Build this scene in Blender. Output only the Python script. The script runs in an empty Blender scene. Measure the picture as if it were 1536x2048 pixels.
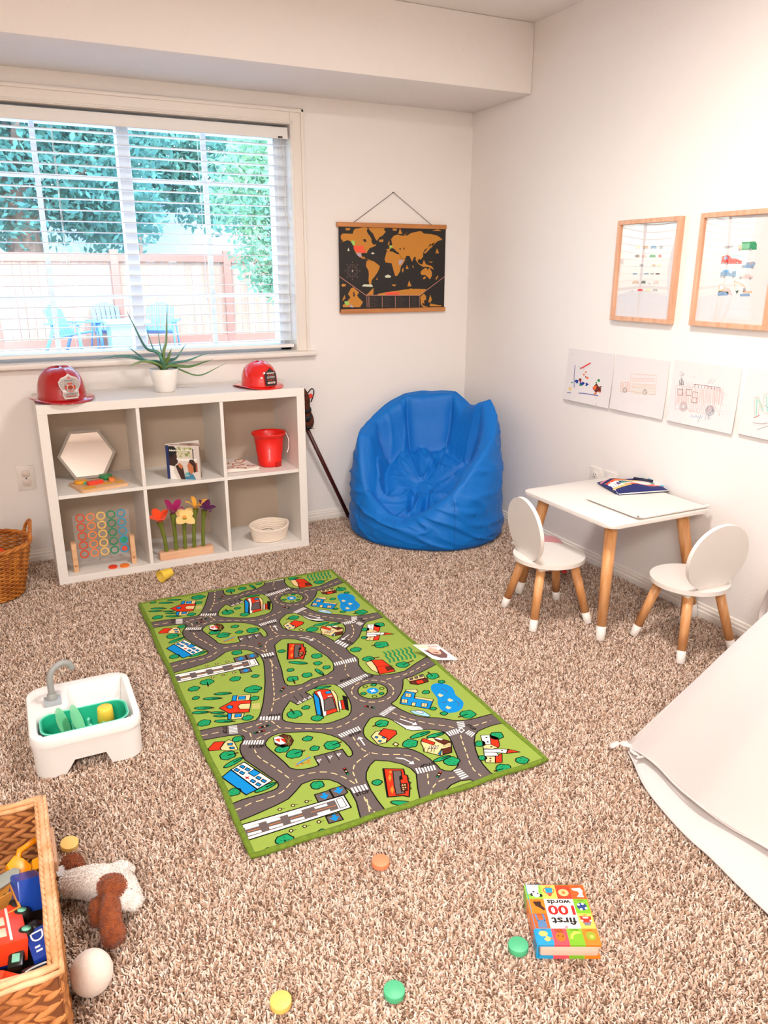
import bpy, bmesh, math, random
import numpy as np
from mathutils import Vector, Matrix, Euler
PI = math.pi
S = bpy.context.scene
C = S.collection

# ------------------------------------------------------------------ camera, world, lights, exposure
cam = bpy.data.objects.new('camera', bpy.data.cameras.new('camera')); C.objects.link(cam); S.camera = cam
_y, _p = 0.4546, 0.3043
_f = Vector((math.sin(_y)*math.cos(_p), math.cos(_y)*math.cos(_p), -math.sin(_p)))
_r = Vector((math.cos(_y), -math.sin(_y), 0)); _u = _r.cross(_f)
M = Matrix((( _r.x, _u.x, -_f.x, -2.290), (_r.y, _u.y, -_f.y, -3.664), (_r.z, _u.z, -_f.z, 1.2635), (0, 0, 0, 1)))
cam.matrix_world = M
cam.data.sensor_fit = 'HORIZONTAL'; cam.data.sensor_width = 36; cam.data.lens = 36*1538/1536
cam.data.clip_start = 0.02; cam.data.clip_end = 200
S.view_settings.view_transform = 'Standard'; S.view_settings.look = 'None'; S.view_settings.gamma = 1
S.view_settings.use_curve_mapping = False
S.view_settings.exposure = 0.84
w = bpy.data.worlds.new('world'); S.world = w; w.use_nodes = True
nt = w.node_tree; bg = nt.nodes['Background']
sky = nt.nodes.new('ShaderNodeTexSky'); sky.sky_type = 'NISHITA'; sky.sun_disc = False
sky.sun_elevation = math.radians(52); sky.sun_rotation = math.radians(150); sky.altitude = 100
nt.links.new(sky.outputs[0], bg.inputs[0]); bg.inputs[1].default_value = 1.15
def light(name, kind, loc, rot, energy, color=(1, 1, 1), **k):
    d = bpy.data.lights.new(name, kind); d.energy = energy; d.color = color
    for a, b in k.items(): setattr(d, a, b)
    o = bpy.data.objects.new(name, d); C.objects.link(o); o.location = loc; o.rotation_euler = rot; return o
sun = light('sun', 'SUN', (0, 0, 10), Euler((math.radians(40), 0, math.radians(-35))), 2.6, (1, .90, .78), angle=0.01)
light('ceiling_lamp_light', 'AREA', (-1.15, -2.15, 2.24), (0, 0, 0), 20, (1, .955, .925), shape='DISK', size=0.36)
light('rear_fill_light', 'AREA', (-2.9, -4.7, 2.24), (0, 0, 0), 72, (1, .955, .925), shape='DISK', size=1.0)  # large unseen fill light, added behind the camera to even out the room
light('window_daylight_portal', 'AREA', (-1.7, 0.16, 1.39), Euler((math.radians(-90), 0, 0)), 1, shape='RECTANGLE', size=1.45, size_y=1.0).data.cycles.is_portal = True

# ------------------------------------------------------------------ materials
def lin(h):
    h = h.lstrip('#'); v = [int(h[i:i+2], 16)/255 for i in (0, 2, 4)]
    return tuple(x/12.92 if x <= .04045 else ((x+.055)/1.055)**2.4 for x in v) + (1,)
MATS = {}
def mat(name, col, rough=.6, metal=0, spec=.5, noise=0, nscale=8, bump=0, bscale=40, coat=0, trans=0, sheen=0, alpha=1, stretch=None, col2=None, emit=None, subsurf=0):
    if name in MATS: return MATS[name]
    m = bpy.data.materials.new(name); m.use_nodes = True; N = m.node_tree.nodes; L = m.node_tree.links
    b = N['Principled BSDF']; c = lin(col)
    b.inputs['Base Color'].default_value = c; b.inputs['Roughness'].default_value = rough; b.inputs['Metallic'].default_value = metal
    b.inputs['Specular IOR Level'].default_value = spec; b.inputs['Coat Weight'].default_value = coat
    b.inputs['Transmission Weight'].default_value = trans; b.inputs['Sheen Weight'].default_value = sheen; b.inputs['Alpha'].default_value = alpha
    if emit: b.inputs['Emission Color'].default_value = c; b.inputs['Emission Strength'].default_value = emit
    if subsurf: b.inputs['Subsurface Weight'].default_value = subsurf; b.inputs['Subsurface Radius'].default_value = (.01, .01, .01)
    tc = N.new('ShaderNodeTexCoord'); mp = N.new('ShaderNodeMapping'); L.new(tc.outputs['Object'], mp.inputs[0])
    if stretch: mp.inputs['Scale'].default_value = stretch
    if noise or col2:
        n = N.new('ShaderNodeTexNoise'); n.inputs['Scale'].default_value = nscale; n.inputs['Detail'].default_value = 5; L.new(mp.outputs[0], n.inputs[0])
        r = N.new('ShaderNodeValToRGB'); r.color_ramp.elements[0].position = .35; r.color_ramp.elements[1].position = .65
        c2 = lin(col2) if col2 else tuple(x*(1-noise) for x in c[:3]) + (1,)
        r.color_ramp.elements[0].color = c2; r.color_ramp.elements[1].color = c
        L.new(n.outputs[0], r.inputs[0]); L.new(r.outputs[0], b.inputs['Base Color'])
    if bump:
        n2 = N.new('ShaderNodeTexNoise'); n2.inputs['Scale'].default_value = bscale; n2.inputs['Detail'].default_value = 3; L.new(mp.outputs[0], n2.inputs[0])
        bp = N.new('ShaderNodeBump'); bp.inputs['Strength'].default_value = bump; bp.inputs['Distance'].default_value = .003
        L.new(n2.outputs[0], bp.inputs['Height']); L.new(bp.outputs[0], b.inputs['Normal'])
    MATS[name] = m; return m
def wood(name, c1, c2, axis=2, rough=.45, sc=14):
    st = [sc]*3; st[axis] = sc*.08
    return mat(name, c1, rough, col2=c2, nscale=3.5, stretch=tuple(st), bump=.05, bscale=8)
wallm = mat('painted_wall', '#f4eee8', .85, spec=.25, bump=.35, bscale=75)
ceilm = mat('painted_ceiling', '#f4eee8', .9, spec=.2, bump=.5, bscale=60)
trimm = mat('trim_paint', '#f1e9df', .45)
whitem = mat('white_laminate', '#ede7e0', .42, bump=.02, bscale=200)
blindm = mat('blind_white', '#f2efea', .45)
vinyl = mat('window_vinyl', '#eceff0', .5)

# ------------------------------------------------------------------ mesh helpers
def link(name, me, mats=None, parent=None, loc=None, rot=None):
    o = bpy.data.objects.new(name, me); C.objects.link(o)
    if mats is not None:
        for m in (mats if isinstance(mats, (list, tuple)) else [mats]): me.materials.append(m)
    if parent: o.parent = parent
    if loc is not None: o.location = loc
    if rot is not None: o.rotation_euler = rot
    return o
def shade(bm, ang=40):
    t = math.radians(ang)
    for f in bm.faces: f.smooth = True
    for e in bm.edges:
        if len(e.link_faces) == 2: e.smooth = e.calc_face_angle(0) < t
def obj(name, bm, mats, parent=None, loc=None, rot=None, ang=40, sub=0):
    if ang: shade(bm, ang)
    me = bpy.data.meshes.new(name); bm.to_mesh(me); bm.free()
    o = link(name, me, mats, parent, loc, rot)
    if sub:
        s = o.modifiers.new('subdivision', 'SUBSURF'); s.levels = sub; s.render_levels = sub
    return o
def box(bm, x0, x1, y0, y1, z0, z1, bev=0, mi=0, segs=2, mx=None):
    g = bmesh.ops.create_cube(bm, size=1)['verts']
    for v in g: v.co = Vector(((x0+x1)/2+v.co.x*(x1-x0), (y0+y1)/2+v.co.y*(y1-y0), (z0+z1)/2+v.co.z*(z1-z0)))
    fs = {f for v in g for f in v.link_faces}
    for f in fs: f.material_index = mi
    if bev:
        r = bmesh.ops.bevel(bm, geom=list({e for v in g for e in v.link_edges}), offset=bev, segments=segs, profile=.5, affect='EDGES')
        vs = set(g) | {v for f in r['faces'] for v in f.verts}; g = [v for v in vs if v.is_valid]
        for f in r['faces']: f.material_index = mi
    if mx is not None: bmesh.ops.transform(bm, matrix=mx, verts=[v for v in g if v.is_valid])
    return g
def ringv(bm, c, u, v, r1, r2, n, ph=0):
    return [bm.verts.new(c + u*(r1*math.cos(ph+i*2*PI/n)) + v*(r2*math.sin(ph+i*2*PI/n))) for i in range(n)]
def skinrings(bm, rings, mi=0, closed=True):
    for a, b in zip(rings, rings[1:]):
        n = len(a)
        for i in range(n if closed else n-1):
            f = bm.faces.new((a[i], a[(i+1) % n], b[(i+1) % n], b[i])); f.material_index = mi
def cap(bm, ring, mi=0, flip=False):
    f = bm.faces.new(ring[::-1] if flip else ring); f.material_index = mi; return f
def tube(bm, pts, rad, n=10, mi=0, caps=True, flat=1.0, up=None):
    pts = [Vector(p) for p in pts]; rr = rad if isinstance(rad, (list, tuple)) else [rad]*len(pts)
    rings = []; u = None
    for i, p in enumerate(pts):
        d = (pts[min(i+1, len(pts)-1)] - pts[max(i-1, 0)]).normalized()
        if u is None:
            a = Vector(up) if up else (Vector((0, 0, 1)) if abs(d.z) < .9 else Vector((1, 0, 0)))
            u = (a - d*a.dot(d)).normalized()
        else: u = (u - d*u.dot(d)).normalized()
        v = d.cross(u); rings.append(ringv(bm, p, u, v, rr[i]*flat, rr[i], n))
    skinrings(bm, rings, mi)
    if caps: cap(bm, rings[0], mi, True); cap(bm, rings[-1], mi)
    return rings
def lathe(bm, prof, n=32, mi=0, mx=None, e=1.0):
    rings = []
    for r, z in prof:
        if r < 1e-6: rings.append([bm.verts.new((0, 0, z))])
        else: rings.append([bm.verts.new((r*math.cos(i*2*PI/n), r*e*math.sin(i*2*PI/n), z)) for i in range(n)])
    for a, b in zip(rings, rings[1:]):
        for i in range(n):
            if len(a) == 1 and len(b) == 1: continue
            if len(a) == 1: vs = (a[0], b[(i+1) % n], b[i])
            elif len(b) == 1: vs = (a[i], a[(i+1) % n], b[0])
            else: vs = (a[i], a[(i+1) % n], b[(i+1) % n], b[i])
            f = bm.faces.new(vs); f.material_index = mi
    vs = [v for r in rings for v in r]
    if mx is not None: bmesh.ops.transform(bm, matrix=mx, verts=vs)
    return vs
def cyl(bm, p0, p1, r0, r1=None, n=20, mi=0): return tube(bm, [p0, p1], [r0, r1 if r1 is not None else r0], n, mi)
def prism(bm, pts, h, mi=0, bev=0, mx=None, side=None):
    a = [bm.verts.new((x, y, 0)) for x, y in pts]; b = [bm.verts.new((x, y, h)) for x, y in pts]
    fs = [cap(bm, a, mi, True), cap(bm, b, mi)]; n = len(a)
    for i in range(n):
        f = bm.faces.new((a[i], a[(i+1) % n], b[(i+1) % n], b[i])); f.material_index = mi if side is None else side; fs.append(f)
    vs = a+b
    if bev:
        r = bmesh.ops.bevel(bm, geom=list(fs[1].edges)+list(fs[0].edges), offset=bev, segments=2, profile=.5, affect='EDGES')
        vs = list({v for f in r['faces'] for v in f.verts} | {v for v in vs if v.is_valid})
    if mx is not None: bmesh.ops.transform(bm, matrix=mx, verts=vs)
    return vs
def rrect(w, h, r, n=5, cx=0, cy=0):
    P = []
    for sx, sy, a in ((1, 1, 0), (-1, 1, 90), (-1, -1, 180), (1, -1, 270)):
        for i in range(n+1):
            t = math.radians(a+90*i/n); P.append((cx+sx*(w/2-r)+r*math.cos(t), cy+sy*(h/2-r)+r*math.sin(t)))
    return P
def catmull(P, n=6, closed=False):
    P = [Vector(p) for p in P]; m = len(P); R = []
    for i in range(m if closed else m-1):
        p0 = P[(i-1) % m] if closed else P[max(i-1, 0)]; p1 = P[i]; p2 = P[(i+1) % m]; p3 = P[(i+2) % m] if closed else P[min(i+2, m-1)]
        for j in range(n):
            t = j/n; R.append(.5*((2*p1)+(-p0+p2)*t+(2*p0-5*p1+4*p2-p3)*t*t+(-p0+3*p1-3*p2+p3)*t**3))
    if not closed: R.append(P[-1])
    return R
def thicken(bm, t):
    bm.normal_update(); fs = bm.faces[:]; vs = list({v for f in fs for v in f.verts}); be = [(e.verts[0], e.verts[1], e.link_faces[0]) for e in bm.edges if len(e.link_faces) == 1]
    nv = {v: bm.verts.new(v.co-v.normal*t) for v in vs}
    for f in fs: g = bm.faces.new([nv[v] for v in reversed(f.verts[:])]); g.material_index = f.material_index
    for a, b, f in be:
        L = [l for l in f.loops if l.edge.verts[0] in (a, b) and l.edge.verts[1] in (a, b)][0]; a, b = L.vert, L.link_loop_next.vert
        g = bm.faces.new((b, a, nv[a], nv[b])); g.material_index = f.material_index
def empty(name, loc=(0, 0, 0), rz=0):
    o = bpy.data.objects.new(name, None); C.objects.link(o); o.location = loc; o.rotation_euler = (0, 0, rz); o.empty_display_size = .05; return o
def tag(o, label=None, cat=None, group=None, kind=None):
    if label: o['label'] = label
    if cat: o['category'] = cat
    if group: o['group'] = group
    if kind: o['kind'] = kind
    return o
def thing(name, label, cat, loc=(0, 0, 0), rz=0, group=None): return tag(empty(name, loc, rz), label, cat, group)
def struct(name, bm, m, parent=None, ang=40):
    o = obj(name, bm, m, parent, ang=ang)
    if not parent: o['kind'] = 'structure'
    return o
def TR(loc=(0, 0, 0), rot=(0, 0, 0)): return Matrix.Translation(loc) @ Euler(rot).to_matrix().to_4x4()

# ------------------------------------------------------------------ flat printed artwork
ARTC = dict(g='#93a94b', d='#665a58', k='#171310', w='#f6efe9', c='#f0cf9a', t='#1f9a62', r='#d8361c', b='#1489cf', l='#4f86c8', y='#efcb92', o='#e0822f', n='#5c2a1c', a='#9fd0ea', p='#ee9c92', v='#8d8089', s='#cbb9c8', e='#a4cf6a', q='#f0a06a', z='#e8cf9a', u='#c9c4c8', m='#5c86b0', j='#6d8296', h='#dcd5d0')
MAPC = dict(ARTC, o='#c98426', k='#191311', e='#a3cf63', r='#f4573a', p='#e8a08c', v='#7d6158', s='#b9a7b6', w='#dfe0c4')
DRWC = dict(ARTC, r='#e2231d', b='#173f96', o='#ee6a26', n='#6d2411', g='#1f8a45', k='#2a2018', p='#f0b3ab', v='#a79a9a', q='#efb48e', z='#e3d3a0', u='#d4d0d2', c='#a9d6c8', y='#f2cf86', t='#c9a184', m='#7b98b5', j='#7f93a0', l='#5f9fd0')
_tc = {}
def textgeo(s, off=0):
    if s in _tc: return _tc[s]
    off = .028 if s in ('100', 'first', 'words', 'STOP', 'Making Muffins', 'RESCUE', 'NAXNOOX') else 0
    cu = bpy.data.curves.new('t', 'FONT'); cu.body = s; cu.resolution_u = 3; cu.offset = off; o = bpy.data.objects.new('t', cu); C.objects.link(o)
    bpy.context.view_layer.update(); dg = bpy.context.evaluated_depsgraph_get()
    me = bpy.data.meshes.new_from_object(o.evaluated_get(dg))
    V = [(v.co.x, v.co.y) for v in me.vertices]; F = [tuple(p.vertices) for p in me.polygons]
    bpy.data.objects.remove(o); bpy.data.curves.remove(cu); bpy.data.meshes.remove(me)
    x0 = min(v[0] for v in V); x1 = max(v[0] for v in V); y0 = min(v[1] for v in V); y1 = max(v[1] for v in V)
    _tc[s] = ([((x-x0)/(x1-x0), (y-y0)/(y1-y0)) for x, y in V], F, (x1-x0)/(y1-y0)); return _tc[s]
def clip(P, R):
    for ax, lo, sg in ((0, R[0], 1), (0, R[2], -1), (1, R[1], 1), (1, R[3], -1)):
        Q = []
        for i in range(len(P)):
            a, b = P[i-1], P[i]; da, db = (a[ax]-lo)*sg, (b[ax]-lo)*sg
            if (da >= 0) != (db >= 0):
                t = da/(da-db); Q.append((a[0]+(b[0]-a[0])*t, a[1]+(b[1]-a[1])*t))
            if db >= 0: Q.append(b)
        P = Q
        if len(P) < 3: return []
    return P
class Art:
    """coloured flat shapes printed on a surface: 2D metres mapped by fn(u, v, height) to 3D"""
    def __init__(s, fn, pal=ARTC, rect=None, dz=.0002, rough=.7, pre='print'):
        s.fn, s.pal, s.rect, s.dz, s.V, s.F, s.I, s.cols, s.rough, s.pre = fn, pal, rect, dz, [], [], [], [], rough, pre
    def ci(s, c):
        if c not in s.cols: s.cols.append(c)
        return s.cols.index(c)
    def face(s, c, layer, P):
        if s.rect: P = clip(P, s.rect)
        Q = []
        for p in P:
            if not Q or abs(p[0]-Q[-1][0])+abs(p[1]-Q[-1][1]) > 1e-6: Q.append(p)
        if len(Q) < 3: return
        A = sum(Q[i-1][0]*Q[i][1]-Q[i][0]*Q[i-1][1] for i in range(len(Q)))
        if A < 0: Q = Q[::-1]
        b = len(s.V); s.V += [s.fn(x, y, layer*s.dz) for x, y in Q]; s.F.append(tuple(range(b, b+len(Q)))); s.I.append(s.ci(c))
    def stroke(s, c, layer, P, w, closed=False):
        P = list(P); n = len(P)
        if closed: P = P + [P[0]]
        for i in range(len(P)-1):
            a, b = P[i], P[i+1]; L = math.hypot(b[0]-a[0], b[1]-a[1])
            if L < 1e-6: continue
            dx, dy = (b[0]-a[0])/L*w/2, (b[1]-a[1])/L*w/2
            e = .45 if n > 2 else 0
            s.face(c, layer+(.12 if i % 2 else 0), [(a[0]-dy-dx*e, a[1]+dx-dy*e), (a[0]+dy-dx*e, a[1]-dx-dy*e), (b[0]+dy+dx*e, b[1]-dx+dy*e), (b[0]-dy+dx*e, b[1]+dx+dy*e)])
    def text(s, c, layer, t, a, b, h):
        V, F, asp = textgeo(t); L = math.hypot(b[0]-a[0], b[1]-a[1]); d = ((b[0]-a[0])/L, (b[1]-a[1])/L); nrm = (-d[1], d[0])
        W = [(a[0]+d[0]*x*L+nrm[0]*y*h, a[1]+d[1]*x*L+nrm[1]*y*h) for x, y in V]
        for f in F: s.face(c, layer, [W[i] for i in f])
    def disc(s, c, layer, x, y, r, n=20, e=1): s.face(c, layer, [(x+r*math.cos(i*2*PI/n), y+r*e*math.sin(i*2*PI/n)) for i in range(n)])
    def rect_(s, c, layer, x0, y0, x1, y1): s.face(c, layer, [(x0, y0), (x1, y0), (x1, y1), (x0, y1)])
    def data(s, txt, off=(0, 0), ws=.001, outline='k', sc=2000, ows=.0014):
        for ln in txt.strip().split('\n'):
            c, l, w_, p = ln.split(';'); P = [tuple(float(q)/sc+o for q, o in zip(t.split(','), off)) for t in p.split()]
            l = float(l)
            if c[0] == '-': s.stroke(c[1:], l, P, float(w_)*ws)
            elif c[0] == 'T':
                if '|' in w_: t, h = w_.split('|'); s.text(c[1:], l, t, P[0], P[1], float(h)*.001)
                else: s.text(c[1:], l, w_, P[0], P[1], .0135)
            else:
                s.face(c, l, P)
                if float(w_): s.stroke(outline, l+.5, P, float(w_)*ows, True)
    def build(s, name, parent=None, extra=None):
        me = bpy.data.meshes.new(name); me.from_pydata(s.V, [], s.F); me.polygons.foreach_set('material_index', s.I)
        ms = [mat(s.pre+'_'+s.pal.get(c, c), s.pal.get(c, c), s.rough) for c in s.cols]
        return link(name, me, ms, parent)
def join_into(o, bm, mats, ang=40):
    """add a solid body to a printed mesh so that both are one object"""
    base = len(o.data.materials)
    for m in mats: o.data.materials.append(m)
    if ang: shade(bm, ang)
    for f in bm.faces: f.material_index += base
    bm.from_mesh(o.data); bm.to_mesh(o.data); bm.free(); return o

# ------------------------------------------------------------------ the room
FZ = -.012
XL, YF, HC, HS, DS = -4.1, -6.0, 2.30, 2.019, .488
WX0, WX1, WZ0, WZ1 = -2.425, -.98, .885, 1.897
bm = bmesh.new(); box(bm, XL-.15, .15, YF-.15, .0, FZ-.1, FZ); 
carpetbase = mat('carpet_backing', '#a08069', 1, spec=0, noise=.3, nscale=300)
struct('floor', bm, carpetbase)
bm = bmesh.new()
box(bm, XL-.15, WX0, 0, .17, FZ-.1, HC); box(bm, WX1, .15, 0, .17, FZ-.1, HC); box(bm, WX0, WX1, 0, .17, FZ-.1, WZ0); box(bm, WX0, WX1, 0, .17, WZ1, HC)
struct('wall_back', bm, wallm, ang=0)
bm = bmesh.new(); box(bm, 0, .15, YF-.15, 0, FZ-.1, HC); struct('wall_right', bm, wallm, ang=0)
bm = bmesh.new(); box(bm, XL-.15, XL, YF-.15, 0, FZ-.1, HC); struct('wall_left', bm, wallm, ang=0)
bm = bmesh.new(); box(bm, XL, 0, YF-.15, YF, FZ-.1, HC); struct('wall_front', bm, wallm, ang=0)
bm = bmesh.new(); box(bm, XL-.15, .15, YF-.15, .17, HC, HC+.12); struct('ceiling', bm, ceilm, ang=0)
bm = bmesh.new(); box(bm, XL, 0, -DS, 0, HS, HC, .006); struct('trim_1', bm, ceilm, ang=30)
def baseboard(name, x0, x1, y0, y1, ax):
    bm = bmesh.new(); prof = [(0, FZ), (.013, FZ), (.013, .016), (.010, .020), (.010, .030), (.006, .034), (.005, .042), (.0, .046)]
    a = [bm.verts.new(((x0, -d, z) if ax == 'x' else (-d, y0, z))) for d, z in prof]
    b = [bm.verts.new(((x1, -d, z) if ax == 'x' else (-d, y1, z))) for d, z in prof]
    skinrings(bm, [a, b]); cap(bm, a, 0, True); cap(bm, b); bmesh.ops.recalc_face_normals(bm, faces=bm.faces); struct(name, bm, trimm, ang=25)
baseboard('baseboard_back', XL, 0, 0, 0, 'x'); baseboard('baseboard_right', 0, 0, YF, -.013, 'y')

# window 1: vinyl slider with grids, casing, sill
win = empty('window_1', (-1.7, .1, 1.39)); win['kind'] = 'structure'
def wpart(name, f, m, ang=40):
    bm = bmesh.new(); f(bm); bmesh.ops.translate(bm, vec=(1.7, -.1, -1.39), verts=bm.verts); return obj(name, bm, m, win, ang=ang)
def fr(bm):
    x0, x1, z0, z1 = WX0, WX1, WZ0, WZ1
    box(bm, x0, x0+.055, .07, .15, z0, z1, .003); box(bm, x1-.058, x1, .07, .15, z0, z1, .003); box(bm, x0, x1, .07, .15, z0, z0+.035, .003); box(bm, x0, x1, .07, .15, z1-.05, z1, .003)
    box(bm, -1.733, -1.681, .075, .145, z0, z1, .003)
wpart('window_frame', fr, vinyl)
def grid(bm):
    for x in (-2.06, -1.352): box(bm, x-.011, x+.011, .108, .116, WZ0+.03, WZ1-.04)
    for z in (1.150, 1.643):
        box(bm, WX0+.05, -1.73, .107, .117, z-.009, z+.009); box(bm, -1.684, WX1-.05, .107, .117, z-.009, z+.009)
wpart('window_grid', grid, vinyl)
gm = bpy.data.materials.new('window_glass'); gm.use_nodes = True; N = gm.node_tree.nodes; N.clear(); L_ = gm.node_tree.links
o_ = N.new('ShaderNodeOutputMaterial'); mx_ = N.new('ShaderNodeMixShader'); t_ = N.new('ShaderNodeBsdfTransparent'); g_ = N.new('ShaderNodeBsdfGlossy'); g_.inputs['Roughness'].default_value = .02
t_.inputs[0].default_value = (.93, .97, .98, 1); mx_.inputs[0].default_value = .03
L_.new(t_.outputs[0], mx_.inputs[1]); L_.new(g_.outputs[0], mx_.inputs[2]); L_.new(mx_.outputs[0], o_.inputs[0])
for xa, xb in ((WX0+.05, -1.73), (-1.684, WX1-.055)):
    wpart('window_pane', lambda bm: box(bm, xa, xb, .120, .124, WZ0+.03, WZ1-.045), gm, 0)
def sill(bm): box(bm, WX0-.1, -.885, -.045, .07, .862, .884, .006)
wpart('window_sill', sill, trimm)
def casing(bm):
    cw, t = .068, .018
    for x0, x1, z0, z1 in ((WX1, WX1+cw, .884, WZ1+cw), (WX0-cw, WX0, .884, WZ1+cw), (WX0, WX1, WZ1, WZ1+cw)):
        box(bm, x0, x1, -t*.55, 0, z0, z1, .003)
    for a, b, h in ((.050, .066, t), (.004, .014, t*.8)):
        box(bm, WX1+a, WX1+b, -h, 0, .884, WZ1+b, .004); box(bm, WX0-b, WX0-a, -h, 0, .884, WZ1+b, .004); box(bm, WX0-b, WX1+b, -h, 0, WZ1+a, WZ1+b, .004)
wpart('window_casing', casing, trimm)

# blinds
bl = thing('window_blind', 'white horizontal slat blind with open slats covering the window', 'blind', (-1.7, .035, .884))
def bpart(name, f, m=blindm, par=None, ang=40):
    bm = bmesh.new(); f(bm); bmesh.ops.translate(bm, vec=(1.7, -.035, -.884), verts=bm.verts); return obj(name, bm, m, par or bl, ang=ang)
BX0, BX1 = WX0+.008, WX1-.008
bpart('headrail', lambda bm: (box(bm, BX0, BX1, .012, .064, 1.845, 1.884, .002), box(bm, BX0, BX1, .0, .010, 1.836, 1.884, .002)))
bpart('cord_lock', lambda bm: box(bm, -1.035, -1.015, -.004, .004, 1.838, 1.846, .001), mat('cord_lock_dark', '#3a2a24', .5))
for k in range(21):
    z = .938 + k*.0437
    bpart('slat', lambda bm: box(bm, BX0+.004, BX1-.004, .012, .062, z-.0014, z+.0014, .0012, segs=1, mx=None))
bpart('bottom_rail', lambda bm: box(bm, BX0, BX1, .010, .062, .902, .918, .003))
for x in (-1.04, -1.39, -1.99, -2.36):
    bpart('ladder_cord', lambda bm: (cyl(bm, (x, .010, .918), (x, .010, 1.84), .0009, n=5), cyl(bm, (x, .064, .918), (x, .064, 1.84), .0009, n=5)))
bpart('pull_cord', lambda bm: tube(bm, catmull([(-1.025, -.004, 1.84), (-1.02, -.006, 1.76), (-1.012, -.008, 1.68), (-1.02, -.008, 1.60), (-1.022, -.008, 1.55), (-1.012, -.008, 1.50), (-1.0, -.008, 1.47)], 5), .0011, 5), mat('cord_beige', '#d8cbb8', .8))
bpart('cord_tassel', lambda bm: tube(bm, [(-1.004, -.008, 1.48), (-.998, -.008, 1.45)], [.002, .0035], 8), mat('cord_beige', '#d8cbb8', .8))

# outlets
outm = mat('outlet_plastic', '#efe8df', .4); outd = mat('outlet_slots', '#4a3a33', .6)
def outlet(label, mx, covered):
    o = thing('wall_outlet', label, 'outlet'); o.matrix_world = mx
    bm = bmesh.new(); box(bm, -.036, .036, -.006, 0, -.056, .056, .003); obj('cover_plate', bm, outm, o)
    for z in (.021, -.021):
        bm = bmesh.new(); prism(bm, rrect(.034, .030, .011), .004 if covered else .002, bev=.0008, mx=Matrix.Translation((0, -.006, z)) @ Matrix.Rotation(PI/2, 4, 'X'))
        s = obj('safety_cap' if covered else 'socket', bm, mat('safety_cap', '#dccdc2', .35) if covered else outm, o)
        if not covered:
            bm = bmesh.new(); box(bm, -.007, -.005, -.0088, -.0078, z-.000, z+.008); box(bm, .005, .007, -.0088, -.0078, z-.000, z+.007); cyl(bm, (0, -.0078, z-.007), (0, -.0089, z-.007), .0025, n=10); obj('slot', bm, outd, o)
    bm = bmesh.new(); cyl(bm, (0, -.0055, 0), (0, -.0075, 0), .003, n=10); obj('screw', bm, outd if covered else outm, o)
outlet('white wall outlet with two safety caps left of the cube shelf', Matrix.Translation((-2.267, 0, .385)), True)
RW = Matrix.Rotation(-PI/2, 4, 'Z')
outlet('white wall outlet above the back corner of the play table, nearer the bean bag', Matrix.Translation((0, -1.114, .380)) @ RW, False)
outlet('white wall outlet behind the play table, nearer the striped pencil pouch', Matrix.Translation((0, -1.211, .381)) @ RW, False)

# ------------------------------------------------------------------ outside the window
GZ = -.15
bm = bmesh.new(); box(bm, -30, 30, .3, 60, GZ-.2, GZ); struct('ground', bm, mat('pale_gravel', '#b4b8be', .95, col2='#8f9296', nscale=2.5, bump=.5, bscale=30), ang=0)
fence = thing('wooden_fence', 'pale wooden plank fence with a reddish top rail across the yard', 'fence', (-4, 12.6, GZ))
fb = mat('fence_boards', '#a98a77', .85, col2='#927361', nscale=1.2, stretch=(6, 6, .4)); fr_ = mat('fence_rail', '#946859', .8)
bm = bmesh.new(); random.seed(1)
for i in range(118):
    x = -8+i*.142; box(bm, x, x+.134, 0, .02, .12, 1.58+random.uniform(-.01, .01))
obj('plank_panel', bm, fb, fence, ang=0)
for z in (1.58, .0): 
    bm = bmesh.new(); box(bm, -8.1, 8.9, -.05, .04, z, z+(.15 if z else .14)); obj('rail', bm, fr_, fence, ang=0)
for i in range(8):
    bm = bmesh.new(); box(bm, -7.2+i*2.2, -7.05+i*2.2, -.06, .05, 0, 1.80, .01); obj('post', bm, fr_, fence)
bm = bmesh.new(); box(bm, -14, 12, 19, 19.2, GZ, 7); bmesh.ops.translate(bm, vec=(0, -19, 0), verts=bm.verts)
hs = thing('neighbour_house', 'pale blue house with a white gable behind the trees', 'house', (-.1, 22.5, 0)); hs.scale = (1.14, 1.14, 1.14)
bm = bmesh.new(); box(bm, -2.5, 6, 0, 4, GZ, 3.2); obj('wall', bm, mat('pale_blue_siding', '#9fb6c6', .8, stretch=(1, 1, 12), noise=.15, nscale=3), hs, ang=0)
bm = bmesh.new(); a = [bm.verts.new(p) for p in ((-3, -.4, 3.1), (6.5, -.4, 3.1), (6.5, 2, 4.6), (-3, 2, 4.6), (6.5, 4.4, 3.1), (-3, 4.4, 3.1))]
for f in ((0, 1, 2, 3), (3, 2, 4, 5), (0, 3, 5), (1, 4, 2), (0, 5, 4, 1)): bm.faces.new([a[i] for i in f])
obj('roof', bm, mat('white_roof', '#dfe4e8', .8), hs, ang=0)
bm = bmesh.new(); box(bm, 1.0, 2.1, -.05, .02, 2.0, 2.9, .02); wf = obj('window', bm, mat('house_trim', '#eef2f4', .6), hs)
bm = bmesh.new(); box(bm, 1.1, 2.0, -.06, -.04, 2.1, 2.8); obj('pane', bm, mat('house_pane', '#4a6c86', .2), wf)
bm = bmesh.new(); box(bm, -15, 14, 0, 2, 0, 1)
bm.free()

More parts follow.
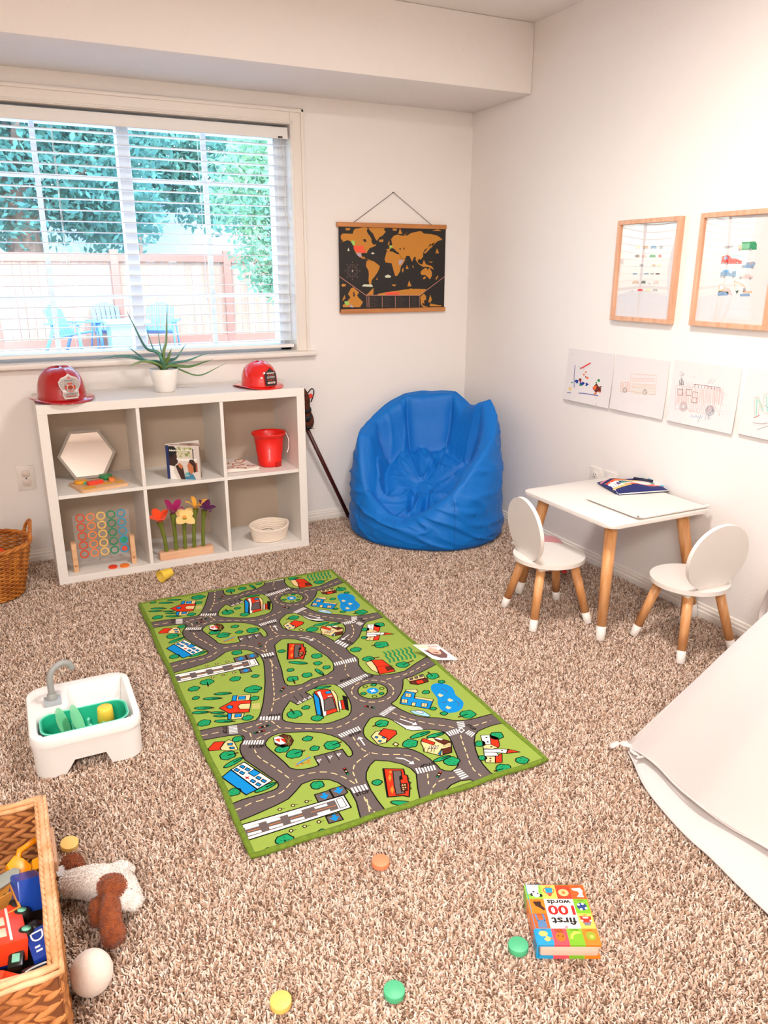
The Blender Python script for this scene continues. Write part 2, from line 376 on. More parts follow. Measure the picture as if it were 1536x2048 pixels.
leafm = {}
def leafmat(c, c2):
    k = c+c2
    if k not in leafm:
        m = mat('leaves_'+c, c, .7, col2=c2, nscale=2.0, spec=.2); N = m.node_tree.nodes; L = m.node_tree.links; b = N['Principled BSDF']
        tr = N.new('ShaderNodeBsdfTranslucent'); tr.inputs[0].default_value = lin(c); mxs = N.new('ShaderNodeMixShader'); mxs.inputs[0].default_value = .4
        L.new(b.outputs[0], mxs.inputs[1]); L.new(tr.outputs[0], mxs.inputs[2]); L.new(mxs.outputs[0], N['Material Output'].inputs[0]); leafm[k] = m
    return leafm[k]
def tree(label, x, y, h, blobs, n, c, c2, tr=.22, seed=0, lz=.13, k=1.0):
    x = -2.29+(x+2.29)*k; y = -3.66+(y+3.66)*k; h *= k; tr *= k; lz *= k*.8; blobs = [tuple(q*k for q in b) for b in blobs]; n = int(n*1.5)
    t = thing('tree', label, 'tree', (x, y, GZ), group='trees beyond the window'); rng = np.random.default_rng(seed)
    bm = bmesh.new(); tube(bm, catmull([(0, 0, -.05), (.03, 0, h*.3), (-.05, .05, h*.6), (.05, 0, h*.9)], 4), [tr*(1-.75*i/12) for i in range(13)], 10)
    for i in range(7):
        a = i*2.4; z = h*(.35+.07*i); tube(bm, [(0, 0, z), (math.cos(a)*h*.13, math.sin(a)*h*.13, z+h*.1), (math.cos(a)*h*.25, math.sin(a)*h*.25, z+h*.22)], [tr*.35, tr*.2, tr*.07], 6)
    obj('trunk', bm, mat('bark', '#8d7568', .9, noise=.4, nscale=6, stretch=(4, 4, .8), bump=.5, bscale=8), t)
    B = np.array(blobs, float); wts = B[:, 3]**2; idx = rng.choice(len(B), n, p=wts/wts.sum()); d = rng.normal(size=(n, 3)); d /= np.linalg.norm(d, axis=1)[:, None]
    P = B[idx, :3] + d*(B[idx, 3]*rng.uniform(.45, 1.08, n))[:, None]*np.array([1, 1, .8])
    u = rng.normal(size=(n, 3)); u /= np.linalg.norm(u, axis=1)[:, None]; v = np.cross(u, rng.normal(size=(n, 3))); v /= np.linalg.norm(v, axis=1)[:, None]
    s = rng.uniform(.6, 1.2, n)[:, None]*lz; V = np.stack([P-u*s, P-v*s*.45, P+u*s, P+v*s*.45], 1).reshape(-1, 3)
    me = bpy.data.meshes.new('foliage'); me.vertices.add(n*4); me.vertices.foreach_set('co', V.ravel()); me.loops.add(n*4); me.loops.foreach_set('vertex_index', np.arange(n*4, dtype=np.int32)); me.polygons.add(n); me.polygons.foreach_set('loop_start', np.arange(0, n*4, 4, dtype=np.int32)); me.update(); me.validate()
    link('foliage', me, leafmat(c, c2), t)
tree('tall evergreen with a thick trunk at the left behind the fence', -1.6, 14.6, 6.5, [(0, 0, 3.0, 1.5), (-1, 0, 4.2, 1.8), (1.3, 0, 3.3, 1.5), (.5, .3, 5.2, 2.0), (2.2, .5, 4.6, 1.4), (-.8, 0, 2.4, .9), (1.8, .2, 2.6, 1.1)], 11000, '#5f9488', '#3f7876', .45, 1)
tree('leafy green tree in the middle of the window behind the fence', .6, 14.6, 6, [(0, 0, 3.4, 1.4), (-1.2, .3, 4.3, 1.4), (1.2, 0, 4.2, 1.6), (0, 0, 5.2, 1.6), (1.8, 0, 2.9, 1.2), (-.4, 0, 2.4, .8)], 9000, '#6a9b8a', '#46817a', .2, 2, k=1.25)
tree('light green bushy tree in front of the fence at the right of the window', 2.35, 9.6, 3.6, [(0, 0, 1.7, .95), (.6, 0, 2.6, 1.0), (-.5, 0, 2.7, .9), (.9, 0, 1.5, .9), (.2, 0, 3.4, 1.1), (1.5, .2, 2.3, 1.0), (-.1, 0, 1.25, .5)], 10000, '#93b78f', '#629a88', .1, 3, .085)
tree('dark tree far behind the house seen through the left pane', -6.5, 17, 7, [(0, 0, 3.5, 2), (1.5, 0, 5, 2.2), (-1, 0, 5.5, 2), (2.6, 0, 3.2, 1.5)], 7000, '#4b7f7a', '#30666a', .3, 4, k=1.6)
tree('tall tree filling the top of the window beyond the house', 4.5, 18, 8, [(0, 0, 5.0, 2.2), (-2.2, 0, 5.4, 2.0), (2, 0, 4.4, 2.2), (1, 0, 3, 1.5)], 9000, '#568c80', '#38736c', .3, 5, k=1.95)
adir = mat('chair_blue_plastic', '#5688ba', .5)
def garden_chair(label, x, y, rz):
    t = thing('garden_chair', label, 'chair', (x, y, GZ), rz, 'blue garden chairs on the gravel')
    bm = bmesh.new(); box(bm, -.26, .26, -.28, .24, .30, .335, .01, mx=Matrix.Rotation(math.radians(-10), 4, 'X')); obj('seat', bm, adir, t)
    for i in range(6):
        bm = bmesh.new(); x0 = -.26+i*.089; h = .46+.12*math.sin(PI*(i+.5)/6); box(bm, x0, x0+.072, 0, .02, 0, h, .008, mx=TR((0, .22, .30), (math.radians(-22), 0, 0))); obj('back_slat', bm, adir, t)
    for s in (-1, 1):
        bm = bmesh.new(); box(bm, s*.33-.06, s*.33+.06, -.34, .36, .50, .525, .01); obj('armrest', bm, adir, t)
        bm = bmesh.new(); tube(bm, [(s*.33, -.28, .5), (s*.34, -.32, 0)], .035, 8, flat=.5); obj('leg', bm, adir, t)
        bm = bmesh.new(); tube(bm, [(s*.30, .2, .5), (s*.31, .42, 0)], .035, 8, flat=.5); obj('leg', bm, adir, t)
garden_chair('blue slatted garden chair facing right, leftmost on the gravel by the fence', -1.06, 11.5, .9)
garden_chair('blue slatted garden chair directly behind the blue grey fire table', -.36, 12.05, .1)
garden_chair('pale blue slatted garden chair to the right of the fire table, behind the window post', .42, 11.6, -.35)
ft = thing('fire_table', 'blue grey box shaped fire table between the garden chairs', 'table', (-.24, 11.0, GZ)); ft.scale = (.8, .8, 1)
bm = bmesh.new(); box(bm, -.38, .38, -.38, .38, .03, .52, .01); obj('cabinet', bm, mat('fire_table_grey', '#6f93b5', .6), ft)
bm = bmesh.new(); box(bm, -.46, .46, -.46, .46, .52, .58, .01); obj('tabletop', bm, mat('fire_table_top', '#8aa7bf', .5), ft)

# ------------------------------------------------------------------ carpet pile
def pile():
    rng = np.random.default_rng(7); x0, x1, y0, y1 = -2.95, -.02, -3.35, -.02; sp = .0040
    gx, gy = np.meshgrid(np.arange(x0, x1, sp), np.arange(y0, y1, sp)); x = gx.ravel(); y = gy.ravel(); n = len(x)
    x = x+rng.uniform(-.6, .6, n)*sp; y = y+rng.uniform(-.6, .6, n)*sp
    keep = ~((x > -1.925) & (x < -1.125) & (y > -2.25) & (y < -.745)) & ~((x > -2.19) & (x < -1.09) & (y > -.355))
    dx, dy = x+2.29, y+3.664; a = np.degrees(np.arctan2(dx, dy)); dist = np.hypot(dx, dy)
    keep &= (a > -8) & (a < 60) & (dist > .75)
    x, y = x[keep], y[keep]; n = len(x)
    th = rng.uniform(0, 2*PI, n); ln = rng.uniform(.004, .009, n); wd = rng.uniform(.0011, .0020, n)
    # drift of the pile: soft footprints in the nap
    hz = .0100+.002*np.sin(x*7+2*np.sin(y*5))*np.sin(y*6+1.3*np.sin(x*4)) + rng.uniform(-.003, .003, n)
    c, s = np.cos(th), np.sin(th); z0 = np.full(n, FZ)
    P0 = np.stack([x, y, z0], 1); U = np.stack([c, s, 0*c], 1); W = np.stack([-s, c, 0*c], 1)
    Pm = P0 + U*(ln*.35)[:, None] + np.array([0, 0, 1])*(hz*.75)[:, None]; Pt = P0 + U*ln[:, None] + np.array([0, 0, 1])*hz[:, None] + W*(rng.uniform(-.003, .003, n))[:, None]
    w = wd[:, None]; V = np.stack([P0-W*w, P0+W*w, Pm+W*w*1.15, Pm-W*w*1.15, Pt+W*w*.7, Pt-W*w*.7], 1).reshape(-1, 3)
    b = (np.arange(n)*6)[:, None]; F = np.concatenate([b+np.array([[0, 1, 2, 3]]), b+np.array([[3, 2, 4, 5]])], 1).reshape(-1)
    me = bpy.data.meshes.new('carpet_pile'); me.vertices.add(n*6); me.vertices.foreach_set('co', V.ravel().astype(np.float32)); me.loops.add(len(F)); me.loops.foreach_set('vertex_index', F.astype(np.int32)); me.polygons.add(n*2); me.polygons.foreach_set('loop_start', np.arange(0, n*8, 4, dtype=np.int32))
    me.update()
    at = me.attributes.new('tint', 'FLOAT', 'POINT'); at.data.foreach_set('value', np.repeat(rng.random(n), 6).astype(np.float32))
    m = bpy.data.materials.new('carpet_yarn'); m.use_nodes = True; N = m.node_tree.nodes; L = m.node_tree.links; bs = N['Principled BSDF']; bs.inputs['Roughness'].default_value = .95; bs.inputs['Specular IOR Level'].default_value = .1
    an = N.new('ShaderNodeAttribute'); an.attribute_name = 'tint'; r = N.new('ShaderNodeValToRGB'); L.new(an.outputs['Fac'], r.inputs[0]); L.new(r.outputs[0], bs.inputs['Base Color'])
    E = r.color_ramp.elements; E[0].position = 0; E[0].color = lin(YARN[0]); E[1].position = 1; E[1].color = lin(YARN[3])
    for p, cc in ((.22, YARN[1]), (.6, YARN[2])): e = E.new(p); e.color = lin(cc)
    o = link('carpet_pile', me, m); tag(o, 'beige and brown flecked short pile carpet covering the floor', 'carpet', kind='stuff'); return n
YARN = ('#98765f', '#caa991', '#e0c6b2', '#eeddce')
print('tufts', pile())

# ------------------------------------------------------------------ cube shelf
SX0, SX1, SY0, SY1, SZ0, SZ1 = -2.20, -1.08, -.3646, -.012, FZ, .757
sh = thing('cube_shelf', 'white six compartment cube shelf standing below the window', 'shelf', ((SX0+SX1)/2, -.19, SZ0))
def spart(name, x0, x1, y0, y1, z0, z1, bev=.0012):
    bm = bmesh.new(); box(bm, x0, x1, y0, y1, z0, z1, bev, segs=1); bmesh.ops.translate(bm, vec=(-(SX0+SX1)/2, .19, -SZ0), verts=bm.verts); return obj(name, bm, whitem, sh, ang=20)
spart('top_panel', SX0, SX1, SY0, SY1, SZ1-.038, SZ1); spart('bottom_panel', SX0, SX1, SY0, SY1, SZ0, .026)
spart('side_panel', SX0, SX0+.038, SY0, SY1, .026, SZ1-.038); spart('side_panel', SX1-.038, SX1, SY0, SY1, .026, SZ1-.038)
spart('middle_shelf', SX0+.038, SX1-.038, SY0+.004, SY1, .365, .380)
for x in (-1.824, -1.471):
    spart('divider', x, x+.015, SY0+.004, SY1, .026, .365); spart('divider', x, x+.015, SY0+.004, SY1, .380, SZ1-.038)
spart('back_panel', SX0+.038, SX1-.038, SY1-.006, SY1, .026, SZ1-.038, 0).data.materials[0] = mat('beige_back_board', '#cdb9a4', .7)
Z1, Z2, ZT = .0262, .3802, .7572
# ------------------------------------------------------------------ fire helmets
def helmet(label, loc, rz, s, col, kind):
    h = thing('fire_helmet', label, 'helmet', loc, rz, 'toy fire helmets on the cube shelf'); h.scale = (s, s, s)
    pm = mat('helmet_'+col, col, .12, coat=.6)
    bm = bmesh.new(); n = 48; rings = []
    for j in range(15):
        t = j/14; a = t*PI/2; z = .012+.120*math.sin(a)**.92; ring = []
        for i in range(n):
            th = i*2*PI/n; r = max(math.cos(a), 0)**.62*(1+.035*max(0, math.cos(4*th))**8*math.sin(a*1.0)); ring.append(bm.verts.new((.100*r*math.sin(th)*.93, -.112*r*math.cos(th), z+.006*max(0, math.cos(4*th))**8*math.sin(a))))
        rings.append(ring)
    skinrings(bm, rings); cap(bm, rings[-1]); obj('shell', bm, pm, h)
    bm = bmesh.new(); R = []
    for k, (ri, dz) in enumerate(((.98, .014), (1.0, .012), (1.16, .008), (1.30, .003), (1.325, .0), (1.31, -.0005), (1.15, .004), (.97, .009))):
        ring = []
        for i in range(n):
            th = i*2*PI/n; back = max(0, -math.cos(th))**2; f = (ri-1)*(1+1.1*back); lift = .012*abs(math.sin(th))**3*(ri-1)/.32
            ring.append(bm.verts.new((.093*(1+f)*math.sin(th), -.112*(1+f*.95)*math.cos(th), dz+lift)))
        R.append(ring)
    R.append(R[0]); skinrings(bm, R); obj('brim', bm, pm, h)
    # shield on the front
    def fn(u, v, d): 
        u = u*1.16
        yy = -.1165-.004*(1 if v < .03 else 0)+.020*max(0, (v-.045)/.07)**1.6*1.0 + .28*u*u/.1 - d
        return (u, yy, .018+v)
    badge = [(-.022, 0), (.022, 0), (.027, .012), (.026, .030), (.035, .050), (.036, .068), (.026, .082), (.008, .090), (0, .098), (-.008, .090), (-.026, .082), (-.036, .068), (-.035, .050), (-.026, .030), (-.027, .012)]
    A = Art(fn, dict(ARTC, s='#cfc6c0', f='#a89c96', k='#241a18', r='#c23a1e', d='#8a3a1e'), dz=.0012, rough=.35, pre='badge'); 
    def strips(c, l, P, m=1):
        ys = [y for _, y in P]; y0, y1 = min(ys), max(ys); K = 10
        for i in range(K):
            for j in range(8):
                ya, yb = y0+(y1-y0)*i/K, y0+(y1-y0)*(i+1)/K; xa, xb = -.04+.01*j, -.03+.01*j
                Q = clip(P, (xa, ya, xb, yb))
                if Q: A.face(c, l, Q)
    if kind:
        strips('s', 2, badge); strips('f', 2.6, [(x*.9, .006+y*.88) for x, y in badge])
        for i in range(-6, 7):
            for j in range(11): 
                x, y = i*.0052, .012+j*.0072
                if abs(x) < .030 and (abs(x) > .019 or y > .072 or y < .02) and y < .082-.4*max(0, abs(x)-.01): A.disc('s', 3.2, x, y, .0016, 6)
        for q in range(4):
            a = q*PI/2; P = [(.006, .007), (.006, .019), (.013, .0195), (.0165, .017), (.0115, .0105)]; P = [(0+x, y) for x, y in [(-.009, .017), (.009, .017), (.005, .009), (-.005, .009)]]
            A.face('r', 4, [(x*math.cos(a)-y*math.sin(a), .045+x*math.sin(a)+y*math.cos(a)) for x, y in P]); A.disc('s', 3.6, 0, .045, .020, 20)
        A.disc('r', 5, 0, .045, .0095); A.disc('w', 4.6, 0, .045, .0108); A.disc('d', 5.6, 0, .045, .0075)
        A.text('k', 4, 'FIRE DEPT', (-.015, .070), (.015, .070), .0045); A.text('k', 4, 'FIRE & RESCUE', (-.016, .018), (.016, .018), .0042); A.text('r', 4, 'NAXNOOX', (-.017, .008), (.017, .008), .006); A.face('r', 4, [(-.006, .078), (.006, .078), (0, .088)])
    else:
        badge2 = [(-.026, 0), (.026, 0), (.030, .006), (.030, .062), (.024, .072), (.012, .080), (0, .092), (-.012, .080), (-.024, .072), (-.030, .062), (-.030, .006)]
        strips('k', 2, badge2)
        for y0, y1, c in ((.010, .020, 's'), (.038, .048, 's'), (.062, .068, 's')): A.rect_(c, 3.4, -.020, y0, .020, y1)
        for x in (-.012, 0, .012): A.disc('r', 3.2, x, .030, .004, 8); A.disc('r', 3.2, x, .055, .0035, 8)
        A.text('k', 4.4, 'RESCUE', (-.018, .0395), (.018, .0395), .0065); A.text('r', 4.4, 'FIRE', (-.012, .012), (.012, .012), .006)
    b = A.build('badge', h); b['label'] = 'silver diamond plate badge' if kind else 'black badge with silver bars'
    return h
helmet('dark red toy fire helmet with silver badge on the left end of the shelf', (-2.092, -.250, ZT+.0006), math.radians(13), 1.0, '#b00d16', 1)
helmet('bright red toy fire helmet with black badge on the right end of the shelf', (-1.252, -.245, ZT+.0006), math.radians(14), .84, '#e3150f', 0)

# ------------------------------------------------------------------ potted aloe
po = thing('potted_aloe', 'green aloe plant in a small white pot on top of the shelf', 'plant', (-1.668, -.215, ZT))
bm = bmesh.new(); lathe(bm, [(0, 0), (.036, 0), (.041, .006), (.056, .060), (.061, .100), (.0585, .101), (.052, .085), (.0, .085)], 32); obj('pot', bm, mat('white_pot', '#f2ede6', .45), po)
bm = bmesh.new(); lathe(bm, [(0, .0895), (.035, .090), (.054, .0875), (.054, .084)], 24); obj('soil', bm, mat('soil', '#2c1f19', .95, bump=1, bscale=120), po)
aloem = mat('aloe_green', '#4f7a3c', .45, col2='#86995a', nscale=9, stretch=(1, 1, .4)); aloed = mat('aloe_blue_green', '#35706a', .45, col2='#5f9a83', nscale=9)
for i, (dx, dy, dz, w, sag, mm) in enumerate([(.035, -.01, .285, .013, -.02, 0), (-.135, 0, .265, .014, -.035, 1), (-.062, .03, .205, .007, -.02, 1), (-.004, .06, .205, .006, 0, 1), (-.27, .02, .058, .010, .045, 1), (-.185, .08, .062, .008, .02, 1), (-.155, -.08, .035, .015, .035, 0), (-.13, .09, .105, .010, -.01, 1), (.125, .08, .112, .011, -.01, 1), (.20, -.03, .075, .011, .004, 1), (.20, -.08, .050, .014, -.008, 0), (.275, -.03, .030, .008, -.045, 0), (-.02, -.06, .06, .016, .02, 1), (.03, -.05, .10, .014, .0, 0)]):
    bm = bmesh.new(); P = [(0, 0, .088), (dx*.12, dy*.12, .088+dz*.25+max(0, sag)*.2+.012), (dx*.5, dy*.5, .09+dz*.5+sag*.9), (dx*.8, dy*.8, .09+dz*.8+sag*.5), (dx, dy, .088+dz)]
    pts = catmull(P, 5); m = len(pts); tube(bm, pts, [max(.0006, 1.6*w*(1-(k/(m-1))**1.5)*min(1, .75+k/m)) for k in range(m)], 8, flat=.38)
    obj('leaf', bm, aloed if mm else aloem, po)

# ------------------------------------------------------------------ hexagon mirror
hx = thing('hexagonal_mirror', 'hexagonal mirror with pale frame leaning inside the upper left compartment', 'mirror', (-2.012, -.118, Z2+.001)); hx.rotation_euler = (math.radians(-14), 0, math.radians(0))
def hexp(r): return [(r*math.cos(k*PI/3), r*math.sin(k*PI/3)+.1065) for k in range(6)]
bm = bmesh.new(); o1 = [bm.verts.new((x, 0, z)) for x, z in hexp(.1225)]; o2 = [bm.verts.new((x, -.014, z)) for x, z in hexp(.1225)]; i1 = [bm.verts.new((x, -.014, z)) for x, z in hexp(.110)]; i2 = [bm.verts.new((x, -.008, z)) for x, z in hexp(.109)]
skinrings(bm, [o1, o2, i1, i2]); cap(bm, o1); bmesh.ops.recalc_face_normals(bm, faces=bm.faces); obj('frame', bm, mat('mirror_frame', '#a89a8c', .4), hx, ang=20)
bm = bmesh.new(); f = cap(bm, [bm.verts.new((x, -.0085, z)) for x, z in hexp(.110)], 0); obj('mirror_glass', bm, mat('mirror_silver', '#f4f1ee', .02, metal=1), hx, ang=0)

# ------------------------------------------------------------------ shape board and blocks
pine = wood('light_wood', '#e9bd92', '#d8a477', 0, .55)
PBX, PBY, PBR = -1.990, -.255, math.radians(14)
pbm = Matrix.Translation((PBX, PBY, Z2)) @ Matrix.Rotation(PBR, 4, 'Z')
pb = thing('shape_puzzle_board', 'light wooden shape puzzle board lying in the upper left compartment', 'puzzle board'); pb.matrix_world = pbm
bmboard = bmesh.new(); prism(bmboard, rrect(.20, .168, .010), .011, bev=.002)
A = Art(lambda u, v, h: (u, v, .0112+h), dict(ARTC, y='#f2b13c', o='#f0913f', t='#7fbf8e', g='#b9c56a')); A.rect_('y', 1, -.085, -.070, -.035, -.030); A.rect_('y', 1, .005, -.045, .045, -.012); A.rect_('y', 1, .055, -.055, .09, -.020); A.rect_('g', 1, -.03, .045, .02, .07); join_into(A.build('board', pb), bmboard, [pine])
def block(label, pts, h, u, v, col, rot=0, z=.0115):
    bm = bmesh.new(); prism(bm, pts, h, bev=.0025); o = obj('shape_block', bm, mat('block_'+col, col, .35), ang=30); o.matrix_world = pbm @ TR((u, v, z), (0, 0, rot)); tag(o, label, 'toy block', 'coloured wooden blocks on the puzzle board')
cir = lambda r: [(r*math.cos(i*PI/14), r*math.sin(i*PI/14)) for i in range(28)]
block('amber round wooden block on the left corner of the puzzle board', cir(.027), .013, -.060, .045, '#e8a01c')
block('green round wooden block at the back of the puzzle board', cir(.028), .017, .050, .052, '#2c8a50')
block('red rectangular wooden block in the middle of the puzzle board', rrect(.066, .024, .003), .016, -.018, -.008, '#e5452f', .08)
block('teal striped wooden bar behind the red block on the puzzle board', rrect(.066, .018, .003), .010, -.026, .018, '#5db390', .08)
block('orange square wooden block tilted beside the green round block', rrect(.022, .040, .003), .013, .058, .005, '#f4893c', -.25)

# ------------------------------------------------------------------ booklet
bk = thing('picture_booklet', 'thin picture booklet standing half open in the upper middle compartment', 'book', (-1.700, -.270, Z2+.0005), math.radians(-33))
W_, H_ = .152, .152
bm = bmesh.new(); box(bm, 0, W_, -.0012, 0, 0, H_)
cov = obj('front_cover', bm, mat('booklet_card', '#e9e0d6', .35), bk, ang=0)
A = Art(lambda u, v, h: (u, -.0013-h, v), dict(ARTC, n='#3a2018', m='#1f2d63', r='#a45a3a', o='#c8754a', g='#b6bb78', w='#f3ece4', y='#d8cdb8', k='#15100f', b='#3f7f9e', t='#6fb3ad', p='#dccfc6'), (0, 0, W_, H_), dz=.00025)
A.rect_('p', 1, 0, 0, W_, H_); A.rect_('y', 2, .03, .095, .122, .145); 
random.seed(3)
for i in range(26): A.disc('g', 3, random.uniform(.045, .118), random.uniform(.102, .142), random.uniform(.003, .007), 7)
A.rect_('w', 2, .03, .082, .14, .094); A.rect_('k', 4, .122, .092, .126, .138); A.rect_('r', 3, .130, .035, .14, .075); A.rect_('m', 5, 0, 0, .013, H_)
A.face('k', 4, [(.013, .148), (.038, .148), (.050, .135), (.050, .118), (.034, .112), (.030, .098), (.013, .10)]); A.face('n', 4, [(.013, .10), (.03, .098), (.034, .113), (.048, .117), (.050, .10), (.047, .092), (.053, .084), (.050, .072), (.042, .066), (.036, .058), (.013, .062)])
A.face('w', 4, [(.013, .062), (.032, .058), (.030, .03), (.045, 0), (.013, 0)]); A.face('n', 4.5, [(.040, .06), (.052, .065), (.06, .072), (.072, .062), (.078, .03), (.082, 0), (.062, 0), (.050, .03)]); A.face('o', 5, [(.050, .07), (.062, .073), (.074, .058), (.068, .045), (.056, .055)])
A.face('b', 4, [(.078, 0), (.083, .028), (.10, .035), (.12, .022), (.13, 0)]); A.face('t', 5, [(.078, .012), (.083, .028), (.10, .035), (.097, .018)]); A.face('o', 5, [(.094, .062), (.102, .078), (.118, .072), (.124, .04), (.112, .022), (.098, .036)]); A.face('n', 5.5, [(.102, .078), (.108, .09), (.124, .09), (.134, .07), (.133, .035), (.122, .03), (.121, .06), (.112, .07)])
A.text('w', 7, 'Making Muffins', (.018, .122), (.120, .126), .0115); A.text('w', 7, 'EVERY', (.082, .012), (.105, .015), .005)
ca = A.build('cover_print', cov)
for k in range(5):
    a = math.radians(6+7*k); bm = bmesh.new(); pp = [(0, .001*k), (W_*.3*math.cos(a*1.5), W_*.3*math.sin(a*1.5)+.006), (W_*.65*math.cos(a), W_*.65*math.sin(a)+.006), (W_*.97*math.cos(a*.8), W_*.97*math.sin(a*.8))]
    pts = catmull([Vector((x, y, 0)) for x, y in pp], 4); lo = [bm.verts.new((p.x, p.y, .001)) for p in pts]; hi = [bm.verts.new((p.x, p.y, H_-.003-.001*k+.006*(k % 2))) for p in pts]; skinrings(bm, [lo, hi], closed=False); obj('page', bm, mat('glossy_page', '#dccabb', .3, col2='#8b5a44', nscale=14), bk)
bm = bmesh.new(); box(bm, 0, W_, 0, .0012, 0, H_+.004, mx=Matrix.Rotation(math.radians(40), 4, 'Z')); obj('back_cover', bm, mat('booklet_card', '#e9e0d6', .35), bk, ang=0)

# ------------------------------------------------------------------ folded cloth
cl = bmesh.new(); G = []
def clf(u, v, lay): 
    x = -1.447+u*.160-.02*v; y = -.292+v*.175-.010*u
    z = Z2+.002+lay*.0065+.004*math.sin(u*7+v*3)*math.sin(v*6+lay)*(.4+.3*lay)+(.006 if v > .7 else 0)*math.sin(u*9)**2
    return (x, y, z)
for lay in (0, 1, 2):
    g = [[cl.verts.new(clf(i/12, j/12, lay)) for i in range(13)] for j in range(13)]; G.append(g)
    for j in range(12):
        for i in range(12): cl.faces.new((g[j][i], g[j][i+1], g[j+1][i+1], g[j+1][i]))
for g0, g1 in zip(G, G[1:]):
    e0 = [g0[0][i] for i in range(13)]+[g0[j][12] for j in range(1, 13)]+[g0[12][i] for i in range(11, -1, -1)]+[g0[j][0] for j in range(11, 0, -1)]
    e1 = [g1[0][i] for i in range(13)]+[g1[j][12] for j in range(1, 13)]+[g1[12][i] for i in range(11, -1, -1)]+[g1[j][0] for j in range(11, 0, -1)]
    skinrings(cl, [e0, e1])
bmesh.ops.recalc_face_normals(cl, faces=cl.faces)
A = Art(lambda u, v, h: tuple(Vector(clf(min(max(u, 0), 1), min(max(v, 0), 1), 2))+Vector((0, 0, .0008+h))), dict(ARTC, o='#c96a3a', k='#2c3038', y='#e9a24a'), (0, 0, 1, 1))
for cx_, cy_, r_ in ((.2, .25, .13), (.55, .45, .16), (.25, .7, .14), (.75, .8, .14), (.85, .25, .10), (.5, .08, .12)):
    P = [(cx_+r_*math.cos(t*PI/9)*(1+.2*math.sin(t*1.3)), cy_+r_*.8*math.sin(t*PI/9)*(1+.15*math.cos(t))) for t in range(18)]
    A.stroke('o', 1, P, .03, True)
A.rect_('y', 1, .75, .9, .88, .99)
o = A.build('folded_cloth'); join_into(o, cl, [mat('cloth_cream', '#f3e2d6', .9)]); tag(o, 'folded cream cloth with orange loops in the upper right compartment', 'cloth')

# ------------------------------------------------------------------ red bucket
bu = thing('toy_bucket', 'red plastic sand bucket standing in the upper right compartment', 'bucket', (-1.213, -.225, Z2+.0005)); bu.scale = (.94, .94, 1)
bm = bmesh.new(); n = 40; R = []
for r, z in ((.0, .002), (.050, .002), (.056, .0), (.058, .006), (.062, .035), (.060, .037), (.068, .085), (.066, .087), (.074, .130), (.074, .140), (.079, .143), (.087, .152), (.088, .158), (.084, .158), (.076, .150), (.070, .120), (.054, .010), (0, .008)):
    if r == 0: R.append(r); R[-1] = [bm.verts.new((0, 0, z))]; continue
    k = 1 if z > .14 else .35; R.append([bm.verts.new((r*(1-.03*k*(1-abs(math.cos(4*i*2*PI/n))))*math.cos(i*2*PI/n), r*(1-.03*k*(1-abs(math.cos(4*i*2*PI/n))))*math.sin(i*2*PI/n), z)) for i in range(n)])
for a, b in zip(R, R[1:]):
    for i in range(n):
        if len(a) == 1: bm.faces.new((a[0], b[(i+1) % n], b[i]))
        elif len(b) == 1: bm.faces.new((a[i], a[(i+1) % n], b[0]))
        else: bm.faces.new((a[i], a[(i+1) % n], b[(i+1) % n], b[i]))
redm = mat('bucket_red', '#ea1a10', .4, coat=.1); obj('pail', bm, redm, bu, ang=50)
bm = bmesh.new(); box(bm, -.016, .016, -.066, -.050, .0, .022, .002, mx=Matrix.Rotation(.45, 4, 'Z')); obj('embossed_notch', bm, mat('bucket_red_dark', '#b5120c', .5), bu)
bm = bmesh.new(); tube(bm, catmull([(.088, -.01, .145), (.094, -.025, .120), (.086, -.045, .085), (.072, -.060, .065)], 6), .0025, 8); cyl(bm, (.084, 0, .146), (.091, -.004, .146), .006, n=12); obj('handle', bm, mat('handle_white', '#f3e5e0', .4), bu)

# ------------------------------------------------------------------ counting ring game
rg = thing('ring_game_board', 'clear connecting rings game on wooden feet in the lower left compartment', 'game', (-2.004, -.300, Z1))
acr = bpy.data.materials.new('clear_acrylic'); acr.use_nodes = True; N = acr.node_tree.nodes; L_ = acr.node_tree.links; N.clear(); o_ = N.new('ShaderNodeOutputMaterial'); mx_ = N.new('ShaderNodeMixShader'); t_ = N.new('ShaderNodeBsdfTransparent'); g_ = N.new('ShaderNodeBsdfPrincipled'); g_.inputs['Base Color'].default_value = lin('#e8ddd6'); g_.inputs['Roughness'].default_value = .1
mx_.inputs[0].default_value = .05; L_.new(t_.outputs[0], mx_.inputs[1]); L_.new(g_.outputs[0], mx_.inputs[2]); L_.new(mx_.outputs[0], o_.inputs[0])
bm = bmesh.new(); 
for y in (-.006, .006): box(bm, -.112, .118, y-.0008, y+.0008, .026, .246)
for x in (-.112, -.065, -.020, .025, .070, .118): box(bm, x-.0008, x+.0008, -.006, .006, .026, .246)
obj('clear_panel', bm, acr, rg, ang=0)
for s, x in ((-1, -.121), (1, .119)):
    bm = bmesh.new(); box(bm, x-.010, x+.010, -.022, .022, 0, .128, .0015); ft_ = obj('wooden_foot', bm, pine, rg)
    bm = bmesh.new(); cyl(bm, (x, -.0215, .030), (x, -.0235, .030), .0055, n=14); obj('peg', bm, mat('peg_wood', '#c98a5a', .6), ft_)
cols = ('#d9522a', '#f08a4a', '#f0c46a', '#2f8f63', '#3d9dc4')
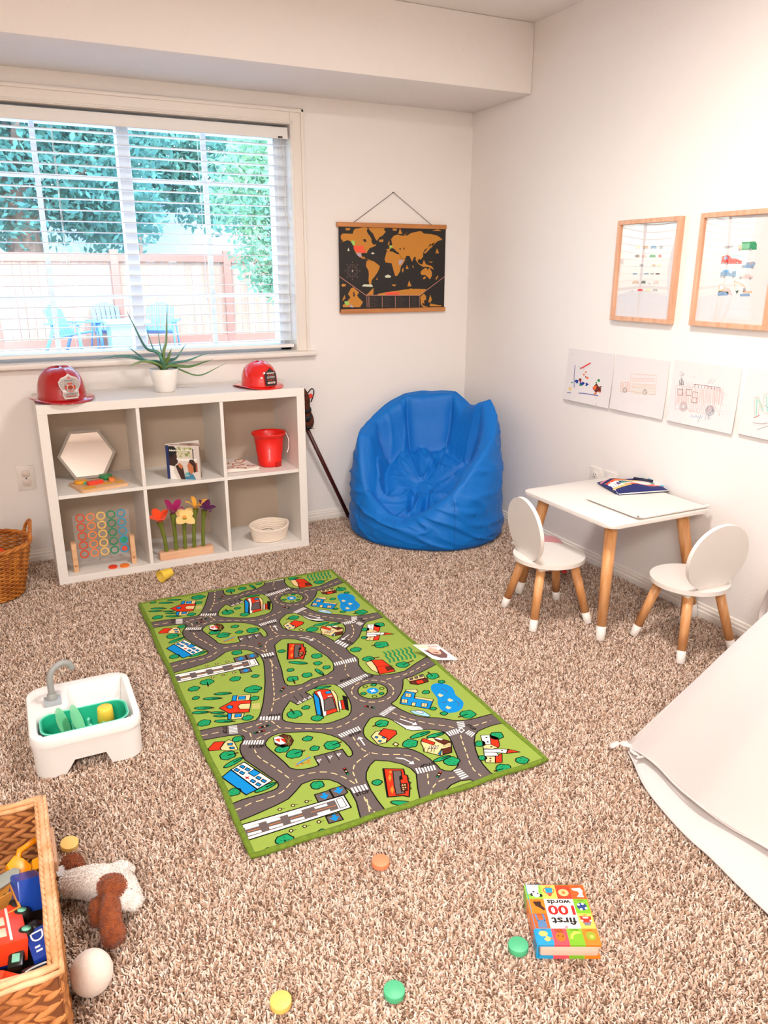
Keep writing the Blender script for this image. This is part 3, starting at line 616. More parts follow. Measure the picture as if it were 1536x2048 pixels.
for i in range(5):
    for j in range(5):
        x = -.081+i*.0415; z = .072+j*.0405+.004*i*0; bm = bmesh.new(); pr = [(.0132, -.0055), (.0185, -.0055), (.0185, .0055), (.0132, .0055), (.0132, -.0055)]
        lathe(bm, [(r, z_-.0028) for r, z_ in pr], 22, mx=TR((x, -.0085, z), (PI/2, 0, 0))); bmesh.ops.scale(bm, vec=(1, .35, 1), verts=bm.verts, space=TR((0, .0085, 0))); obj('ring', bm, mat('ring_'+cols[i], cols[i], .35), rg)
def disc_toy(name, label, cat, loc, rot, r, t, col, group=None, bev=.0012):
    bm = bmesh.new(); prism(bm, [(r*math.cos(i*PI/16), r*math.sin(i*PI/16)) for i in range(32)], t, bev=bev); o = obj(name, bm, mat('disc_'+col, col, .45), ang=30); o.location = loc; o.rotation_euler = rot; return tag(o, label, cat, group)
disc_toy('game_counter', 'green counter held inside the ring game board', 'counter', (-2.004+.085, -.302, Z1+.072+.0405), (PI/2, 0, 0), .0155, .004, '#12a36a', 'loose counters of the ring game')
disc_toy('game_counter', 'red counter in the bottom right ring of the ring game board', 'counter', (-2.004+.085, -.302, Z1+.072), (PI/2, 0, 0), .0135, .004, '#ee4a2a', 'loose counters of the ring game')
disc_toy('game_counter', 'red counter lying flat in front of the ring game board', 'counter', (-1.978, -.330, Z1+.0005), (.10, 0, 0), .019, .005, '#e8401c', 'loose counters of the ring game')
disc_toy('game_counter', 'orange counter lying flat beside the right wooden foot of the ring game', 'counter', (-1.930, -.336, Z1+.0005), (.10, 0, 0), .020, .005, '#f5822f', 'loose counters of the ring game')

# ------------------------------------------------------------------ felt flowers in a wooden block
bm = bmesh.new(); box(bm, -.121, .119, -.022, .022, 0, .034, .0025); hb = obj('flower_holder', bm, wood('pale_beech', '#edc09c', '#dfaa84', 0, .6)); hb.location = (-1.655, -.322, Z1); tag(hb, 'pale wooden block with holes holding five felt flowers', 'flower holder')
stemm = mat('felt_stem', '#717c2a', .95, bump=.4, bscale=150)
def felt(c): return mat('felt_'+c, c, .95, bump=.4, bscale=150, sheen=.2)
def flower(label, bx, tx, tz, pet, c, cc, n=4, tilt=(0, 0), cup=.5, L=.042, wd=.018):
    f = thing('felt_flower', label, 'flower', (bx, -.322, Z1+.032), 0, 'felt flowers in the wooden block'); top = Vector((tx-bx, 0, tz-Z1-.032))
    bm = bmesh.new(); pts = catmull([(0, 0, -.004), (top.x*.15, 0, top.z*.35), (top.x*.55, 0, top.z*.72), tuple(top)], 4); m = len(pts); tube(bm, pts, [.0085+.006*max(0, k/(m-1)-.7)/.3 for k in range(m)], 10); obj('stem', bm, stemm, f)
    mx = TR(tuple(top), (tilt[0], tilt[1], 0))
    for k in range(n):
        bm = bmesh.new(); a = pet+k*2*PI/n; rows = []
        for i in range(8):
            t = i/7; wv = wd*math.sin(PI*min(1, t*.9+.08))**.8*(1 if t < .97 else .25); r = t*L; z = cup*L*math.sin(t*PI*.55)
            rows.append([bm.verts.new((r, wv*s_, z-.25*wv*(1-abs(s_))*1.0)) for s_ in (-1, -.5, 0, .5, 1)])
        for A_, B_ in zip(rows, rows[1:]):
            for i in range(4): bm.faces.new((A_[i], A_[i+1], B_[i+1], B_[i]))
        thicken(bm, .0022); bmesh.ops.transform(bm, matrix=mx @ Matrix.Rotation(a, 4, 'Z'), verts=bm.verts); obj('petal', bm, felt(c), f)
    bm = bmesh.new(); lathe(bm, [(0, .0), (.006, .002), (.008, .008), (.005, .014), (0, .016)], 12, mx=mx); obj('flower_centre', bm, felt(cc), f)
flower('orange red felt flower at the left end of the holder', -1.743, -1.762, .200, .3, '#ee4e1c', '#f5793a', 4, (.40, -.10), 1.0, .047, .020)
flower('magenta felt flower standing second from the left in the holder', -1.700, -1.702, .232, .8, '#a3145c', '#7a1048', 4, (.35, .1), 1.0, .050, .017)
flower('pale yellow felt flower facing forward in the middle of the holder', -1.660, -1.654, .205, .75, '#f8d689', '#f29a3c', 4, (.80, .1), .35, .056, .022)
flower('golden felt flower open to the sky, second from the right in the holder', -1.619, -1.600, .240, .2, '#eeaa3a', '#d98a2a', 4, (.18, .1), .75, .054, .011)
flower('dark purple felt flower at the right end of the holder', -1.578, -1.562, .228, 1.3, '#571049', '#3b0a33', 5, (.5, .35), .75, .044, .013)

# ------------------------------------------------------------------ rope basket
rb = bmesh.new(); Rk = []; cols_ = 9; n = 56; wallr = []
def ropept(k, i): 
    th = i*2*PI/n; t = k/(cols_-1); e = math.cos(2*th); rx = .076+.014*t; ry = .058+.010*t
    sup = 1+.05*abs(math.cos(th))**6; zz = .005+t*(.062+.011*math.sin(th)+.006*abs(math.cos(th))**9)
    return Vector((rx*sup*math.cos(th), ry*math.sin(th), zz))
for k in range(cols_):
    pts = [ropept(k, i) for i in range(n)]; rr = .0058; rings = []
    for i in range(n):
        d = (pts[(i+1) % n]-pts[i-1]).normalized(); u_ = Vector((0, 0, 1)); u_ = (u_-d*u_.dot(d)).normalized(); v_ = d.cross(u_); rings.append(ringv(rb, pts[i], u_, v_, rr, rr, 8))
    rings.append(rings[0]); skinrings(rb, rings)
lathe(rb, [(0, .002), (.05, .002), (.05, .006), (0, .006)], 32, e=1.0, mx=Matrix.Diagonal((1.5, 1.02, 1, 1)))
o = obj('rope_basket', rb, mat('cotton_rope', '#f3e3d2', .95, bump=.5, bscale=250), ang=60); o.location = (-1.243, -.262, Z1+.001); o.rotation_euler = (0, 0, .06); tag(o, 'small oval cream rope basket in the lower right compartment', 'basket')
tk = thing('toy_sunglasses', 'tiny brown and grey sunglasses lying inside the rope basket', 'sunglasses', (-1.245, -.255, Z1+.024), .1)
for s, cc in ((-1, '#7a3318'), (1, '#8a8580')):
    bm = bmesh.new(); prism(bm, [(.016*math.cos(i*PI/10)+s*.018, .011*math.sin(i*PI/10)) for i in range(20)], .003, bev=.0008); obj('lens', bm, mat('lens_'+cc, cc, .2), tk)
bm = bmesh.new(); tube(bm, [(-.034, .008, .003), (.0, .012, .006), (.036, .008, .003)], .0012, 6); tube(bm, [(.036, .008, .003), (.02, .03, .014), (-.02, .028, .014)], .0012, 6); obj('frame', bm, mat('dark_wire', '#3a2b26', .4), tk)

# ------------------------------------------------------------------ play table
tb = thing('play_table', 'white topped childrens play table with wooden legs against the right wall', 'table', (-.265, -1.515, -.004))
oak = wood('pine_leg', '#e6ab74', '#cf8e54', 2, .4); white = mat('white_lacquer', '#ebe4dc', .3)
bm = bmesh.new(); prism(bm, rrect(.475, .515, .03, 6), .014, bev=.003, mx=Matrix.Translation((0, 0, .421))); obj('tabletop', bm, white, tb)
def leg(par, top, foot, r0, r1, capz):
    top, foot = Vector(top), Vector(foot); t = capz/(top.z-foot.z); k = foot.lerp(top, t)
    bm = bmesh.new(); cyl(bm, k, top, r1+(r0-r1)*t, r0, 20); l = obj('leg', bm, oak, par)
    bm = bmesh.new(); d = (top-foot).normalized(); tube(bm, [foot, foot+d*.003, k], [r1*.9, r1, r1+(r0-r1)*t+.0003], 20); obj('leg_cap', bm, white, l)
for (tx, ty), (fx, fy) in (((-.170, -.185), (-.230, -.244)), ((-.180, .180), (-.241, .238)), ((.165, -.185), (.228, -.245)), ((.165, .180), (.222, .230))):
    leg(tb, (tx, ty, .421), (fx, fy, 0), .0235, .0165, .052)
# ------------------------------------------------------------------ two chairs
def chair(label, x, y, ang):
    c = thing('play_chair', label, 'chair', (x, y, -.004), -math.radians(ang), 'white childrens chairs at the play table')
    bm = bmesh.new(); prism(bm, [(.132*math.cos(i*PI/32), .134*math.sin(i*PI/32)) for i in range(64)], .015, bev=.004, mx=Matrix.Translation((0, 0, .236))); obj('seat', bm, white, c)
    bm = bmesh.new(); 
    for s in (-1, 1): box(bm, s*.068-.018, s*.068+.018, -.085, .085, .218, .236, .005)
    box(bm, -.085, .085, -.016, .016, .220, .236, .004); obj('seat_support', bm, white, c)
    bm = bmesh.new(); n = 56; P = []
    for i in range(n):
        a = i*2*PI/n; P.append((.127*math.cos(a), .116+.120*math.sin(a)))
    P = [(x_, max(y_, .003)) for x_, y_ in P]
    prism(bm, P, .014, bev=.004, mx=TR((0, -.092, .245), (math.radians(97), 0, 0)) @ Matrix.Translation((0, 0, -.007))); obj('backrest', bm, white, c)
    for sx in (-1, 1):
        for sy in (-1, 1): leg(c, (sx*.066, sy*.068, .226), (sx*.117, sy*.117, 0), .0175, .0145, .043)
    return c
chair('white round backed childrens chair on the bean bag side of the table', -.540, -1.498, 98)
chair('white round backed childrens chair nearest the white tent', -.247, -1.903, 3)
# ------------------------------------------------------------------ on the table
pp = bmesh.new(); rows = []
prof = [(-.0, .0022), (-.1, .0012), (-.2, .0012), (-.268, .0014), (-.279, .0016), (-.286, -.002), (-.288, -.010), (-.283, -.016), (-.276, -.0175), (-.270, -.014), (-.2695, -.0155)]
prof = [(0, .003), (-.05, .0012), (-.15, .001), (-.25, .0012), (-.262, .0015), (-.274, .002), (-.2805, .005), (-.281, .010), (-.276, .014), (-.270, .0125), (-.268, .009), (-.2715, .0065)]
for k, (dy, z) in enumerate(prof):
    rows.append([pp.verts.new((-.375+.345*i/12+(.0 if k else .004*math.sin(i)), -1.485+dy-.0008*i*0, .4312+z+(.006*(1-i)**2 if i < 1 and k < 9 else 0))) for i in range(13)])
for a, b in zip(rows, rows[1:]):
    for i in range(12): pp.faces.new((a[i], a[i+1], b[i+1], b[i]))
thicken(pp, .0006); bmesh.ops.recalc_face_normals(pp, faces=pp.faces); tag(obj('drawing_paper', pp, mat('white_paper', '#eae3dc', .8), ang=50), 'large white drawing paper with a curled edge lying on the play table', 'paper')
po_ = Matrix(((.215, .045, 0, -.222), (-.048, .175, 0, -1.498), (0, 0, 1, .4335), (0, 0, 0, 1)))
def puf(u, v): 
    m_ = max(0, min(1, min(u, 1-u)*6))*max(0, min(1, min(v, 1-v)*5)); return .004+.016*math.sqrt(m_)*(1-.25*math.sin(u*9+v*4)*m_)+.004*math.sin(u*5)*m_+.006*u*(1-u)
pouch = thing('pencil_pouch', 'striped zipped pencil pouch with navy edge lying at the back of the play table', 'pouch'); 
bm = bmesh.new(); K = 16; g1 = [[bm.verts.new(po_ @ Vector((i/K, j/K, puf(i/K, j/K)))) for i in range(K+1)] for j in range(K+1)]; g0 = [[bm.verts.new(po_ @ Vector((i/K, j/K, .0012))) for i in range(K+1)] for j in range(K+1)]
for j in range(K):
    for i in range(K): bm.faces.new((g1[j][i], g1[j][i+1], g1[j+1][i+1], g1[j+1][i])); bm.faces.new((g0[j][i], g0[j+1][i], g0[j+1][i+1], g0[j][i+1]))
def loopv(g): return [g[0][i] for i in range(K+1)]+[g[j][K] for j in range(1, K+1)]+[g[K][i] for i in range(K-1, -1, -1)]+[g[j][0] for j in range(K-1, 0, -1)]
skinrings(bm, [loopv(g0), loopv(g1)])
A = Art(lambda u, v, h: tuple(po_ @ Vector((u, v, puf(u, v)+.0006+h))), dict(ARTC, k='#1b2466', r='#e9502c', y='#f3c47a', e='#3d8d73', p='#e98c9a', v='#6a4a8c', w='#f8f1ea', o='#f08a3a'), dz=.0002)
def band(c, v0, v1, u0=0, u1=1, l=1):
    for i in range(24):
        a, b = u0+(u1-u0)*i/24, u0+(u1-u0)*(i+1)/24; q = lambda t: .012*math.sin(t*8+v0*9)
        for j in range(3):
            va, vb = v0+(v1-v0)*j/3, v0+(v1-v0)*(j+1)/3; A.face(c, l, [(a, min(1, max(0, va+q(a)))), (b, min(1, max(0, va+q(b)))), (b, min(1, max(0, vb+q(b)))), (a, min(1, max(0, vb+q(a))))])
for c, v0, v1, u0, u1 in (('k', .0, .20, 0, 1), ('p', .22, .29, .5, 1), ('r', .26, .36, .25, .85), ('y', .24, .34, 0, .35), ('v', .40, .52, 0, .2), ('e', .42, .49, .2, .6), ('e', .40, .50, .6, .9), ('y', .58, .72, .2, .9), ('r', .60, .70, .0, .4), ('p', .80, .88, 0, .5), ('v', .82, .90, .35, .7), ('e', .74, .8, .7, .95), ('k', .94, 1, .0, .7)): band(c, v0, v1, u0, u1)
band('w', 0, 1, 0, 1, .4); band('k', 0, 1, -.0, .035, 2)
o = A.build('pouch_body', pouch); join_into(o, bm, [mat('pouch_navy', '#20295f', .8)])
bm = bmesh.new(); tube(bm, [po_ @ Vector((.0, -.005, .006)), po_ @ Vector((.5, -.012, .007)), po_ @ Vector((1, -.005, .006))], .0022, 6); obj('zip', bm, mat('zip_white', '#f2ede8', .6), pouch)
bm = bmesh.new(); tube(bm, catmull([po_ @ Vector(p) for p in ((.93, .25, .012), (1.06, .30, .018), (1.08, .50, .022), (.98, .60, .024), (.88, .62, .024))], 5), .008, 8, flat=.35); obj('wrist_loop', bm, mat('loop_blue', '#7cb9d6', .7), pouch)
bm = bmesh.new(); tube(bm, [po_ @ Vector(p) for p in ((.62, .74, .026), (.86, .42, .026))], .0055, 8); obj('pull_tab', bm, mat('navy_dark', '#151a3c', .6), pouch)
# ------------------------------------------------------------------ pink balloon, strip
pk = thing('pink_balloon', 'pink balloon with a red knot on the carpet under the play table', 'balloon', (-.262, -1.150, .0))
bm = bmesh.new(); lathe(bm, [(.0, -.082), (.03, -.077), (.06, -.055), (.078, -.02), (.080, .01), (.068, .045), (.045, .068), (.02, .082), (.006, .092)], 32, mx=TR((0, 0, .082), (math.radians(115), 0, math.radians(-40)))); obj('balloon', bm, mat('balloon_pink', '#ffb4ba', .3), pk)
bm = bmesh.new(); lathe(bm, [(.004, 0), (.009, .006), (.012, .014), (.007, .012), (0, .008)], 12, mx=TR((.030, -.077, .033), (math.radians(115), 0, math.radians(-40)))); obj('knot', bm, mat('knot_red', '#f2564e', .4), pk)
bm = bmesh.new(); box(bm, -.20, -.045, -.012, .012, 0, .012, .004, mx=None); o = obj('floor_strip', bm, mat('strip_white', '#efe6dc', .5)); o.location = (-.0, -.74, -.004); o.rotation_euler = (0, 0, .25); tag(o, 'flat white plastic strip on the carpet between bean bag and skirting board', 'strip')
# ------------------------------------------------------------------ bean bag
from mathutils import noise as MN
bb = bmesh.new()
fd = Vector((-.52, -.854, 0)); rd = Vector((.854, -.52, 0))
TAB = [(-62, .301, .235, 1), (-36, .273, .155, 0), (-20, .262, .138, 0), (2, .270, .186, 0), (25, .288, .267, 1), (50, .285, .386, 0), (75, .306, .490, 0), (94, .316, .590, 0), (106, .300, .652, 1), (120, .290, .625, 0), (136, .284, .604, 0), (153, .286, .664, 1), (180, .268, .660, 0), (207, .270, .652, 1), (228, .288, .598, 0), (246, .300, .540, 1), (270, .314, .486, 0), (284, .308, .370, 0)]
angs = [t[0] for t in TAB]+[TAB[0][0]+360]
def tab(a, k):
    a = (a-TAB[0][0]) % 360 + TAB[0][0]
    for i in range(len(TAB)):
        a0, a1 = angs[i], angs[i+1]
        if a0 <= a <= a1:
            t = (a-a0)/(a1-a0); p = [TAB[(i+j) % len(TAB)][k] for j in (-1, 0, 1, 2)]
            return .5*((2*p[1])+(-p[0]+p[2])*t+(2*p[0]-5*p[1]+4*p[2]-p[3])*t*t+(-p[0]+3*p[1]-3*p[2]+p[3])*t**3)*.4+(p[1]*(1-t)+p[2]*t)*.6
creases = [t[0] for t in TAB if t[3]]
def ridge(x, y, z, k=1.0): return max(0, 1-abs(MN.noise(Vector((x, y, z))))*k*4)
n = 300; rings = []; KR = 112
for k in range(KR+1):
    s = k/KR; ring = []
    for i in range(n):
        a = i*360/n-180; ar = math.radians(a); rr, rz = tab(a, 1), tab(a, 2); front = .5+.5*math.cos(ar)
        dc = min(abs((a-c+180) % 360-180) for c in creases); vee = math.exp(-dc/5.0)
        base = .372+.022*abs(math.sin(ar))-.030*front**3+.012*math.sin(2*ar)
        dseat = lambda r_: max(.135, min(.335, .255-.58*r_*math.cos(ar)))
        O = [(.0, .0), (base*.80, 0.0), (base*.965, .012), (base*1.01, .055), (base*.995, .10+.05*rz), (base*.65+(rr+.05)*.35, rz*.5+.05), (base*.25+(rr+.045)*.75, rz*.76+.022), (rr+.032, rz-.006), (rr+.004, rz+.002), (rr-.034, rz-.022), (rr*.80, .55*rz+.45*dseat(rr*.8)), (rr*.66, .18*rz+.82*dseat(rr*.66)+.01), (rr*.40, dseat(rr*.4)), (.03, dseat(.03)), (.0, dseat(0))]
        u = s*(len(O)-1); j = min(int(u), len(O)-2); t = u-j; p = [O[max(0, min(len(O)-1, j+q))] for q in (-1, 0, 1, 2)]
        r, z = [.5*((2*p[1][m])+(-p[0][m]+p[2][m])*t+(2*p[0][m]-5*p[1][m]+4*p[2][m]-p[3][m])*t*t+(-p[0][m]+3*p[1][m]-3*p[2][m]+p[3][m])*t**3) for m in (0, 1)]
        inner = max(0, min(1, (u-8.3)/1.2)); outer = max(0, min(1, (7.6-u)/1.0))*max(0, min(1, (u-1.6)/1.2))
        cx, cy = math.cos(ar), math.sin(ar)
        # seams pulled in, long drag folds on the outside, crumpled facets inside
        r += outer*(-.006*vee) + inner*(.034*vee-.008)*min(1, r/.12)*(1 if rz > .25 else .3)
        f1 = ridge(cx*1.1+.3, cy*1.1, z*13+cy*1.6+.5*cx); f2 = ridge(cx*1.8, cy*1.8+3, z*24+cy*2.5, .9)
        r += outer*(.013*f1**3*(.35+.65*front)+.005*f2**3-.006)
        g1 = ridge(cx*2.2*r*4+.4, cy*2.2*r*4, z*3+2, 1); g2 = ridge(cx*r*15+5, cy*r*15, z*8, 1)
        if u > 8.2:
            z += min(1, (u-8.2)/1.2)*(.024*g1**2.5+.006*g2**3-.012) - (.030*math.exp(-((u-10.9)/.33)**2) - .022*math.exp(-((u-11.9)/.5)**2))*(1 if rz > .3 else max(0, (rz-.2)/.1))
            lt, dp = r*math.sin(ar), r*math.cos(ar)
            z -= .040*math.exp(-((lt+.055+.12*(dp-.05))/.016)**2)*math.exp(-((dp-.11)/.08)**2)+.030*math.exp(-((lt-.012+.2*(dp-.1))/.013)**2)*math.exp(-((dp-.13)/.06)**2)
        elif u > 6: z += .007*MN.noise(Vector((cx*4, cy*4, 1)))
        r = max(r, 0); q = fd*(r*math.cos(ar))+rd*(r*math.sin(ar)); ring.append((q.x, q.y, max(z, 0)))
    rings.append(ring)
R = [[bb.verts.new(p) for p in ring] for ring in rings[1:-1]]
skinrings(bb, R); cap(bb, R[0], 0, True); c0 = bb.verts.new(Vector((0, 0, rings[-1][0][2])))
for i in range(n): bb.faces.new((R[-1][i], R[-1][(i+1) % n], c0))
bmesh.ops.recalc_face_normals(bb, faces=bb.faces)
blue = mat('bean_bag_blue', '#006ec6', .5, sheen=.04, bump=.05, bscale=700, spec=.3)
bo = thing('bean_bag_chair', 'bright blue nylon bean bag chair slumped in the corner of the room', 'bean bag', (-.462, -.402, -.004))
obj('cover', bb, blue, bo, ang=85)
seam = mat('seam_thread', '#084a8c', .7)
for c in creases[:-1]:
    bm = bmesh.new(); i = int(round((c+180) % 360/360*n)) % n; tube(bm, [Vector(rings[k][i]) for k in range(16, 66, 2)], .0011, 5); obj('seam', bm, seam, bo)
# ------------------------------------------------------------------ stick horse
st = thing('stick_horse', 'dark stick with a brown plush horse head leaning beside the shelf', 'stick horse', (-.730, -.045, -.004))
b0 = Vector((-.730, -.045, -.004)); L2 = lambda p: Vector(p)-b0
bm = bmesh.new(); cyl(bm, L2((-.730, -.045, -.004)), L2((-.990, -.075, .56)), .0105, .0105, 16); obj('stick', bm, mat('mahogany', '#4a1710', .35), st)
plush = mat('plush_brown', '#6b3417', .95, col2='#2a120a', nscale=60, bump=.8, bscale=200)
bm = bmesh.new(); tube(bm, catmull([L2(p) for p in ((-.958, -.075, .508), (-.960, -.075, .545), (-.966, -.075, .59), (-.975, -.075, .64), (-.995, -.08, .69), (-1.03, -.085, .71))], 5), [.012, .018, .024, .028, .030, .031, .031, .030, .028, .026, .023, .022, .022, .023, .025, .028, .030, .031, .031, .030, .029, .027, .025, .022, .017, .008], 16); obj('plush_head', bm, plush, st)
blk = mat('black_strap', '#120c0a', .6)
for a, b_, r in (((-.968, -.075, .592), (-.972, -.075, .606), .029), ((-.962, -.075, .55), (-.968, -.075, .575), .031), ((-.960, -.075, .508), (-.959, -.075, .522), .024)):
    bm = bmesh.new(); cyl(bm, L2(a), L2(b_), r, r, 18); obj('strap', bm, blk, st)
bm = bmesh.new(); tube(bm, catmull([L2(p) for p in ((-.972, -.09, .672), (-.955, -.09, .695), (-.938, -.085, .706), (-.928, -.085, .695), (-.932, -.085, .670), (-.945, -.085, .64))], 5), .0032, 6); obj('rein', bm, blk, st)
bm = bmesh.new(); lathe(bm, [(.0, -.004), (.010, -.004), (.012, 0), (.010, .004), (0, .004)], 16, mx=TR(tuple(L2((-.949, -.094, .672))), (PI/2, 0, 0))); obj('bridle_button', bm, mat('button_red', '#e23a24', .3), st)
bm = bmesh.new(); tube(bm, [L2((-.955, -.09, .515)), L2((-.944, -.095, .512)), L2((-.934, -.095, .506))], [.004, .010, .001], 8, flat=.4); obj('ear', bm, mat('ear_tan', '#a58a6c', .9), st)

# ------------------------------------------------------------------ world map scroll
wm = thing('hanging_world_map', 'black and gold world map poster hanging from wooden rails on the back wall', 'poster', (-.452, -.012, 1.06))
oakr = wood('map_rail_wood', '#cf8a4e', '#b8733c', 0, .45)
for z, x0, x1 in ((1.4655, -.306, .302), (1.0575, -.294, .306)):
    bm = bmesh.new(); box(bm, x0, x1, -.009, .011, z-1.06, z-1.06+.0215, .002); obj('rail', bm, oakr, wm)
bm = bmesh.new(); box(bm, -.2975, .301, -.0006, .0006, .004, .420); 
A = Art(lambda u, v, h: (u-.2975, -.0008-h, v), MAPC, (0, .0, .5985, .418), dz=.00018, rough=.45, pre='map')
A.rect_('k', 0, 0, .004, .5985, .418); A.data("""
o;1;0;20,729 39,749 94,750 148,748 156,775 172,795 227,803 275,814 310,805 298,778 322,744 353,718 349,677 373,649 401,657 397,643 361,629 329,618 305,587 297,569 273,580 245,572 237,559 248,538 272,538 304,511 352,497 336,508 296,518 256,517 216,534 185,562 158,606 155,640 139,673 93,690 61,679 19,665 46,679 23,699
o;1;0;314,805 370,815 507,816 486,795 507,775 474,740 434,719 410,688 390,711 370,752 338,779
o;1;0;296,497 328,507 377,494 401,477 441,452 437,428 413,386 384,350 351,315 343,273 323,273 315,316 319,372 315,407 292,441 288,462
o;1;0;515,582 540,593 589,586 639,562 664,569 681,527 731,513 706,478 677,442 669,399 640,357 615,353 598,400 585,442 573,477 507,484 495,512 507,554
o;1;0;515,610 548,617 544,645 581,652 572,687 568,707 597,739 638,750 683,741 754,745 787,767 837,778 905,790 939,766 1016,764 1103,748 1160,713 1104,695 1053,658 1028,622 1035,665 1010,665 993,629 955,614 934,579 935,543 905,511 892,521 867,500 849,535 832,542 807,492 777,549 739,549 731,527 698,513 672,541 655,576 630,590 597,618 564,624 548,593 519,592
o;1;0;907,385 920,407 962,432 980,432 990,407 1010,436 1041,392 1042,356 1021,319 994,341 964,363 920,363
o;1;0;845,514 884,471 936,443 997,443 1067,414 1040,450 970,468 944,514 927,464 884,478 854,528
o;1;0;938,334 959,349 973,338 960,323 938,321
o;1;0;690,414 707,435 711,407 699,385
o;1;0;1096,312 1121,352 1108,356 1086,326
o;1;0;531,658 544,693 552,659 531,648
o;1;0;942,579 985,622 1061,687 1057,666 1002,608 960,572
o;1;0;430,688 482,699 478,678 442,678
o;1;0;416,180 515,197 641,210 725,220 854,226 979,221 932,174 898,163 416,169
o;1;0;310,188 371,241 367,173 294,174
k;2;0;254,699 286,703 297,676 273,675
k;2;0;298,778 338,779 385,704 418,671 401,657 361,684 338,724 314,751
k;2;0;241,559 272,562 272,545 248,538
k;2;0;581,610 614,597 606,583 573,596
k;2;0;655,618 680,622 672,604
k;2;0;705,633 722,619 709,605
e;2;0;136,687 167,684 170,647 151,640 128,673
r;2;0;155,640 218,641 273,634 257,614 293,587 281,573 225,572 185,579 158,606
s;2;0;185,575 233,569 244,538 217,538 193,551
e;2;0;548,648 585,645 577,621 552,617
s;2;0;656,506 710,513 681,463 652,463
-p;3;2.2;1,350 285,169 902,161 1192,344
-p;3;1.6;295,167 297,53
-p;3;1.6;898,159 898,45
-p;3;2.0;318,156 319,51
-p;3;2.0;466,154 467,48
-p;3;2.0;616,152 618,45
-p;3;2.0;782,150 784,42
-v;3;0.5;334,149 397,148
-v;3;0.5;334,138 416,136
-v;3;0.5;334,126 434,125
-v;3;0.5;334,115 406,114
-v;3;0.5;334,103 425,102
-v;3;0.5;334,92 397,91
-v;3;0.5;334,80 415,79
-v;3;0.5;334,69 434,67
-v;3;0.5;334,57 406,56
-v;3;0.5;482,147 546,146
-v;3;0.5;482,135 565,134
-v;3;0.5;482,124 584,122
-v;3;0.5;482,112 556,111
-v;3;0.5;482,101 575,99
-v;3;0.5;482,89 546,88
-v;3;0.5;482,78 565,76
-v;3;0.5;482,66 584,64
-v;3;0.5;482,55 556,53
-v;3;0.5;633,145 707,144
-v;3;0.5;633,133 729,132
-v;3;0.5;633,122 751,120
-v;3;0.5;633,110 719,109
-v;3;0.5;633,98 740,97
-v;3;0.5;633,87 708,85
-v;3;0.5;633,75 730,73
-v;3;0.5;633,63 752,61
-v;3;0.5;633,52 719,50
-v;3;0.5;799,142 848,142
-v;3;0.5;799,131 863,130
-v;3;0.5;799,119 878,118
-v;3;0.5;799,107 856,106
-v;3;0.5;799,96 871,94
-v;3;0.5;799,84 849,83
-v;3;0.5;800,72 864,71
-v;3;0.5;800,60 879,59
-v;3;0.5;800,49 857,47
r;3;0;499,168 515,197 658,195 671,166
Tk;4;WORLD MAP|3.2;515,173 654,171
o;1;0;89,184 125,240 149,246 209,197 188,169 204,147 252,104 219,55 107,57 35,58 28,76 68,100 92,128 116,148
o;1;0;24,122 53,177 60,142 36,122
e;2;0;48,114 96,114 103,85 75,72 52,93
s;2;0;107,85 139,70 147,52 111,57
o;1;0;907,145 950,177 976,151 977,114 951,107 960,77 925,85 911,122
o;1;0;912,108 943,59 1005,39 943,41 916,71
o;1;0;1004,91 1028,165 1047,113 1030,84
o;1;0;1030,76 1119,60 1173,55 1155,44 1022,47
o;1;0;15,272 39,282 70,275 62,258 31,253
k;2;0;145,201 157,204 164,162 148,155
o;2;0;647,757 666,813 693,758
o;2;0;735,422 748,462 768,422
o;2;0;756,252 775,310 803,252
o;2;0;1080,576 1097,627 1123,577
o;2;0;400,317 408,342 420,316
w;2;0;89,590 99,620 113,590
o;2;0;810,437 818,460 829,437
w;2;0;495,354 532,368 569,353 557,337 507,337
w;2;0;341,570 365,580 385,570 365,560
w;2;0;242,256 262,274 351,273 363,250
o;2;0;574,271 624,271 615,253 586,257
o;2;0;712,748 766,784 733,759 725,745
o;2;0;1033,793 1101,812 1149,795
o;2;0;71,800 122,801 117,781 75,780
o;2;0;580,808 637,805 621,784 588,787
o;2;0;434,698 482,703 474,678 434,681
o;2;0;996,493 1048,495 1039,483
o;2;0;776,230 815,230 798,215
-v;2;1.2;195,403 193,388 187,374 178,361 167,352 153,346 139,344 125,346 111,352 100,362 91,374 86,388 85,403 87,418 92,432 101,445 113,454 126,460 140,462 155,460 168,454 179,445 188,433 193,418 195,403
-v;2;0.8;185,403 183,391 179,379 171,369 162,361 151,356 139,355 127,356 116,361 107,369 100,379 96,391 94,403 96,416 101,427 108,437 118,445 128,450 140,451 152,450 163,445 172,437 179,427 184,416 185,403
w;3;0;132,403 140,411 148,403 139,395
-v;2;0.8;140,403 192,403
-v;2;0.8;140,403 176,364
-v;2;0.8;140,403 139,348
-v;2;0.8;140,403 102,364
-v;2;0.8;140,403 88,403
-v;2;0.8;140,403 103,442
-v;2;0.8;140,403 140,458
-v;2;0.8;140,403 177,442
v;2;0;212,403 219,409 226,403 219,397
v;2;0;188,345 195,351 202,345 195,339
v;2;0;131,321 139,328 146,321 138,315
v;2;0;76,345 83,352 90,345 83,339
v;2;0;54,403 61,409 68,403 61,397
v;2;0;78,460 85,467 92,460 84,454
v;2;0;133,484 141,491 148,485 140,478
v;2;0;189,461 196,467 203,461 196,455
""", ws=.001, outline='k', ows=.0)
o = A.build('map_sheet', wm); join_into(o, bm, [mat('map_back', '#1c1613', .6)], 0)
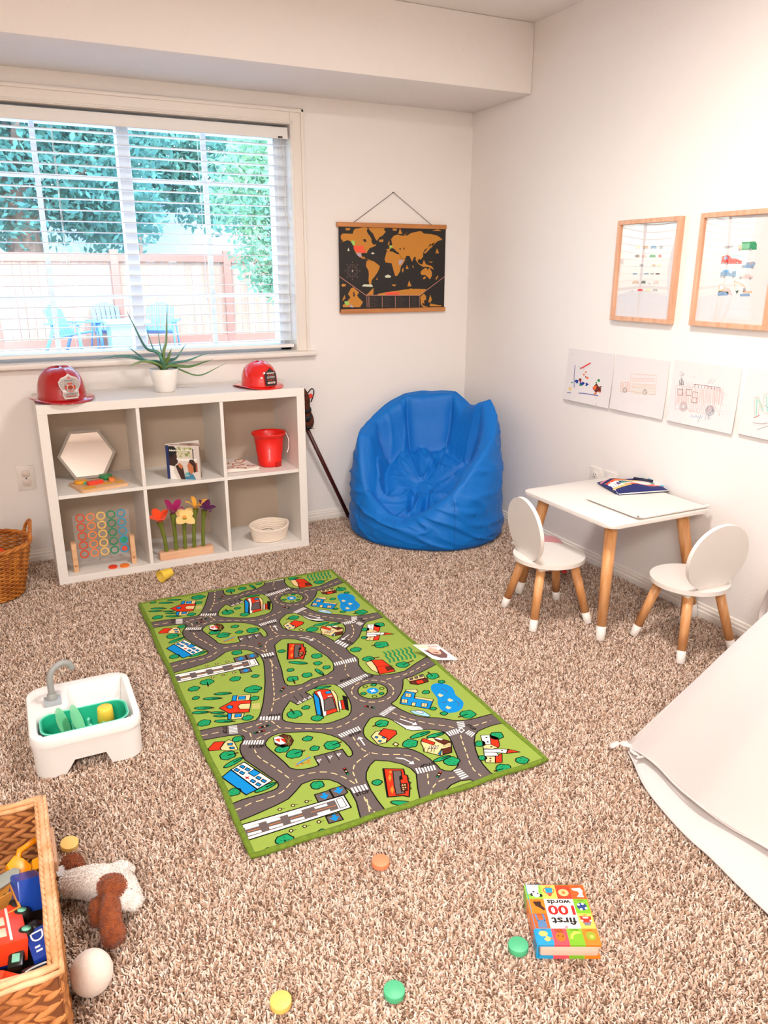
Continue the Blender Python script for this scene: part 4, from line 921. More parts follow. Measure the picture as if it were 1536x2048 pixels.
bm = bmesh.new(); tube(bm, [(-.222, 0, .424), (0, .002, .571), (.220, 0, .424)], .0014, 6); obj('cord', bm, mat('hemp_cord', '#54402f', .9), wm)
bm = bmesh.new(); cyl(bm, (0, .012, .5715), (0, -.004, .5715), .0022, n=8); obj('nail', bm, mat('steel', '#8a8580', .3, metal=1), wm)

# ------------------------------------------------------------------ framed prints
frm = wood('frame_wood', '#e2b190', '#d39c78', 2, .5); glassm = bpy.data.materials.new('picture_glass'); glassm.use_nodes = True; N = glassm.node_tree.nodes; N.clear(); L_ = glassm.node_tree.links
o_ = N.new('ShaderNodeOutputMaterial'); mx_ = N.new('ShaderNodeMixShader'); t_ = N.new('ShaderNodeBsdfTransparent'); g_ = N.new('ShaderNodeBsdfGlossy'); g_.inputs['Roughness'].default_value = .015; fr_n = N.new('ShaderNodeFresnel'); gb_ = N.new('ShaderNodeNewGeometry'); ma_ = N.new('ShaderNodeMath'); ma_.operation = 'MULTIPLY_ADD'; ma_.inputs[1].default_value = -.8333; ma_.inputs[2].default_value = 1.5; L_.new(gb_.outputs['Backfacing'], ma_.inputs[0]); L_.new(ma_.outputs[0], fr_n.inputs[0])
L_.new(fr_n.outputs[0], mx_.inputs[0]); L_.new(t_.outputs[0], mx_.inputs[1]); L_.new(g_.outputs[0], mx_.inputs[2]); L_.new(mx_.outputs[0], o_.inputs[0])
def framed(label, y0, y1, z0, z1, dat, oy, oz):
    f = thing('framed_print', label, 'picture', (0, -(y0+y1)/2, z0), 0, 'framed vehicle prints on the right wall'); cy = -(y0+y1)/2
    T = lambda bm: bmesh.ops.translate(bm, vec=(0, -cy, -z0), verts=bm.verts); b = .0165; d = .024
    bm = bmesh.new()
    for a, c, e, g in ((-y1, -y0, z1-b, z1), (-y1, -y0, z0, z0+b), (-y1, -y1+b, z0+b, z1-b), (-y0-b, -y0, z0+b, z1-b)): box(bm, -d, -.001, a, c, e, g, .0008, segs=1)
    T(bm); obj('frame', bm, frm, f, ang=20)
    bm = bmesh.new(); box(bm, -.010, -.006, -y1+b, -y0-b, z0+b, z1-b); T(bm); 
    A = Art(lambda u, v, h: (-.0102-h, -(u+oy)-cy, v+oz-z0), DRWC, (y0-oy+b, z0-oz+b, y1-oy-b, z1-oz-b), dz=.00012, rough=.8, pre='ink'); A.rect_('h', 0, y0-oy+b, z0-oz+b, y1-oy-b, z1-oz-b); A.data(dat, outline='u', ows=0); o = A.build('print', f); join_into(o, bm, [mat('backing_card', '#e9dfd6', .9)], 0)
    bm = bmesh.new(); P = []
    for j in range(9):
        P.append([bm.verts.new((-.0155-.0012*math.sin(PI*j/8)*math.sin(PI*i/8), -y1+b+(y1-y0-2*b)*i/8, z0+b+(z1-z0-2*b)*j/8)) for i in range(9)])
    for a, c in zip(P, P[1:]):
        for i in range(8): bm.faces.new((a[i], a[i+1], c[i+1], c[i]))
    bmesh.ops.reverse_faces(bm, faces=[f for f in bm.faces if (f.normal_update() or f.normal.x) > 0]); T(bm); obj('acrylic_glazing', bm, glassm, f, ang=80)
framed('wood framed print with six rows of tiny vehicles, nearer the corner', 1.142, 1.468, 1.070, 1.452, """
z;1;0;197,550 195,564 209,572 243,569 248,549
v;2;0;199,549 206,554 215,548 208,543
v;2;0;230,548 237,553 246,547 239,542
-u;1;0.9;212,528 239,527
t;1;0;280,548 278,562 293,569 329,567 334,547
v;2;0;283,547 290,552 299,546 292,541
v;2;0;316,546 323,551 331,546 324,540
-u;1;0.9;297,526 323,525
m;1;0;356,546 354,560 372,567 413,565 419,545
v;2;0;361,545 368,550 376,544 369,539
v;2;0;399,544 406,549 415,544 408,538
-u;1;0.9;378,524 403,524
v;1;0;448,544 446,557 455,565 478,563 483,543
v;2;0;448,543 454,548 463,543 456,537
v;2;0;469,542 475,547 484,542 477,537
-u;1;0.9;456,523 481,522
n;1;0;200,485 198,498 212,506 244,504 249,485
v;2;0;202,484 209,489 217,484 211,479
v;2;0;232,484 239,489 247,483 240,478
-u;1;0.9;214,464 241,464
p;1;0;269,484 268,497 285,505 324,503 330,484
v;2;0;274,483 281,488 289,483 282,478
v;2;0;310,483 317,488 325,482 319,477
-u;1;0.9;289,464 316,463
g;1;0;354,483 352,496 370,503 412,501 418,482
v;2;0;360,482 366,487 374,482 368,477
v;2;0;398,481 405,486 413,481 406,476
-u;1;0.9;376,463 402,462
r;1;0;447,482 445,495 453,502 472,500 477,482
v;2;0;446,481 453,486 460,481 454,476
v;2;0;464,481 470,485 478,480 472,475
-u;1;0.9;452,462 477,462
u;1;0;194,418 193,428 204,434 231,433 235,418
v;2;0;197,417 202,421 208,417 203,413
v;2;0;221,417 226,421 233,417 227,413
-u;1;0.9;203,402 230,402
v;1;0;256,418 255,428 266,434 292,433 296,418
v;2;0;258,417 264,421 270,417 265,413
v;2;0;282,417 287,421 294,417 288,413
-u;1;0.9;265,402 291,402
u;1;0;309,418 307,428 320,433 348,432 352,417
v;2;0;312,417 317,421 323,417 318,413
v;2;0;338,417 343,420 349,416 344,413
-u;1;0.9;320,402 346,402
t;1;0;386,417 384,427 396,433 422,432 426,417
v;2;0;388,416 393,420 399,416 394,412
v;2;0;413,416 418,420 424,416 419,412
-u;1;0.9;395,402 421,402
z;1;0;440,417 438,427 449,432 474,431 478,417
v;2;0;442,416 447,420 453,416 448,412
v;2;0;465,416 470,420 476,416 471,412
-u;1;0.9;448,402 473,401
m;1;0;191,356 190,364 204,369 235,368 239,356
v;2;0;196,355 201,358 206,355 201,352
v;2;0;225,355 229,359 234,355 230,352
-u;1;0.9;203,344 230,344
u;1;0;254,356 253,364 264,369 289,368 292,357
v;2;0;258,356 262,359 266,356 262,353
v;2;0;280,356 284,359 289,356 285,353
-u;1;0.9;262,344 288,344
m;1;0;312,357 311,364 327,369 362,368 366,357
v;2;0;319,356 322,359 327,356 323,353
v;2;0;351,356 355,359 360,356 356,353
-u;1;0.9;328,344 354,345
v;1;0;382,357 381,364 392,369 415,368 419,357
v;2;0;386,356 389,359 394,356 390,353
v;2;0;407,356 411,359 416,356 412,353
-u;1;0.9;389,345 415,345
n;1;0;435,357 434,365 446,369 475,368 479,357
v;2;0;439,356 443,359 448,356 444,353
v;2;0;466,357 470,360 474,357 471,354
-u;1;0.9;446,345 471,345
t;1;0;195,288 193,301 214,310 263,309 269,289
v;2;0;202,287 209,292 218,287 211,282
v;2;0;247,288 254,293 262,288 255,282
-u;1;0.9;222,267 249,268
k;1;0;295,290 293,303 306,311 336,310 341,290
v;2;0;297,288 303,294 312,288 305,283
v;2;0;324,289 331,294 339,289 333,284
-u;1;0.9;307,269 334,269
u;1;0;372,291 370,304 375,311 386,310 390,291
v;2;0;369,289 375,295 383,289 377,284
v;2;0;379,289 386,295 394,290 387,284
-u;1;0.9;371,270 397,270
p;1;0;424,291 422,304 437,312 471,311 477,292
v;2;0;427,290 434,295 442,290 435,285
v;2;0;459,291 466,296 473,291 467,286
-u;1;0.9;441,271 466,271
u;1;0;196,231 194,241 198,248 207,247 209,232
v;2;0;193,230 198,234 204,230 199,226
v;2;0;201,230 206,235 213,231 207,226
-u;1;0.9;191,215 218,215
r;1;0;260,233 259,243 276,249 315,249 320,234
v;2;0;266,232 272,236 278,232 273,228
v;2;0;303,233 308,237 314,233 309,229
-u;1;0.9;279,217 306,218
z;1;0;342,234 341,244 358,251 398,251 403,236
v;2;0;349,234 354,238 360,234 355,230
v;2;0;385,234 390,239 396,235 391,231
-u;1;0.9;362,219 388,220
v;1;0;423,236 422,246 436,252 469,252 474,237
v;2;0;428,235 433,239 439,236 434,232
v;2;0;458,236 463,240 469,236 465,232
-u;1;0.9;438,221 464,221
""", 1.142, 1.07)
framed('wood framed print with large colourful trucks, cut by the right edge', 1.559, 1.885, 1.073, 1.455, """
u;1;0;196,551 211,564 287,566 304,555 284,536 233,530 206,540
v;2;0;200,548 299,549 276,534 225,531
g;1;0;352,570 458,570 473,554 477,518 358,516
t;1;0;324,548 351,557 358,516 333,515
r;1;0;203,481 249,487 285,476 372,449 373,429 202,432
c;2;0;257,490 372,485 378,468 291,466
m;2;0;225,479 250,480 254,460 223,460
m;1;0;412,438 472,444 484,431 467,402 376,406 382,422 410,425
v;2;0;425,437 472,441 471,425 423,424
m;1;0;207,372 239,392 303,366 305,382 336,384 339,346 210,352
l;2;0;226,389 273,392 281,372 241,376
p;1;0;398,353 441,363 480,347 474,333 371,336
q;1;0;206,269 211,293 250,294 257,249 210,242
m;1;0;203,234 214,249 297,247 296,223 210,217
p;1;0;257,277 302,271 331,224 300,227 262,250
w;2;0;214,286 247,289 249,263 218,259
-q;1;4;332,319 398,299 427,277
-q;1;3;332,319 351,258
k;1;0;352,252 380,259 368,232
v;1;0;407,270 427,277 438,257 415,246
q;1;0;410,253 487,258 486,243 413,238
m;1;0;392,236 470,240 473,222 395,219
k;2;0;330,518 340,527 352,518 343,509
w;3;0;336,518 340,523 346,518 342,513
k;2;0;398,520 408,529 420,520 411,511
w;3;0;404,520 408,524 414,520 410,515
k;2;0;423,522 432,530 444,521 435,512
w;3;0;428,521 432,526 438,521 434,517
k;2;0;207,437 217,446 230,436 220,427
w;3;0;213,437 218,441 224,437 219,432
k;2;0;238,434 248,444 260,434 251,425
w;3;0;244,434 248,439 254,434 250,430
k;2;0;327,438 336,447 349,438 339,428
w;3;0;333,438 337,442 343,438 339,433
k;2;0;378,407 387,416 399,407 390,398
w;3;0;384,407 388,412 394,407 389,402
k;2;0;452,405 461,414 473,405 464,396
w;3;0;457,405 462,410 467,405 463,401
k;2;0;209,346 218,356 231,346 221,337
w;3;0;215,346 219,351 225,346 221,341
k;2;0;231,345 240,354 253,345 243,335
w;3;0;237,345 241,350 247,345 243,340
k;2;0;308,345 318,355 330,346 321,336
w;3;0;314,345 318,350 324,346 320,341
k;2;0;368,339 378,349 390,339 381,330
w;3;0;374,339 378,344 384,339 380,335
k;2;0;447,336 456,346 468,337 459,327
w;3;0;453,337 457,341 463,337 458,332
Tp;1;RED|3.5;200,498 243,498
Tp;1;GREEN|3.5;258,515 300,515
Tp;1;BLACK|3.5;401,458 441,459
Tp;1;BLUE|3.5;306,399 348,400
Tp;1;PINK|3.5;397,358 438,359
""", 1.559, 1.07)
# ------------------------------------------------------------------ taped drawings
def drawing(label, ya, za, w, h, dat, curl, dup=0, offu=(0, 0)):
    def fn(u, v, d):
        t = max(0, 1-v/h); s_ = .5+.5*math.sin(u/w*PI); return (-.0025-curl*t**2.2*(.6+.4*s_)-.002*math.sin(u/w*5+1)*t-d, -(ya+u), za+v)
    bm = bmesh.new(); K = 10; g = [[bm.verts.new(fn(w*i/K, h*j/K, 0)) for i in range(K+1)] for j in range(K+1)]
    for j in range(K):
        for i in range(K): bm.faces.new((g[j][i], g[j][i+1], g[j+1][i+1], g[j+1][i]))
    thicken(bm, .0005); bmesh.ops.recalc_face_normals(bm, faces=bm.faces)
    A = Art(lambda u, v, d: fn(u, v, .0004+d), DRWC, (.002, .002, w-.002, h-.002), dz=.00012, rough=.8, pre='ink'); A.data(dat, off=offu, outline='u', ows=0)
    o = A.build('childs_drawing'); join_into(o, bm, [mat('drawing_sheet', '#e8e1de', .85)], 30); tag(o, label, 'drawing', 'childrens drawings taped to the right wall')
drawing('taped child painting with bold blue, red and orange brush marks', .872, .705, .296, .226, """
-b;1;3.2;161,324 161,234 184,128
-b;1;3;100,70 310,94 500,99
-r;1;5.5;241,302 359,362
-n;2;3;230,313 233,292
-n;2;1.5;282,309 283,293
o;2;0;321,279 318,271 311,271 305,273 297,277 299,283 310,284 320,286
o;2;0;304,256 295,248 289,245 278,249 280,253 276,260 287,260 294,260
o;1;0;351,232 351,223 340,219 332,225 320,229 326,239 338,239 353,239
n;3;0;323,238 324,235 318,230 313,233 305,236 311,241 316,245 325,242
b;3;0;226,187 230,174 211,166 198,175 176,181 190,198 207,199 232,198
n;2;0;264,208 267,199 254,191 244,199 229,203 238,215 251,217 268,214
b;1;0;317,183 293,161 276,155 246,164 252,175 244,193 272,193 287,194
b;3;0;368,178 352,169 344,160 327,161 330,173 324,181 340,191 351,184
p;3;0;291,192 280,185 273,182 260,180 263,188 260,193 271,200 278,198
g;3;0;281,162 274,153 264,153 250,151 252,158 253,164 262,168 269,169
r;3;0;248,196 246,191 241,190 236,191 231,194 232,198 240,199 248,201
g;1;0;159,170 154,163 146,163 136,162 136,167 138,171 145,174 150,175
g;2;0;496,229 501,221 486,213 475,219 462,225 475,237 483,239 498,235
g;1;0;466,205 466,202 457,197 449,197 445,203 451,207 455,213 462,210
y;1;0;154,112 147,103 135,91 123,97 111,106 112,118 131,127 151,119
n;2;0;485,179 486,169 462,158 440,156 429,171 445,184 457,199 476,191
n;1;0;526,167 503,147 490,136 465,148 466,159 456,177 485,180 504,175
o;3;0;464,162 468,153 449,147 438,144 416,156 431,166 445,179 469,176
n;3;0;488,142 495,135 475,122 462,124 440,136 458,149 470,161 493,153
n;3;0;527,149 530,137 508,135 489,132 478,143 494,154 504,161 521,163
o;1;0;475,113 476,105 465,104 458,103 445,109 452,116 463,121 477,123
r;3;0;448,151 446,145 438,138 431,141 422,147 425,155 435,160 449,156
n;1;0;529,179 526,173 520,173 515,171 509,176 510,180 519,184 527,185
o;3;0;525,135 529,128 517,127 510,127 498,132 508,139 515,141 528,144
-n;1;1.2;475,78 483,71
-n;1;1;494,37 504,15
-k;1;1.5;108,417 114,411
r;2;0;490,96 503,100 501,90
""", .014, offu=(-.026, -.005))
drawing('taped child drawing of a pale orange and yellow school bus', 1.176, .708, .295, .224, """
-q;1;1;201,325 475,344 487,194 212,186 201,325
-q;1;1.4;102,242 186,258 212,186 112,170 99,202 102,242
-q;1;1.2;108,171 111,236 132,181 127,235 147,181 158,244 174,181 173,250 192,178 192,244
-q;1;1.1;220,293 246,293 247,267 221,267 220,293
-q;1;1.1;262,298 288,298 289,273 263,273 262,298
-q;1;1.1;304,303 329,303 330,278 304,278 304,303
-q;1;1.1;345,307 370,308 371,283 346,283 345,307
-q;1;1.1;386,312 410,313 411,288 386,288 386,312
-q;1;1.1;426,317 450,318 451,293 426,293 426,317
-z;1;1.3;216,248 473,271
-z;1;1.3;218,229 475,252
-z;1;1.3;221,209 478,233
-z;1;1.3;223,191 481,216
-z;1;1.3;226,175 483,200
-q;1;0.9;235,242 470,262
-q;1;0.9;238,221 473,242
-v;2;2.2;180,191 179,184 176,178 171,173 164,169 156,168 148,168 142,171 136,175 133,181 133,187 135,194 138,199 144,204 151,206 158,207 164,205 170,201 173,196 175,190 175,184
-k;2;1;171,189 170,185 168,181 165,178 160,176 156,175 151,175 147,177 144,180 142,183 141,187 142,191 145,195 148,197 152,199 157,199 161,198 164,196 167,193 168,189 167,185
-v;2;2.2;398,204 397,198 394,192 389,187 383,184 376,182 368,183 362,186 357,190 354,195 354,201 355,208 359,213 364,217 370,220 377,220 383,218 388,215 392,210 393,204 393,198
-k;2;1;389,203 389,199 387,196 384,193 380,191 375,190 371,190 367,191 364,194 362,198 362,201 362,205 365,209 368,211 372,213 376,213 380,212 383,210 385,207 386,203 386,199
-p;1;1;222,224 243,243 253,222 228,217
-u;1;0.5;150,71 162,126 185,74 184,136 219,83 226,147 245,92 255,145 271,96 284,144 312,103 321,159 341,108 344,153 368,111 386,159 401,106 411,165
-u;1;0.7;318,296 430,339
""", .012, offu=(-.002, -.008))
drawing('taped child drawing of a pink fire engine with a ladder', 1.494, .711, .304, .229, """
-p;1;1.2;49,284 208,289 230,317 330,315 498,284 480,208 483,121 444,174 411,188 355,115 209,117 200,131 75,107 49,284
-p;1;0.9;77,134 70,274 95,141 85,269 105,148 101,276 126,152 112,274 137,142 130,285 149,148 146,282 165,152 151,285 182,154 167,287 195,156 182,291 215,158 200,292 232,157 210,291 243,160 232,293 258,163 240,292 273,163 256,294 278,171 273,298 294,170 286,297 310,174 299,297 325,177 311,308 335,174 331,304 351,183 340,301 369,182 356,311 381,178 367,310 391,185 384,318 410,184 398,311 423,190 408,316 430,187 421,320 447,194 432,320 461,194 448,321 469,200 458,320 491,197 477,320
-p;1;0.8;216,103 206,162 231,108 229,163 245,111 244,167 259,116 264,160 281,118 276,171 287,125 292,173 308,118 309,172 321,130 323,179 342,122 342,182 361,128 360,176 376,130 372,177 392,140 391,183 404,137 405,182 420,137 419,185 439,144 437,187
-k;2;1.3;71,259 121,262 126,220 80,216 71,259
-k;2;1.3;153,267 202,270 207,229 162,224 153,267
-k;2;1.3;219,258 264,260 263,181 219,180 219,258
-k;2;1.1;220,215 264,218
-n;2;1;211,314 451,319 452,297
-k;2;1.3;228,312 229,290
-k;2;1.3;258,312 259,291
-k;2;1.3;288,313 289,292
-k;2;1.3;318,314 319,293
-k;2;1.3;347,315 348,294
-k;2;1.3;377,316 378,294
-k;2;1.3;406,317 407,295
-k;2;1.3;434,317 435,296
-v;2;1.2;193,145 193,134 188,123 179,114 168,107 155,104 143,105 131,110 123,117 117,128 116,139 118,151 125,161 134,169 145,173 156,174 167,171 176,165 182,156 186,145 185,133
-v;2;1.2;186,144 185,135 181,126 174,118 165,113 155,111 145,111 136,115 128,122 124,130 123,139 125,148 130,157 137,163 146,167 155,168 164,165 172,160 177,153 180,144 179,134
-v;2;1.2;178,143 178,136 174,129 169,123 162,119 154,117 147,118 140,121 134,126 131,132 130,139 132,146 135,153 141,157 148,160 155,161 162,159 167,155 171,149 173,143 173,136
-v;2;1.2;169,142 169,137 167,133 164,129 159,126 154,125 149,125 144,127 141,130 139,135 138,139 139,144 142,148 145,151 150,153 154,153 159,152 162,150 165,146 166,141 166,137
-j;2;1.3;437,153 436,141 431,129 423,119 412,113 399,109 386,110 374,115 365,124 360,134 358,147 361,159 367,169 376,178 387,183 399,183 410,180 419,174 426,164 429,152 429,140
-j;2;1.3;430,152 429,142 425,132 418,124 409,118 398,116 388,117 378,121 371,128 366,136 365,147 367,157 372,165 380,172 389,176 398,177 407,174 415,169 421,161 424,151 423,141
-j;2;1.3;421,150 421,143 418,136 412,130 406,126 398,124 390,125 383,127 377,133 374,139 373,147 375,154 378,160 384,165 391,168 398,169 404,167 410,163 414,157 416,150 416,143
-j;2;1.3;412,149 412,144 410,140 407,136 402,133 397,132 392,132 388,134 384,138 382,142 381,147 382,151 385,155 388,159 393,161 397,161 401,160 405,157 408,153 409,149 409,144
-j;2;1.3;405,148 405,145 404,143 402,141 399,139 397,138 394,139 391,140 389,142 388,144 388,147 388,149 390,152 392,153 394,154 397,155 399,154 401,152 403,150 403,148 403,145
-k;2;1;424,156 423,147 420,139 414,132 406,128 397,126 388,126 380,130 374,135 370,143 369,151 371,160 375,167 381,173 389,176 397,177 405,175 411,170 416,163 418,155 418,147
-j;1;0.7;360,110 372,70 371,121 393,80 390,121 402,78 400,118 412,83
-l;1;0.9;233,70 241,91 251,69 267,87 277,76 281,96 290,79 299,91 317,75 322,103 331,79 342,99
-n;1;1;316,84 309,47
-v;2;0.9;105,377 105,372 103,367 99,363 94,361 88,360 82,360 77,362 74,366 71,370 71,375 72,380 74,385 79,388 83,390 88,390 93,389 97,386 100,382 102,377 102,372
-v;2;0.9;109,372 108,369 107,367 105,365 102,363 99,362 96,363 93,364 91,366 89,369 89,371 89,374 91,377 93,379 96,380 99,380 102,379 104,377 106,375 107,372 107,369
-k;1;1;72,322 103,341 122,298 89,299 72,322
-k;1;0.9;87,357 100,290
-k;1;0.8;111,287 130,223
-k;1;0.8;80,289 78,319 87,289 97,331 106,290 101,327 119,293 120,332
-v;1;1;340,331 360,372
-v;1;1;358,333 378,374
-v;1;1;382,336 402,377
-u;1;0.7;251,344 271,455
-v;1;1;203,368 220,365
-p;1;0.6;135,289 147,317 163,290 168,314 184,292 192,322 214,291
-u;1;0.6;493,201 563,204
-u;1;0.6;500,163 569,166
-u;1;0.6;503,139 573,143
""", .012, offu=(-.002, -.006))
drawing('taped child drawing of green letters cut off by the right edge', 1.822, .719, .300, .226, """
-q;1;1.2;94,280 120,290 169,222 164,313 199,322 236,196 206,187 173,195 140,236 147,163 117,144 94,280
-c;1;5;111,278 132,156
-c;1;5;123,271 177,205
-c;1;5;178,306 209,201
-r;2;1.8;115,144 156,169
-k;2;1.2;181,242 210,229
-n;1;1;112,111 187,116 227,129
-u;1;1;115,97 188,107 247,134
-n;1;1;157,70 240,114
""", .010, offu=(-.002, -.009))

